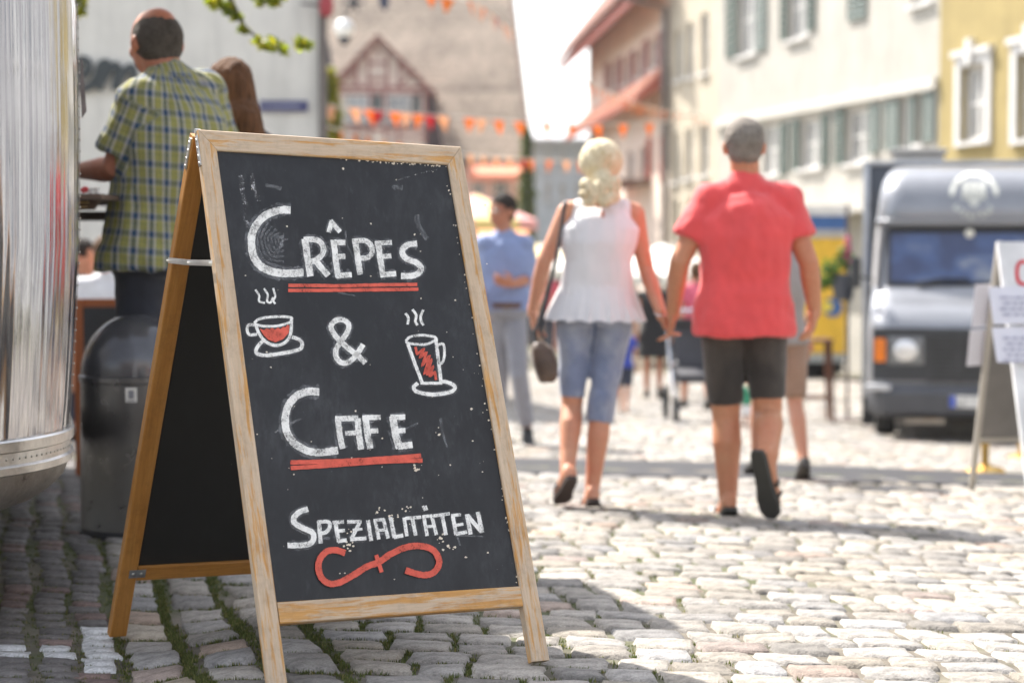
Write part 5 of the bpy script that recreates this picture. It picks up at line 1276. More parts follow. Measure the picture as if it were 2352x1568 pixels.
bag = thing('handbag', 'small dark brown leather handbag on a long strap in the blonde woman\'s left hand', 'handbag', W(1250, 878, 9.0))
m = MB(); cb = lambda x, y, q=0: W(x, y, 9.0+q)
rings = []
for y, x0, x1, dp in ((786,1226,1252,.03),(800,1220,1268,.05),(830,1222,1280,.06),(862,1232,1284,.06),(878,1240,1272,.04)):
    a, b = cb(x0, y), cb(x1, y); rings.append(ellring((a+b)/2, (b-a).normalized(), V((0,1,0)), (b-a).length/2, dp, 16, 3))
m.loft(rings); finish(remesh(m, .008, 2), 'bag_body', mat_cloth('leather_brown', (.085,.05,.032), .45, .5, .45, 14), bag, .004, 16)
m = MB(); m.tube([W(1299,462,9.02), W(1296,470,8.96), W(1290,520,8.97), W(1276,600,8.97), W(1256,680,9.0), W(1238,740,9.0), W(1228,762,9.0), W(1232,790,9.0)], .009, 8); m.tube([W(1299,462,9.03), W(1299,466,9.12), W(1284,560,9.14), W(1258,680,9.08), W(1240,760,9.05), W(1262,800,9.0)], .008, 8); m.build('strap', M('strap_dark', (.03,.03,.035), .5), bag)

# ---- bald man in the checked shirt
d = 7.5
J = Jpx(d, head=(356,100), shL=(322,232,-.16), shR=(468,212,.10), elL=(262,388,-.10), elR=(520,400,.15), wrL=(190,392,.12), wrR=(430,470,.42), haL=(140,394,.16), haR=(380,460,.5),
        hipL=(330,600,-.06), hipR=(410,596,.05), knL=(322,830,-.04), knR=(408,830,.08), anL=(316,1075,-.06), anR=(404,1068,.06), toL=(270,1088,.12), toR=(360,1085,.25))
P = dict(s=1.10, g=1.10, ga=1.12, gl=1.1, belly=1.14, fwd=(-.80,.60), hfwd=(-.62,.78,.03), skin=('skin_ruddy', (.42,.19,.115)), handL=dict(n=(0,.3,-1), t=(.3,1,0), c=.4), handR=dict(n=(-.5,0,-1), t=(0,0,1), c=.5), gn=1.22, hs=1.16, bald=True, broad=1.06, vox=.0075, shoes=True)
loc = V((J['anL'].x*.5+J['anR'].x*.5, 7.5, G(-1.4, 7.5)))
bm_, body, X, fr3, tr_ = person('balding man in a yellow and blue checked shirt leaning at the trailer', J, P, loc)
pk = NT('checked_shirt'); at = pk.n('ShaderNodeAttribute'); at.attribute_name = 'cloth'; sx = pk.n('ShaderNodeSeparateXYZ'); pk.l(at.outputs['Vector'], sx.inputs[0])
YG, WH, BLU, NV = (.30,.29,.085), (.46,.45,.47), (.022,.060,.12), (.02,.05,.11)
stp = [(0,YG),(.14,(.12,.15,.08)),(.18,YG),(.30,WH),(.44,BLU),(.70,WH),(.84,YG),(.90,(.12,.15,.08)),(.94,YG)]
st2 = [(0,YG),(.16,(.10,.13,.05)),(.20,YG),(.40,(.26,.27,.25)),(.48,BLU),(.76,(.26,.27,.25)),(.84,YG)]
fu = pk.math('FRACT', pk.math('DIVIDE', sx.outputs[0], .060)); fv = pk.math('FRACT', pk.math('DIVIDE', sx.outputs[1], .066))
cc = pk.mix(.46, pk.ramp(fu, stp, 'CONSTANT'), pk.ramp(fv, st2, 'CONSTANT')); v_ = pk.coord((1,1,1))
pk.color(pk.mix(1.0, cc, pk.ramp(pk.noise(v_, 300, 2), [(.3,.85),(.7,1.1)]), 'MULTIPLY')); pk.set(Roughness=.85); pk.bump(pk.noise(pk.coord((1,1,.6)), 11, 5, .6, .6), .7, .014)
sh_o = shirt(bm_, J, P, pk.m, grow=.024, hem=-.05, sleeve=.78, flare=.016, fold=.010, sgrow=.016, vox=.0075, neck=1.06)
def cloth_uv(o, J, P, tr_):
    me = o.data; n = len(me.vertices); co = np.empty(n*3, np.float32); me.vertices.foreach_get('co', co); co = co.reshape(-1,3) + np.array(ORG[o.parent])
    hc, scn, up, L = [np.array(a) if not isinstance(a, float) else a for a in tr_]; f = np.array(P['f']); r = np.array(V(P['f']).cross(UPZ))
    rel = co - hc; h = rel@up; ang = np.arctan2(rel@r, -(rel@f)); u = ang*.20; v = h
    bd = np.full(n, 1e9)
    for q in 'LR':
        a, b = np.array(J['sh'+q]), np.array(J['el'+q]); t = b-a; Lr = np.linalg.norm(t); t = t/Lr; w = co-a; al = w@t; rad = w - al[:,None]*t; rd = np.linalg.norm(rad, axis=1)
        e1 = np.cross(t, [0,0,1.0]); e1 /= np.linalg.norm(e1); e2 = np.cross(t, e1)
        m = (al > .0) & (al < Lr) & (rd < .11*P['s'])
        inner_side = np.sign((np.array(J['sh'+q])-np.array(tr_[1]))@(rel@r*0+1)[0]*0+1) if False else 1
        lat = (co - scn_np)@r*(1 if q == 'R' else -1)
        m &= (lat > sh_half*.93) | (al > .16)
        m &= (rd < .085*P['s'] + .02)
        u = np.where(m, np.arctan2(rad@e2, rad@e1)*.075, u); v = np.where(m, al+.02, v)
    a_ = me.attributes.new('cloth', 'FLOAT_VECTOR', 'POINT'); a_.data.foreach_set('vector', np.stack([u+1, v+1, u*0], -1).astype(np.float32).ravel())
scn_np = np.array(tr_[1]); sh_half = (J['shR']-J['shL']).length/2
cloth_uv(sh_o, J, P, tr_)
# collar
hr_, hf_, hu_ = fr3; nb = tr_[1].lerp(J['head'], .30)
m = MB(); ax_ = (J['head']-tr_[1]).normalized(); r1 = ax_.cross(V(P['f'])).normalized(); f1 = ax_.cross(r1)
rings = [[nb + ax_*h + (r1*math.cos(a)+f1*math.sin(a))*R_ for a in np.linspace(0, 2*math.pi, 28, endpoint=False)] for h, R_ in ((-.03,.102),(.012,.094),(.040,.085),(.046,.080),(.040,.077),(.0,.085),(-.03,.095))]
m.loft(rings, cap=False); col = m.build('collar', pk.m, sh_o, 60)
me = col.data; cv = np.empty(len(me.vertices)*3, np.float32); me.vertices.foreach_get('co', cv); cv = cv.reshape(-1,3); a_ = me.attributes.new('cloth', 'FLOAT_VECTOR', 'POINT'); a_.data.foreach_set('vector', np.stack([cv[:,0]*1.2+cv[:,1], cv[:,2], cv[:,2]*0], -1).astype(np.float32).ravel())
bottoms(bm_, J, P, mat_cloth('dark_denim', (.018,.021,.032), .3, .4), length=1.95, grow=.018, name='jeans')
for q in 'LR': shoe(bm_, J['an'+q], J['to'+q], P['s'], M('shoe_dark', (.03,.025,.02), .5))
def cut_hair(mb): 
    hd = J['head']; hr, hf, hu = fr3; s = P['hs']
    mb.ell(hd - hf*.018*s + hu*.016*s, hr*.0845*s, hf*.0935*s, hu*.088*s, 20, 14); mb.ell(hd - hf*.036*s - hu*.020*s, hr*.076*s, hf*.062*s, hu*.062*s, 18, 12)
mb = MB(); cut_hair(mb); finish(remesh(mb, .006, 2), 'hair', mat_hair('hair_grizzled', (.025,.02,.018), (.14,.12,.10), (90,90,40)), bm_, .003, 60)

# ---- long haired girl beyond him
d = 7.9
J = Jpx(d, head=(532,208), shL=(478,330,.0), shR=(600,330,.05), elL=(466,470), elR=(612,470,.05), wrL=(480,570,.1), wrR=(600,570,.1), haL=(490,610,.2), haR=(590,610,.2),
        hipL=(505,560), hipR=(570,560), knL=(500,790), knR=(572,790), anL=(498,1010), anR=(574,1010), toL=(490,1030,.18), toR=(570,1030,.2))
P = dict(s=.94, g=.88, ga=.82, fem=1, fwd=(-.15,1), skin=('skin_fair', (.52,.27,.19)), vox=.011, shoes=True)
gw, body, X, fr3, tr_ = person('woman with long straight brown hair standing behind the chalkboard', J, P, V((J['anL'].x, 7.9, G(-1.2, 7.9))))
HB_ = mat_hair('hair_brown', (.018,.009,.006), (.20,.095,.045), (60,60,3))
rings = []; hr, hf, hu = V((1,0,0)), V((0,1,0)), UPZ
for (x, y, a, b) in ((531,134,.022,.022),(531,140,.048,.050),(530,152,.070,.076),(529,170,.086,.096),(530,195,.097,.108),(534,230,.100,.105),(538,262,.105,.095),(544,300,.112,.075),(548,345,.115,.055),(550,390,.105,.040),(552,425,.08,.025)):
    rings.append(ellring(W(x, y, d-.03 - (.06 if y > 250 else 0)), hr, hf, a, b, 22, 2.1))
m = MB(); m.loft(rings); finish(remesh(m, .007, 2), 'hair', HB_, gw, .008, 38, (1,1,.06))
shirt(gw, J, P, mat_cloth('top_dark', (.03,.028,.035)), sleeve=.15, hem=.0, vox=.012, neck=.7); bottoms(gw, J, P, MATS['dark_denim'], 1.95, name='trousers', vox=.012)
for q in 'LR': shoe(gw, J['an'+q], J['to'+q], .9, M('shoe_dark', (.03,.025,.02), .5))

# ---- man in the blue shirt walking towards us
d = 13.7
J = Jpx(d, head=(1153,486), shL=(1204,562,.02), shR=(1116,560,-.02), elL=(1222,640,.04), elR=(1100,640,.06), wrL=(1176,652,-.22), wrR=(1104,700,-.2), haL=(1150,646,-.28), haR=(1108,730,-.26),
        hipL=(1182,716), hipR=(1144,716), knL=(1192,862,-.12), knR=(1150,858,.10), anL=(1211,984,.02), anR=(1140,972,.32), toL=(1213,1016,-.20), toR=(1136,1000,.12))
P = dict(s=1.02, g=1.0, fwd=(.05,-1), hfwd=(-.75,-.66,0), skin=('skin_tan_c', (.42,.20,.12)), handL=dict(n=(0,1,.3), t=(0,0,1), c=.9), handR=dict(n=(1,0,0), t=(0,-1,0), c=.8), vox=.010, shoes=True)
bl_m, body, X, fr3, tr_ = person('dark haired man in a light blue shirt and grey trousers walking this way', J, P, gp(1180, 1016))
shirt(bl_m, J, P, mat_cloth('shirt_light_blue', (.22,.28,.47), .08, .4), grow=.016, hem=.02, sleeve=1.35, flare=.004, fold=.009, vox=.011, neck=1.0)
bottoms(bl_m, J, P, mat_cloth('trousers_grey', (.25,.255,.29), .1, .35), 1.93, name='trousers', vox=.011, grow=.006)
m = MB(); hc = tr_[0]; f = P['f']; m.loft([ellring(hc + tr_[2]*h, f.cross(UPZ), f, .190, .142, 24) for h in (.03,.068)]); m.build('belt', M('belt_brown', (.10,.045,.02), .5), bl_m, 40)
hair_cap(bl_m, J['head'], fr3, 1.0, mat_hair('hair_black', (.012,.010,.009), (.05,.04,.035)), back=.02, lift=.018, r=(.086,.102,.096), fold=.008, vox=.008)
m = MB(); 
for q in (-1, 1): m.tube([X(q*.012,.098,.004), X(q*.05,.086,.006), X(q*.078,.0,.012)], .003, 6)
m.build('glasses', M('glasses_dark', (.02,.02,.02), .3), bl_m)['kind'] = 'stuff'
for q in 'LR': shoe(bl_m, J['an'+q], J['to'+q], 1.0, M('shoe_black', (.012,.012,.013), .35))

# ---- people farther off: one builder, each with a pose and clothes of its own
def simple(label, x, yf, yh, fwd, top, bot, hair, bl=1.9, sl=.5, stride=.5, skin=('skin_far', (.50,.27,.17)), g=.95, fem=0, sit=False, hat=None, group=None, dress=False, arms=0.0, seatz=None, kid=False, d=None):
    foot_p = gp(x, yf) if d is None else V((W(x, yf, d).x, W(x, yf, d).y, 0)); foot_p.z = G(foot_p.x, foot_p.y)
    dd = foot_p.y; top_z_ = (W(x, yh, dd)).z; H = top_z_ - foot_p.z
    s = H/(1.36 if sit else 1.76)
    f, r = frame(fwd); B = V(foot_p)
    at_ = lambda a, b, c: B + r*a*s + f*b*s + V((0,0,c*s))
    st = stride*.5
    J = dict(head=at_(0,.02,1.63), shL=at_(-.18,0,1.42), shR=at_(.18,0,1.42), elL=at_(-.24,-.04-st*.3,1.14), elR=at_(.24,-.04+st*.3,1.14), wrL=at_(-.23+arms*.1,.04-st*.4+arms*.2,.90+arms*.25), wrR=at_(.23-arms*.1,.04+st*.5+arms*.2,.90+arms*.3),
             hipL=at_(-.085,0,.90), hipR=at_(.085,0,.90), knL=at_(-.09,st*.55,.50), knR=at_(.09,-st*.30+.03,.49), anL=at_(-.09,st*.75,.09), anR=at_(.09,-st*.9,.14), toL=at_(-.11,st*.75+.17,.045), toR=at_(.11,-st*.9+.14,.045))
    J['haL'] = J['wrL'] + V((0,0,-.1))*s; J['haR'] = J['wrR'] + V((0,0,-.1))*s
    if sit:
        for q, sg in (('L', -1), ('R', 1)):
            J['hip'+q] = at_(sg*.085, 0, .50); J['kn'+q] = at_(sg*.10, .42, .50); J['an'+q] = at_(sg*.10, .40, .09); J['to'+q] = at_(sg*.11, .58, .045)
        for k_ in ('head','shL','shR','elL','elR','wrL','wrR','haL','haR'): J[k_] += V((0,0,-.40*s))
    P = dict(s=s, g=g, fem=fem, fwd=fwd, skin=skin, vox=.014*max(.6,s), shoes=not kid, face=False)
    t, b, X, fr3, tr_ = person(label, J, P, B, group)
    if dress: 
        shirt(t, J, P, top, sleeve=sl, hem=.1, vox=.016, flare=0); m = MB(); m.loft([ellring(at_(0,0,z), r, f, a*s, b*s, 18) for z, a, b in ((1.05,.17,.13),(.9,.20,.16),(.7,.24,.20),(.58,.27,.23))]); m.build('skirt', top, t, 60)
    else: shirt(t, J, P, top, sleeve=sl, hem=-.04, vox=.016); bottoms(t, J, P, bot, bl, vox=.016, name='trousers' if bl > 1.3 else 'shorts')
    hair_cap(t, J['head'], fr3, s, hair, back=.016, lift=.012, fold=.006, vox=.012)
    if not kid:
        for q in 'LR': shoe(t, J['an'+q], J['to'+q], s, M('shoe_dark', (.03,.025,.02), .5))
    if hat: m = MB(); hd = J['head']; m.lathe(hd + V((0,0,.05*s)), [(.15*s,0),(.15*s,.01*s),(.095*s,.015*s),(.09*s,.08*s),(.05*s,.10*s)], 18); m.build('hat', hat, t, 50)
    return t, J
BLK, WTS, PNK, TAN, BLUC, GRN, DRK = mat_cloth('cloth_black', (.015,.015,.017)), mat_cloth('cloth_white', (.68,.68,.70)), mat_cloth('cloth_pink', (.60,.10,.16)), mat_cloth('cloth_tan', (.30,.19,.13)), mat_cloth('cloth_blue', (.04,.07,.40)), mat_cloth('cloth_green', (.03,.22,.12)), mat_cloth('cloth_navy', (.03,.035,.06))
HBR, HBK = mat_hair('hair_mid_brown', (.05,.028,.015), (.16,.09,.05)), MATS['hair_black']; STRW = M('straw', (.66,.58,.42), .8)
simple('woman in a short black dress walking in the crowd between the couple', 1500, 916, 622, (.1,1), BLK, BLK, HBR, sl=.1, fem=1, dress=True, stride=.4)
simple('person in tan shorts walking directly ahead of the man in red', 1788, 1098, 482, (-.1,1), mat_cloth('cloth_grey', (.30,.28,.27)), TAN, HBR, bl=.9, stride=.7, g=.9)
simple('child in a bright blue top half hidden behind the blonde woman', 1432, 950, 740, (.2,1), BLUC, DRK, HBR, bl=.9, stride=.6, g=.85, kid=True)
simple('person in a pink top and dark shorts pushing a pushchair', 1598, 940, 600, (-.2,1), PNK, DRK, HBR, bl=.9, stride=.5, fem=1, arms=.8)
simple('toddler in a green top seen between the legs of the man in red', 1716, 990, 872, (0,-1), GRN, WTS, MATS['hair_blonde'], bl=.9, stride=.3, kid=True)
simple('person in a white top and straw hat near the pushchair', 1560, 900, 640, (.3,1), WTS, DRK, HBR, hat=STRW, stride=.3)
far = [(1244,806,612,WTS,DRK),(1262,812,616,PNK,DRK),(1290,798,606,BLK,TAN),(1228,818,604,TAN,DRK),(1520,800,604,BLUC,TAN),(1548,812,616,WTS,BLK),(1580,806,606,TAN,DRK),(1085,812,596,PNK,TAN)]
nm = {'cloth_white':'white','cloth_pink':'pink','cloth_black':'black','cloth_tan':'tan','cloth_blue':'blue'}
pos = ['just left of the blonde woman','beyond the blonde woman\'s shoulder','close to the blonde woman\'s bare arm','nearest the blue shirted man','between the couple at the far end','left of the cream house door','right beside the red shirted man\'s arm','just right of the chalkboard edge']
for k, (x, yf, yh, tp, bt) in enumerate(far):
    simple('distant blurred pedestrian in a %s top, %s' % (nm[tp.name], pos[k]), x, yf, yh, (random.uniform(-.6,.6), random.choice((-1,1))), tp, bt, random.choice((HBR, HBK)), stride=.4, group='pedestrians at the far end of the street')
simple('seated person in black with a hand at the mouth beside the trailer', 188, 860, 545, (1,-.2), BLK, DRK, HBK, sit=True, arms=1, d=12.2)
simple('seated person in a white t-shirt with their back to the bald man', 247, 862, 538, (-.5,1), WTS, DRK, HBR, sit=True, d=12.0)
# ------------------------------------------------------------------ grey food van
XV, YV = V((.98,-.2,0)).normalized(), V((.2,.98,0)).normalized()
g0 = gp(2238, 1021); van0 = W(2238, 1020, 18.3); van0 = V((van0.x, van0.y, G(van0.x, van0.y))); KZ = 1.0
print('VAN', van0[:], g0[:], (1020-560)/F*18.3)
zoff = W(2238, 1021, 18.3).z - van0.z
van0.z = W(2238, 1021, 18.3).z
def vp(x, y, z): return van0 + XV*x + YV*y + UPZ*z
van = thing('food_van', 'grey high roofed food van with a pale round emblem above its windscreen', 'van', van0)
def vpaint(name, col, metal=.3, rough=.28):
    k = NT(name); f = k.noise(k.coord((1,1,1)), 3, 4); k.color(k.ramp(f, [(.3, tuple(c*.88 for c in col)), (.7, tuple(c*1.1 for c in col))])); k.set(Metallic=metal, Roughness=rough); k.b.inputs['Coat Weight'].default_value = .5; k.bump(k.noise(k.coord((1,1,1)), 2.2, 2), .15, .02); return k.m
VG = vpaint('van_grey', (.25,.26,.285)); VD = M('van_plastic', (.030,.032,.036), .55, var=.2); VBX = vpaint('van_box_navy', (.028,.036,.055), .1, .4)
PROF = [(.42,.05,.99),(.60,.03,1.0),(1.10,.05,1.0),(1.16,.09,.995),(1.24,.16,.99),(1.33,.34,.985),(1.44,.58,.975),(1.50,.63,.97),(1.80,.80,.955),(2.05,.94,.935),(2.07,.90,.945),(2.09,.86,.95),(2.13,.85,.955),(2.15,.88,.94),(2.22,.87,.93),(2.40,.93,.91),(2.52,1.02,.885),(2.61,1.16,.84),(2.67,1.36,.78),(2.70,1.7,.70)]
def plan(z, y0, w, c=.22, yb=2.35, n=7, out=0.0):
    w += out; y0 -= out; P = [vp(-w, yb, z)]
    for i in range(n+1): t = i/n*math.pi/2; P.append(vp(-w+c-c*math.cos(t), y0+c-c*math.sin(t), z))
    for i in range(n, -1, -1): t = i/n*math.pi/2; P.append(vp(w-c+c*math.cos(t), y0+c-c*math.sin(t), z))
    P.append(vp(w, yb, z)); return P
mb = MB(); mb.loft([plan(z, y, w_) for z, y, w_ in PROF]); mb.build('cab_body', VG, van, 35)
def yat(z): return float(np.interp(z, [p[0] for p in PROF], [p[1] for p in PROF]))
def wat(z): return float(np.interp(z, [p[0] for p in PROF], [p[2] for p in PROF]))
def strip(mb, x0, x1, z0, z1, out, nz=2, t=.006):
    r = []
    for k in range(nz+1):
        z = z0 + (z1-z0)*k/nz; r.append([vp(x0, yat(z)-out, z), vp((x0+x1)/2, yat(z)-out, z), vp(x1, yat(z)-out, z), vp(x1, yat(z)-out+t, z), vp((x0+x1)/2, yat(z)-out+t, z), vp(x0, yat(z)-out+t, z)])
    mb.loft(r); return mb
mb = MB(); strip(mb, -.84, .84, 1.485, 2.055, .008, 4); mb.build('windscreen_seal', M('rubber_black', (.015,.015,.017), .6), van, 30)
WS = NT('windscreen_glass'); WS.color(WS.ramp(WS.noise(WS.coord((1,1,1)), 2.4, 3, .5, .6), [(.38, (.03,.045,.11)), (.52, (.05,.085,.20)), (.66, (.22,.24,.28))])); WS.set(Roughness=.06); WS.b.inputs['Specular IOR Level'].default_value = .8  # reflected sky put into the glass colour as blue and pale patches
mb = MB(); strip(mb, -.80, .80, 1.53, 2.02, .016, 4); ws = mb.build('windscreen', WS.m, van, 30)
for (x, z, r_) in ((-.38,1.86,.075),(-.02,1.88,.085),(.42,1.9,.06)):
    m = MB(); m.ell(vp(x, yat(z)+.10, z), XV*r_, YV*.05, UPZ*r_*1.2, 12, 8)
m = MB(); m.ell(vp(-.04, yat(2.0)-.035, 2.0), XV*.045, YV*.02, UPZ*.045, 12, 8); m.build('light_disc', M('disc_cream', (.75,.72,.62), .4), van, 60)
for x0, x1, z0, z1 in ((-.55,-.05,1.50,1.56),(.05,.55,1.50,1.56)):
    m = MB(); m.tube([vp(x0, yat(z0)-.03, z0), vp((x0+x1)/2, yat(z1)-.04, z1), vp(x1, yat(z1)-.03, z1-.01)], .012, 6); m.build('wiper', VD, van)
mb = MB(); mb.abox(0,0,0,0,0,0) if False else None; strip(mb, -.955, .955, .60, 1.095, .022, 3, .03); mb.build('front_panel', VD, van, 30)
m = MB()
for k in range(11): z = .60 + k*.042; m.box(vp(0, yat(z)-.036, z), XV*.43, YV*.010, UPZ*.010)
for x in (-.44, -.15, .15, .44): m.box(vp(x, yat(.8)-.036, .815), XV*.012, YV*.014, UPZ*.235)
m.build('grille', M('grille_grey', (.05,.052,.056), .5), van)
m = MB(); m.tube([vp(0, yat(.82)-.052, .90), vp(0, yat(.82)-.064, .90)], .085, 24); m.build('badge', M('badge_black', (.02,.02,.022), .4), van, 40)
for s_ in (-1, 1):
    m = MB(); m.bbox(vp(s_*.645, yat(.88)-.026, .885), XV*.17, YV*.012, UPZ*.135, .03); hb = m.build('headlight', M('headlight_bezel', (.18,.19,.20), .3, .6), van, 40)
    m = MB(); m.ell(vp(s_*.645, yat(.88)-.036, .885), XV*.118, YV*.035, UPZ*.108, 20, 12); m.build('lens', M('lens_glass', (.74,.74,.74), .12, .5), hb, 60)
    m = MB(); m.bbox(vp(s_*.885, yat(.88)+.01, .885), XV*.055, YV*.05, UPZ*.115, .02); m.build('indicator', M('indicator_orange', (.80,.20,.01), .25), van, 40)
    m = MB(); m.bbox(vp(s_*.90, -.03, .535), XV*.12, YV*.06, UPZ*.03, .02); m.build('bumper_step', M('step_white', (.55,.56,.58), .4, .4), van, 40)
    m = MB(); m.tube([vp(s_*.97, .55, 1.55), vp(s_*1.12, .42, 1.58)], .015, 8); m.bbox(vp(s_*1.13, .42, 1.62), XV*.05, YV*.05, UPZ*.15, .02); m.build('wing_mirror', VD, van, 40)
    for yy in (.85, 4.0):
        m = MB(); c = vp(s_*.84, yy, .33); m.tube([c - XV*.10, c - XV*.085, c + XV*.085, c + XV*.10], [.29,.335,.335,.29], 28); wl_ = m.build('wheel', M('tyre', (.018,.018,.019), .8), van, 40)
        m = MB(); m.tube([c + XV*s_*.08, c + XV*s_*.104], .19, 20); m.build('rim', M('rim_grey', (.3,.3,.31), .4, .6), wl_, 40)
    m = MB(); z0 = 1.52; m.loft([[vp(s_*(wat(z)-.055), yat(z)+.02, z), vp(s_*(wat(z)-.015), yat(z)+.09, z), vp(s_*(wat(z)+.012), yat(z)+.09, z), vp(s_*(wat(z)-.03), yat(z)+.0, z)] for z in (1.48,1.8,2.06)]); m.build('pillar', M('pillar_grey', (.30,.29,.29), .4), van)
    m = MB(); m.prism([vp(s_*(wat(1.6)+.004), 1.0, 1.5), vp(s_*(wat(1.6)+.004), 1.9, 1.5), vp(s_*(wat(2)+.004), 1.9, 2.0), vp(s_*(wat(2)+.004), 1.25, 2.0)], XV*s_*.004); m.build('side_window', WS.m, van)
m = MB(); m.loft([[vp(x, y, z) for y, z in ((-.03,.25),(-.09,.30),(-.10,.48),(-.04,.56),(.15,.56),(.15,.25))] if abs(x) < .9 else [vp(x, y+.14, z) for y, z in ((-.0,.29),(-.05,.33),(-.05,.47),(-.0,.53),(.25,.53),(.25,.29))] for x in (-1.01,-.86,-.5,0,.5,.86,1.01)]); m.build('bumper', M('bumper_grey', (.065,.068,.078), .5), van, 40)
m = MB(); m.bbox(vp(.025, -.112, .415), XV*.262, YV*.006, UPZ*.057, .004); pt = m.build('number_plate', M('plate_white', (.68,.68,.66), .4), van)
m = MB(); m.box(vp(-.208, -.1195, .415), XV*.026, YV*.0012, UPZ*.054); m.build('euro_band', M('euro_blue', (.02,.07,.45), .4), pt)
m = MB()
def glyph(x, segs, h=.078, wd=.040, t=.009):
    for (x0,z0,x1,z1) in segs:
        a = vp(x+x0*wd, -.1195, .415-h/2+z0*h); b = vp(x+x1*wd, -.1195, .415-h/2+z1*h); d_ = (b-a); m.box((a+b)/2, d_/2 + d_.normalized()*t/2, YV*.0012, d_.normalized().cross(YV)*t/2)
glyph(-.165, [(0,0,0,1),(0,0,1,0)]); glyph(-.105, [(0,0,0,1)]); m.build('plate_letters', M('plate_black', (.02,.02,.02), .5), pt)['kind'] = 'stuff'
m = MB(); m.bbox(vp(-.46, .08, .21), XV*.19, YV*.03, UPZ*.028, .008); m.build('tow_bar', M('tow_steel', (.42,.38,.33), .4, .5), van, 40)
m = MB(); m.box(vp(-.42, .045, .275), XV*.06, YV*.012, UPZ*.035); m.build('tow_hook', M('tow_ochre', (.45,.25,.05), .5), van)
m = MB(); m.box(vp(0, 1.3, .32), XV*.7, YV*1.0, UPZ*.06); m.build('underbody', VD, van)
m = MB(); m.bbox(vp(0, 3.75, 1.53), XV*1.085, YV*1.9, UPZ*1.20, .03); bxo = m.build('box_body', VBX, van, 40)
RL = M('rail_alu', (.42,.44,.47), .35, .6)
for s_ in (-1, 1): m = MB(); m.bbox(vp(s_*1.065, 1.835, 1.50), XV*.034, YV*.02, UPZ*1.21, .01); m.build('corner_rail', RL, bxo, 40)
m = MB(); m.bbox(vp(0, 1.835, 2.735), XV*1.10, YV*.03, UPZ*.022, .01); m.build('top_rail', RL, bxo, 40)
m = MB(); m.box(vp(-1.02, 1.9, .17), XV*.07, YV*.04, UPZ*.17); m.build('mud_flap', M('rubber_black', (.015,.015,.017), .6), van)
m = MB(); m.bbox(vp(-.53, 2.6, 2.885), XV*.30, YV*.35, UPZ*.022, .015); m.box(vp(-.53, 2.6, 2.80), XV*.26, YV*.30, UPZ*.055); m.build('roof_hatch', M('hatch_grey', (.50,.48,.45), .5), van, 40)
m = MB(); m.tube([vp(1.12, 2.0, 2.7), vp(1.02, 2.0, 3.0)], .02, 8); m.build('antenna', VD, van)
# emblem: an arch, a three-lobed figure with wavy lines and a curved row of small letters
EC = M('emblem_cream', (.62,.63,.58), .6); ez = 2.36
def vs_(x, z, out=.008): return vp(x, yat(z)-out, z)
def eribbon(mb, pts, w_, out=.008):
    P = catmull(pts, 5); n = len(P); r = []
    for i in range(n):
        t = (P[min(i+1,n-1)]-P[max(i-1,0)]).normalized(); s2 = V((-t.y, t.x, 0))*w_/2; a, b = P[i]+s2, P[i]-s2
        r.append([vs_(a.x, a.y, out), vs_(b.x, b.y, out), vs_(b.x, b.y, out-.003), vs_(a.x, a.y, out-.003)])
    mb.loft(r)
em = MB(); eribbon(em, [(.215*math.cos(t), ez+.225*math.sin(t)+.01) for t in np.linspace(math.pi*1.0, 0, 13)], .045); e_o = em.build('emblem_arch', EC, van, 40)
em = MB()
for x in (-.075, 0, .078): em.add([vs_(x+.038*math.cos(a), ez+.115+.040*math.sin(a), .0085+abs(x)*.01) for a in np.linspace(0, 2*math.pi, 14, endpoint=False)], [tuple(range(14))])
for k in range(4): eribbon(em, [(-.115, ez+.055-k*.026), (-.08, ez+.07-k*.026), (-.04, ez+.055-k*.026), (0, ez+.07-k*.026), (.04, ez+.055-k*.026), (.08, ez+.07-k*.026), (.115, ez+.05-k*.026)], .019, .009+k*.0008)
em.add([vs_(x, ez+z, .0075) for x, z in ((-.06,.0),(.06,.0),(.045,-.06),(.02,-.095),(-.02,-.095),(-.045,-.06))], [(0,1,2,3,4,5)]); em.build('emblem_figure', EC, van)['kind'] = 'stuff'
em = MB()
for k, t in enumerate(np.linspace(math.radians(205), math.radians(335), 8)):
    cx_, cz_ = .185*math.cos(t), ez-.035+.155*math.sin(t)*1.0; u_ = V((-math.sin(t), math.cos(t), 0)); o_ = V((math.cos(t), math.sin(t), 0)); q = lambda a, b: (cx_+u_.x*a+o_.x*b, cz_+u_.y*a+o_.y*b)
    sh = [[(-.016,-.024),(-.016,.024)], [(-.016,.022),(.012,.022),(.015,.004),(-.014,0)]] if k % 3 == 0 else ([[(-.012,.022),(-.012,-.022),(.014,-.022)]] if k % 3 == 1 else [[(.013,.016),(-.008,.022),(-.015,0),(-.008,-.022),(.013,-.016)]])
    for ps in sh: eribbon(em, [q(*p) for p in ps], .012, .009)
em.build('emblem_letters', EC, van)['kind'] = 'stuff'

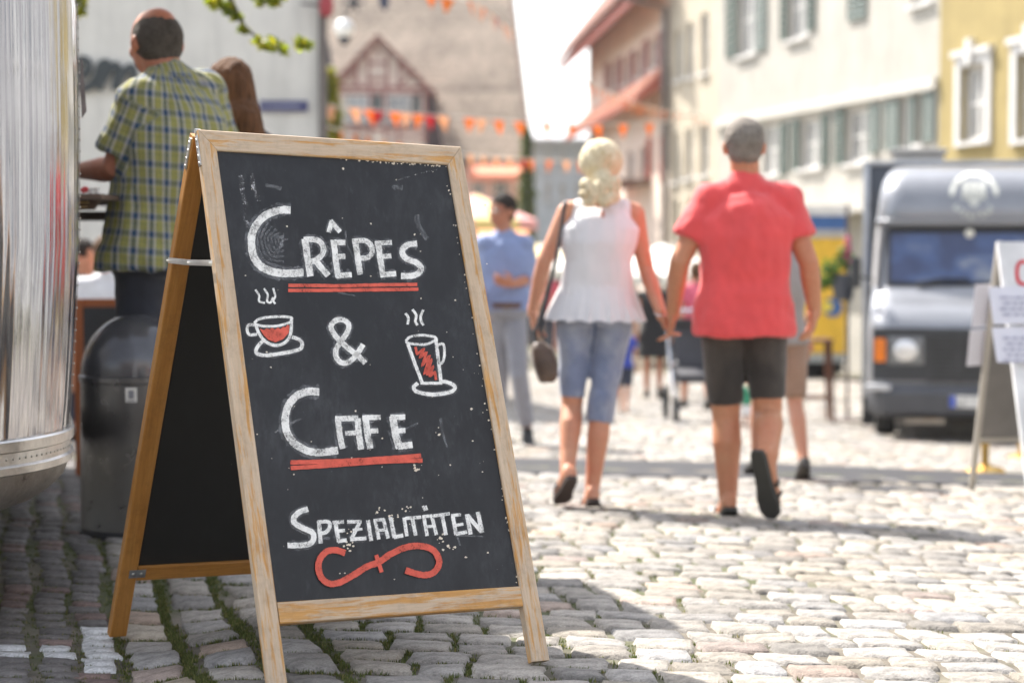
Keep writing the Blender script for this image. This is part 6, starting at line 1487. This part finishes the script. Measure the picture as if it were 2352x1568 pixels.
# ------------------------------------------------------------------ paper covered A-frame at the right edge
st0 = W(2223, 1126, 10.4); st = thing('metal_a_frame', 'white and grey metal A-frame sign hung with printed sheets at the right edge', 'sign stand', (st0.x+.2, st0.y, G(st0.x, st0.y)))
R0 = W(2287, 557, 9.95); DR_ = V((.985,.17,0)); F0 = W(2361, 1163, 9.55); K0 = W(2223, 1126, 10.4); F0.z = G(F0.x, F0.y)+.01; K0.z = G(K0.x, K0.y)+.01; WS_ = .62
FR = M('stand_frame', (.50,.47,.42), .45, .5, var=.1); PW = M('stand_panel_white', (.70,.71,.72), .5); PG = M('stand_panel_shaded', (.21,.20,.19), .5, .3)  # PG: the rear panel's shade is part of its grey
def slab(mb, a, b, u, w0, w1, t0, t1, n, th):
    d = b-a; return mb.prism([a+d*t0+u*w0, a+d*t0+u*w1, a+d*t1+u*w1, a+d*t1+u*w0], n*th)
nF = DR_.cross((F0-R0)).normalized(); nF = nF if nF.y < 0 else -nF; nK = DR_.cross(K0-R0).normalized(); nK = nK if nK.y < 0 else -nK
for (b_, nn) in ((F0, nF), (K0, nK)):
    for w0 in (0, WS_-.03): m = MB(); slab(m, R0, b_, DR_, w0, w0+.03, 0, 1, nn, .022); m.build('side_rail', FR if b_ is K0 else PW, st)
    m = MB(); slab(m, R0, b_, DR_, .031, WS_-.031, .78, .80, nn, .02); m.build('cross_rail', FR, st)
m = MB(); slab(m, R0, F0, DR_, .0302, WS_-.0302, .0, .779, nF, .012); pnl = m.build('panel', PW, st)
m = MB(); slab(m, R0, K0, DR_, .0302, WS_-.0302, .0, .779, nK, .012); m.build('panel', PG, st, label='shaded grey rear panel')
pin = lambda px, py, off=0.0: (lambda r: V((0,0,ZC)) + r*((R0+nF*(.014+off)-V((0,0,ZC))).dot(nF)/r.dot(nF)))(ray(px, py))
m = MB(); cpts = [(2368,612),(2360,602),(2346,601),(2338,610),(2336,628),(2339,645),(2348,652),(2362,650),(2369,640)]; pts3 = catmull(cpts, 5)
r = []
for i, p in enumerate(pts3):
    t = (pts3[min(i+1,len(pts3)-1)]-pts3[max(i-1,0)]).normalized(); s2 = V((-t.y,t.x,0))*4.2; a, b = p+s2, p-s2; r.append([pin(a.x,a.y), pin(b.x,b.y), pin(b.x,b.y,.002), pin(a.x,a.y,.002)])
m.loft(r); m.build('red_letter', M('letter_red', (.62,.02,.035), .5), pnl)
PAP = M('paper_sheet', (.66,.67,.74), .7, var=.03); INK = M('ink_grey', (.30,.31,.42), .7)
for k, (x0, x1, y0, y1, sk) in enumerate(((2270,2440,657,742,3),(2278,2446,750,838,-6))):
    m = MB(); P_ = [pin(x0,y0+2,.008), pin(x1,y0-2,.008), pin(x1-4,y1,.02), pin(x0+12,y1+sk,.014)]; m.prism(P_, nF*.0012); sh_ = m.build('paper_sheet', PAP, st)
    m = MB()
    for j in range(5 if k else 4):
        yy = y0+24+j*13; xs = x0+26+(8 if j % 2 else 0)
        while xs < x1-20: wd_ = random.uniform(6, 20); m.prism([pin(xs,yy,.0185), pin(xs+wd_,yy,.0185), pin(xs+wd_,yy+4.5,.0185), pin(xs,yy+4.5,.0185)], nF*.0008); xs += wd_+5
    m.build('printed_lines', INK, sh_)['kind'] = 'stuff'
pk_ = lambda px, py, off: (lambda r: V((0,0,ZC)) + r*((R0-nK*off-V((0,0,ZC))).dot(nK)/r.dot(nK)))(ray(px, py))
for (x0, x1, y0, y1) in ((2240,2300,654,752),(2228,2292,758,841)):
    m = MB(); m.prism([pk_(x0,y0,.02), pk_(x1,y0-3,.02), pk_(x1-8,y1-4,.03), pk_(x0-8,y1,.03)], -nK*.0012); m.build('paper_sheet', PAP, st)
BR = M('brass', (.62,.40,.12), .22, .95, var=.08)
for (x, y, lb) in ((2262,1084,'brass barrier post standing behind the metal A-frame'), (2345,1053,'brass barrier post farther back at the right edge')):
    p = gp(x, y); t = thing('barrier_post', lb, 'barrier post', p, 'brass barrier posts')
    m = MB(); m.lathe(p, [(.13,0),(.13,.012),(.11,.028),(.05,.042),(.028,.055)], 28); m.build('base', BR, t, 40)
    m = MB(); m.lathe(p, [(.024,.05),(.024,.80)], 18); m.build('post', BR, t, 40); m = MB(); m.ell(p + V((0,0,.83)), V((.034,0,0)), V((0,.034,0)), V((0,0,.034)), 14, 10); m.build('ball_top', BR, t, 60)
# ------------------------------------------------------------------ yellow kiosk, stool, flower stand, pushchair
kd = gp(1900, 872); fk = Facade((kd.x, kd.y), (1, 0.0), (0, -1)); kz = G(kd.x, kd.y)
kio = thing('yellow_kiosk', 'yellow and blue sales trailer with a white roof behind the man in red', 'kiosk', (kd.x, kd.y, kz))
xk0, xk1 = fk.sz(1800, 800)[0], fk.sz(1942, 800)[0]
def kbox(m, y0, y1, out, ins=0, dep=2.2): return m.box(fk.at((xk0+xk1)/2, (fk.sz(1900,y0)[1]+fk.sz(1900,y1)[1])/2, out-dep/2), fk.d*((xk1-xk0)/2-ins), fk.n*dep/2, UPZ*((fk.sz(1900,y0)[1]-fk.sz(1900,y1)[1])/2))
for (y0, y1, o_, nm_, mt) in ((473,495,.12,'roof',M('kiosk_white', (.70,.72,.75), .5)),(495.5,527,.02,'blue_band',M('kiosk_blue', (.035,.13,.40), .4)),(527.5,546,.03,'grey_band',M('kiosk_grey', (.45,.45,.45), .5)),(546.5,811,0,'body',M('kiosk_yellow', (.80,.50,.035), .4)),(811.5,832,-.02,'skirt',M('kiosk_skirt', (.38,.42,.44), .5)),(832.5,858,-.25,'chassis',M('chassis_dark', (.03,.03,.03), .7))):
    m = MB(); kbox(m, y0, y1, o_, -.05 if nm_ == 'roof' else 0); m.build(nm_, mt, kio)
for a in (xk0+.7, xk1-.5): m = MB(); m.tube([fk.at(a, kz+.3, -.35), fk.at(a, kz+.3, -.15)], .3, 20); m.build('wheel', M('tyre', (.018,.018,.019), .8), kio, 40)
m = MB(); a, z = fk.sz(1912, 706); m.disc(fk.at(a, z, .02), fk.n, .155, .03, 24); rn = m.build('roundel', MATS['kiosk_blue'], kio, 40)
m = MB(); a, z = fk.sz(1899, 704); m.disc(fk.at(a, z, .045), fk.n, .09, .03, 20); m.build('roundel_disc', M('disc_yellow', (.75,.62,.08), .4), rn, 40)
sp = gp(1872, 968); stl = thing('bar_stool', 'tall dark wooden bar stool near the flower stand', 'stool', sp); SW = M('stool_wood', (.13,.045,.02), .5)
hS = .86
for (a, b) in ((-.19,-.14),(.17,-.14),(-.19,.2),(.17,.2)): m = MB(); m.tube([sp+V((a,b,0)), sp+V((a*.8,b*.8,hS))], .022, 8); m.build('leg', SW, stl)
for (a, b) in (((-.18,-.135,.26),(.165,-.135,.26)),((-.18,.19,.26),(.165,.19,.26)),((-.185,-.13,.36),(-.185,.19,.36)),((.165,-.13,.36),(.165,.19,.36))): m = MB(); m.tube([sp+V(a), sp+V(b)], .013, 6); m.build('rung', SW, stl)
m = MB(); m.bbox(sp+V((-.01,.03,hS+.015)), V((.18,0,0)), V((0,.18,0)), V((0,0,.018)), .01); m.build('seat', SW, stl, 40)
def leaves(name, clumps, n, size, col, parent, seed=1, kind=True, trans=.5):
    r_ = np.random.default_rng(seed); vs = []; nn_ = []
    per = max(1, n//len(clumps)); allp = []
    for (c, rad) in clumps:
        p = r_.normal(0, 1, (per,3)); p /= np.linalg.norm(p, axis=1)[:,None]; p *= (r_.random((per,1))**.45); allp.append(np.array(c)+p*np.array(rad))
    P = np.concatenate(allp); k = len(P); a = r_.normal(0,1,(k,3)); a /= np.linalg.norm(a,axis=1)[:,None]; b = np.cross(a, r_.normal(0,1,(k,3))); b /= np.linalg.norm(b,axis=1)[:,None]; c_ = np.cross(a,b)
    s = size*r_.uniform(.6,1.3,(k,1)); q = np.stack([P-a*s, P-a*s*.2+b*s*.42+c_*s*.1, P+a*s*.5+b*s*.30, P+a*s, P+a*s*.5-b*s*.30, P-a*s*.2-b*s*.42+c_*s*.1], 1).reshape(-1,3)
    org = np.array(ORG[parent]); me = bpy.data.meshes.new(name); me.from_pydata((q-org).tolist(), [], [tuple(range(i*6, i*6+6)) for i in range(k)])
    g = r_.uniform(.6,1.35,(k,1)); colr = np.where(r_.random((k,1)) < .3, np.array(col)*np.array([1.5,1.15,.8]), np.array(col))*g
    attr_color(me, np.concatenate([np.repeat(colr[:,None,:], 6, 1).reshape(-1,3), np.ones((k*6,1))], 1))
    mk = 'leaf_%d' % int(trans*100)
    if mk not in MATS:
        m = NT(mk); at = m.n('ShaderNodeAttribute'); at.attribute_name = 'tint'; m.color(at.outputs['Color']); m.set(Roughness=.5); tr = m.n('ShaderNodeBsdfTranslucent'); m.l(m.mix(1.0, at.outputs['Color'], (1.6,1.5,.5), 'MULTIPLY'), tr.inputs['Color']); mx = m.n('ShaderNodeMixShader'); mx.inputs[0].default_value = trans; m.l(m.b.outputs[0], mx.inputs[1]); m.l(tr.outputs[0], mx.inputs[2]); m.l(mx.outputs[0], m.out.inputs['Surface']); MATS[mk] = m.m
    me.materials.append(MATS[mk]); o = link(name, me, None, parent)
    if kind: o['kind'] = 'stuff'
    return o
fp = gp(1946, 968); fs_t = thing('flower_stand', 'slim dark post carrying a planter of green foliage beside the van', 'planter', fp); dF = (fp-V((0,0,ZC))).dot(V((0,cp,-sp_)))
m = MB(); m.tube([fp, W(1946, 470, dF)], .018, 8); m.lathe(fp, [(.16,0),(.16,.03),(.03,.05)], 18); m.build('post', M('post_dark', (.10,.07,.065), .5), fs_t)
m = MB(); c = W(1936, 690, dF); m.lathe(c, [(.10,0),(.135,.22),(.14,.29),(.12,.29),(.10,.1)], 18); m.build('pot', M('pot_grey', (.09,.10,.12), .5), fs_t, 40)
leaves('foliage', [(W(1918,612,dF), (.16,.16,.13)), (W(1940,590,dF), (.10,.12,.12)), (W(1896,650,dF), (.08,.1,.08)), (W(1905,625,dF-.1), (.11,.1,.1))], 420, .035, (.06,.13,.03), fs_t, 3)
m = MB(); 
for (x, y) in ((1947,560),(1950,572),(1944,585),(1952,600),(1948,548)): m.ell(W(x,y,dF-.05), V((.035,0,0)), V((0,.035,0)), V((0,0,.035)), 8, 6)
m.build('blossoms', M('blossom_pink', (.65,.10,.22), .6), fs_t)['kind'] = 'stuff'
pc0 = gp(1602, 968); pcx = thing('pushchair', 'dark pushchair with shiny wheels and frame beside the man in red', 'pushchair', pc0); CHR = M('chrome', (.75,.75,.76), .12, 1.0); PB = M('pram_fabric', (.05,.05,.06), .7)
for k, (a, b) in enumerate(((-.22,-.3),(.22,-.3),(-.26,.35),(.26,.35))):
    r_ = .13 if b < 0 else .15; c = pc0 + V((a,b,r_)); m = MB(); n_ = 20
    m.loft([[c + V((dx, (r_-dr)*math.cos(2*math.pi*i/n_), (r_-dr)*math.sin(2*math.pi*i/n_))) for i in range(n_)] for dx, dr in ((-.02,.0),(.02,.0),(.02,.035),(-.02,.035),(-.02,.0))], cap=False); w_ = m.build('wheel', M('tyre', (.018,.018,.019), .8), pcx, 40)
    m = MB()
    for i in range(6): t = i*math.pi/3; m.tube([c, c + V((0, math.cos(t), math.sin(t)))*(r_-.03)], .006, 5)
    m.tube([c-V((.035,0,0)), c+V((.035,0,0))], .022, 10); m.build('spokes', CHR, w_)['kind'] = 'stuff'
m = MB()
for a in (-.24, .24): m.tube([pc0+V((a*.9,-.3,.13)), pc0+V((a,.1,.5)), pc0+V((a,.45,.98))], .013, 8); m.tube([pc0+V((a,.35,.15)), pc0+V((a,.05,.5)), pc0+V((a*.9,-.25,.55))], .013, 8)
m.tube([pc0+V((-.24,.45,.98)), pc0+V((.24,.45,.98))], .016, 8); m.build('frame', CHR, pcx)['kind'] = 'stuff'
m = MB(); m.bbox(pc0+V((0,0,.42)), V((.19,0,0)), V((0,.22,.02)), V((0,0,.04)), .02); m.bbox(pc0+V((0,.24,.64)), V((.19,0,0)), V((0,.03,0)), V((0,.06,.22)), .02); m.build('seat', PB, pcx, 40)
m = MB(); rr_ = []
for t in np.linspace(.1, 1.5, 6): rr_.append([pc0 + V((x, .10+.26*math.cos(t)*1.0, .62+.30*math.sin(t))) for x in (-.2,-.1,0,.1,.2)] + [pc0 + V((x, .10+.25*math.cos(t), .62+.285*math.sin(t))) for x in (.2,.1,0,-.1,-.2)])
m.loft(rr_); m.build('hood', PB, pcx, 40)
# ------------------------------------------------------------------ parasols and stalls in the distance
def parasol(label, x, yg, ytop, R, cols, cat='parasol', group=None):
    p = gp(x, yg); dp = (p-V((0,0,ZC))).dot(V((0,cp,-sp_))); zt = W(x, ytop, dp).z; t = thing('parasol', label, 'parasol', p, group)
    m = MB(); m.tube([p, V((p.x, p.y, zt))], .03, 8); m.build('pole', M('pole_wood', (.35,.22,.12), .6), t)
    h = R*.42; N = 8
    for k in range(N):
        a0, a1 = 2*math.pi*k/N, 2*math.pi*(k+1)/N; A = [p.x, p.y]; q = lambda a, r, z: V((p.x+math.cos(a)*r, p.y+math.sin(a)*r, z))
        m = MB(); m.prism([q(a0,.02,zt), q(a0,R,zt-h), q((a0+a1)/2,R*.93,zt-h-.02), q(a1,R,zt-h), q(a1,.02,zt)], (0,0,-.012)); m.prism([q(a0,R,zt-h-.013), q(a1,R,zt-h-.013), q(a1,R,zt-h-.20), q(a0,R,zt-h-.20)], (0,0.004,0)); m.build('canopy_panel', cols[k % len(cols)], t)
    m = MB(); m.lathe(p, [(.3,0),(.3,.06),(.05,.1)], 14); m.build('base', VD, t)
CC = lambda n, c: mat_cloth(n, c, .05, .1)
PKC, YLC, WHC, ORC = CC('canvas_pink', (.70,.30,.30)), CC('canvas_yellow', (.78,.62,.25)), CC('canvas_white', (.78,.77,.72)), CC('canvas_orange', (.75,.28,.08))
parasol('pink and yellow striped parasol just right of the chalkboard corner', 1092, 835, 446, 1.25, (YLC, PKC))
parasol('white parasol seen between the couple\'s arms', 1520, 840, 560, 1.5, (WHC,))
parasol('cream and orange parasol left of the blonde woman', 1238, 825, 560, 1.4, (WHC, YLC))
def stall(label, x, yg, wpx, ytop, col, col2):
    p = gp(x, yg); dp = p.y; w_ = wpx/F*dp/2; zt = W(x, ytop, dp).z; t = thing('market_stall', label, 'market stall', p, 'market stalls far down the street')
    for a in (-w_, w_):
        for b in (0, 1.6): m = MB(); m.tube([p+V((a,b,0)), V((p.x+a, p.y+b, zt-.3))], .03, 6); m.build('post', M('pole_wood', (.35,.22,.12), .6), t)
    m = MB(); m.prism([V((p.x-w_-.2,p.y-.5,zt-.55)), V((p.x-w_-.2,p.y-.5,zt-.38)), V((p.x-w_-.2,p.y+.8,zt)), V((p.x-w_-.2,p.y+2.0,zt-.4))], (2*w_+.4,0,0)); m.build('awning', col, t)
    m = MB(); m.abox(p.x-w_, p.x+w_, p.y, p.y+.9, p.z+.02, p.z+.85); m.build('counter', col2, t)
stall('market stall with an orange awning behind the blue shirted man', 1150, 812, 90, 520, ORC, CC('stall_cloth', (.55,.45,.38)))
stall('market stall with a white awning at the far end of the street', 1290, 805, 90, 575, WHC, CC('stall_cloth_b', (.6,.35,.3)))
stall('market stall with a pale pink awning before the pink house', 1410, 812, 110, 560, PKC, CC('stall_cloth_c', (.62,.58,.5)))
# ------------------------------------------------------------------ bunting, lamps
OF, RF, PF = M('flag_orange', (.85,.33,.06), .8), M('flag_red', (.62,.05,.07), .8), M('flag_pale', (.85,.55,.36), .8)
for m_ in (OF, RF, PF):
    nt_ = m_.node_tree; b_ = nt_.nodes['Principled BSDF']; tr = nt_.nodes.new('ShaderNodeBsdfTranslucent'); mx = nt_.nodes.new('ShaderNodeMixShader'); mx.inputs[0].default_value = .5
    nt_.links.new(b_.inputs['Base Color'].links[0].from_socket, tr.inputs['Color']); nt_.links.new(b_.outputs[0], mx.inputs[1]); nt_.links.new(tr.outputs[0], mx.inputs[2]); nt_.links.new(mx.outputs[0], nt_.nodes['Material Output'].inputs['Surface'])
def bunting(label, pts, ds, flags, size=.22):
    size *= 1.05
    P = [W(p[0], p[1], q) for p, q in zip(pts, ds)]; t = thing('bunting', label, 'bunting', P[0], 'strings of orange pennants across the street')
    m = MB(); m.tube(P, .010, 5); m.build('cord', M('cord_white', (.75,.73,.68), .7), t)
    for (x, c) in flags:
        for i in range(len(pts)-1):
            a, b = sorted((pts[i][0], pts[i+1][0]))
            if a <= x <= b and pts[i][0] != pts[i+1][0]:
                k = (x-pts[i][0])/(pts[i+1][0]-pts[i][0]); q = P[i].lerp(P[i+1], k); dr = (P[i+1]-P[i]).normalized(); dr = V((dr.x, dr.y, dr.z*.3)).normalized()
                sw = random.uniform(-.05,.05); m = MB(); m.prism([q-dr*size*.48-V((0,0,.01)), q+dr*size*.48-V((0,0,.01)), q+V((sw,sw*2,-size*1.1))], V((0,.003,0)) if abs(dr.x) > .3 else V((.003,0,0))); m.build('flag', c, t); break
o, r_, p_ = OF, RF, PF
bunting('level string of orange pennants crossing before the dormer gable', [(735,241),(960,262),(1194,279),(1340,288),(1520,282),(1600,262)], [26,27,28,29,30,31], [(757,p_),(812,p_),(846,o),(868,r_),(905,o),(930,p_),(961,o),(985,r_),(1016,p_),(1076,o),(1105,p_),(1144,o),(1192,o),(1254,o),(1313,o),(1371,o),(1430,o),(1490,o)], .20)
bunting('lower string of orange pennants dropping behind the top rail of the chalkboard', [(735,286),(790,302),(860,316),(960,335),(1068,356)], [20,21,22,23,24], [(749,o),(784,o),(816,o),(845,o),(880,p_),(915,o),(950,p_)], .16)
bunting('string of pennants in front of the salmon shop awning', [(1040,350),(1120,360),(1220,367),(1342,371)], [30,31,32,33], [(1080,p_),(1112,p_),(1140,p_),(1170,p_),(1200,r_),(1219,o),(1262,o),(1300,p_),(1334,o)], .19)
bunting('string of orange pennants running down to the edge of the tiled roof', [(960,-30),(1029,-5),(1078,0),(1113,18),(1142,40),(1170,66),(1180,80)], [22,22,23,24,25,26,27], [(990,o),(1029,o),(1078,o),(1096,p_),(1113,o),(1128,p_),(1142,r_),(1156,o),(1169,o)], .17)
bunting('steep string of orange pennants in front of the red eaves', [(1335,184),(1400,214),(1470,240),(1535,256),(1640,274)], [24,27,31,36,42], [(1350,o),(1362,o),(1376,o),(1389,o),(1402,o),(1414,p_),(1427,o),(1438,o),(1449,p_),(1460,o),(1470,o),(1480,o),(1490,p_),(1500,o),(1512,o),(1524,o),(1537,p_),(1552,o),(1566,o),(1585,p_),(1604,o),(1622,o)], .19)
lp = W(791, 84, 30); lt = thing('hanging_lamp', 'white globe street lamp hanging above the half timbered dormer', 'lamp', lp)
m = MB(); m.ell(lp + V((0,0,.12)), V((.15,0,0)), V((0,.15,0)), V((0,0,.15)), 16, 12); m.build('globe', M('globe_white', (.78,.80,.80), .3), lt, 60)
m = MB(); m.lathe(lp - V((0,0,.14)), [(.02,0),(.09,.06),(.10,.12),(.06,.14)], 14); m.tube([lp+V((0,0,.26)), lp+V((.02,0,2.2))], .012, 6); m.build('fitting', M('iron_dark', (.04,.045,.06), .5), lt)
ip = W(812, 8, 26); it = thing('iron_ornament', 'dark wrought iron star ornament hanging near the top of the picture', 'ornament', ip)
m = MB()
for k in range(6): t = k*math.pi/3; m.tube([ip, ip+V((math.cos(t)*.16, 0, math.sin(t)*.16))], [.03,.008], 6)
m.tube([ip, ip+V((0,0,1.4))], .01, 6); m.build('star', MATS['iron_dark'], it)
bp = W(878, 14, 30); bt = thing('hanging_banner', 'dark blue pointed banner hanging in front of the tiled roof', 'banner', bp)
m = MB(); q = lambda x, y: W(x, y, 30); m.prism([q(856,-120), q(886,-125), q(893,10), q(884,28), q(872,12)], (0,.02,0)); m.build('cloth', M('banner_navy', (.04,.05,.09), .8), bt)
# ------------------------------------------------------------------ trees
tp = V((-4.6, 11.5, G(-4.6, 11.5))); tree = thing('lime_tree', 'leafy tree off to the left whose bright twigs hang in at the top', 'tree', tp); BK = M('bark', (.10,.08,.06), .9, var=.35, scale=8, bump=.7)
def limb(*ps): return [V(p) if not isinstance(p, tuple) or len(p) == 3 and not isinstance(p[0], str) else p for p in ps]
m = MB(); m.tube([tp, tp+V((.1,0,1.5)), tp+V((.2,-.1,3.2)), tp+V((.5,-.2,4.6))], [.22,.17,.14,.10], 12); m.build('trunk', BK, tree, 40)
dT_ = 10.5
b1 = [tp+V((.2,-.1,3.2)), W(150,-260,11), W(430,-110,dT_), W(520,-20,dT_), W(560,60,dT_), W(600,95,dT_)]; m = MB(); m.tube(b1, [.09,.05,.03,.016,.010,.005], 8); m.build('limb', BK, tree, 40)
b2 = [tp+V((.3,-.1,3.8)), W(250,-220,11.4), W(480,-160,11), W(600,-60,dT_), W(640,-10,dT_)]; m = MB(); m.tube(b2, [.07,.045,.025,.012,.006], 8); m.build('limb', BK, tree, 40)
b3 = [tp+V((.2,0,3.0)), W(60,-120,11.5), W(180,-20,11.2), W(186,10,11)]; m = MB(); m.tube(b3, [.05,.03,.012,.006], 8); m.build('limb', BK, tree, 40)
e = lambda x, y, d_, a, b=None: (tuple(W(x, y, d_)), (a, a, b or a*.7))
leaves('leaves', [e(508,6,dT_,.06), e(490,2,dT_,.05), e(525,22,dT_,.05), e(545,40,dT_,.03), e(622,104,dT_,.07), e(600,96,dT_,.05), e(648,114,dT_,.045), e(560,70,dT_,.025), e(698,105,dT_,.055), e(690,98,dT_,.035), e(596,0,dT_,.05), e(625,2,dT_,.06), e(640,-6,dT_,.05), e(185,6,11,.05), e(183,30,11,.035)], 420, .034, (.17,.22,.025), tree, 5, trans=.62)
leaves('crown', [(tuple(tp+V((random.gauss(0,1.0), random.gauss(0,1.0), 4.4+random.gauss(0,.6)))), (.7,.7,.5)) for _ in range(22)], 5200, .05, (.11,.17,.025), tree, 6, trans=.5)
def bush(label, cl, n, size, col, base, seed, trunk_r=.1):
    t = thing('tree', label, 'tree', base); top = V(cl[0][0]); m = MB(); m.tube([V(base), V((top.x, top.y, (top.z+base[2])/2)), top], [trunk_r, trunk_r*.7, .02], 8); m.build('trunk', BK, t); leaves('crown', cl, n, size, col, t, seed); return t
yb = 30; e2 = lambda x, y, d_, a, b: (tuple(W(x, y, d_)), (a, a, b))
bush('yellow green tree squeezed between the white wall and the dormer', [e2(752,225,yb,.18,.4), e2(758,190,yb,.12,.25), e2(764,265,yb,.16,.30), e2(752,300,yb,.26,.3), e2(745,340,yb,.3,.4)], 2600, .05, (.20,.23,.03), (W(750,300,yb).x, W(750,300,yb).y, -1.8), 7)
bush('slim dark green tree at the end of the tiled roof', [e2(1210,330,62,.18,.6), e2(1209,400,62,.26,.8), e2(1211,450,62,.3,.8), e2(1208,500,62,.32,.8), e2(1212,560,62,.3,.8)], 2600, .09, (.07,.11,.02), (W(1210,500,62).x, 62, -3.2), 8, .15)
# house fronts behind the viewpoint, mirrored in the trailer and windscreen
fb = Facade((-14, -11), (1, .08), (-.08, 1)); hb_ = thing('arcade_house', 'cream house front across the square behind the viewpoint', 'house', (0,-11,0)); ops = []
for k in range(13):
    for (z0, z1) in ((.4,2.4),(3.6,5.2),(6.4,8.0)): ops.append((k*2.5+.6, k*2.5+1.7, z0, z1))
fb.wall(hb_, 0, 33, -.5, 9.5, mat_plaster('plaster_back', (.42,.42,.43)), ops, name='wall')
for R in ops: fb.window(hb_, *R, frame=.07, glass=GLASS, sill=False)
parasol_p = V((5.5,-1.5,G(5.5,-1.5)))
for k, (x, y, c1, c2) in enumerate(((5.2,-2.5,RF,RF),(8.5,0.5,WHC,WHC),(2.6,-5.5,RF,WHC))):  # unseen parasols, added to streak the trailer's reflections with colour
    t = thing('parasol', ('unseen red parasol added for reflections behind the viewpoint','unseen white parasol added for reflections right of the viewpoint','unseen red and white parasol added for reflections farther behind the viewpoint')[k], 'parasol', (x,y,G(x,y))); zt = 2.6
    m = MB(); m.tube([V((x,y,G(x,y))), V((x,y,zt))], .03, 8); m.build('pole', MATS['pole_wood'], t)
    for j in range(8):
        a0, a1 = 2*math.pi*j/8, 2*math.pi*(j+1)/8; q = lambda a, r, z: V((x+math.cos(a)*r, y+math.sin(a)*r, z)); m = MB(); m.prism([q(a0,.02,zt), q(a0,1.5,zt-.6), q(a1,1.5,zt-.6), q(a1,.02,zt)], (0,0,-.012)); m.build('canopy_panel', (c1,c2)[j%2], t)

# ------------------------------------------------------------------ summer haze
hz = MB(); hz.abox(-45, 45, -14, 120, -5.2, 17)
hzo = hz.build('haze', None); hzo['kind'] = 'stuff'
hm = bpy.data.materials.new('haze_air'); hm.use_nodes = True; hm.node_tree.nodes.clear()
ho = hm.node_tree.nodes.new('ShaderNodeOutputMaterial'); hv = hm.node_tree.nodes.new('ShaderNodeVolumePrincipled')
hv.inputs['Density'].default_value = .0004; hv.inputs['Color'].default_value = (.96,.97,1,1); hv.inputs['Anisotropy'].default_value = .25
hm.node_tree.links.new(hv.outputs[0], ho.inputs['Volume']); hzo.data.materials.clear(); hzo.data.materials.append(hm)
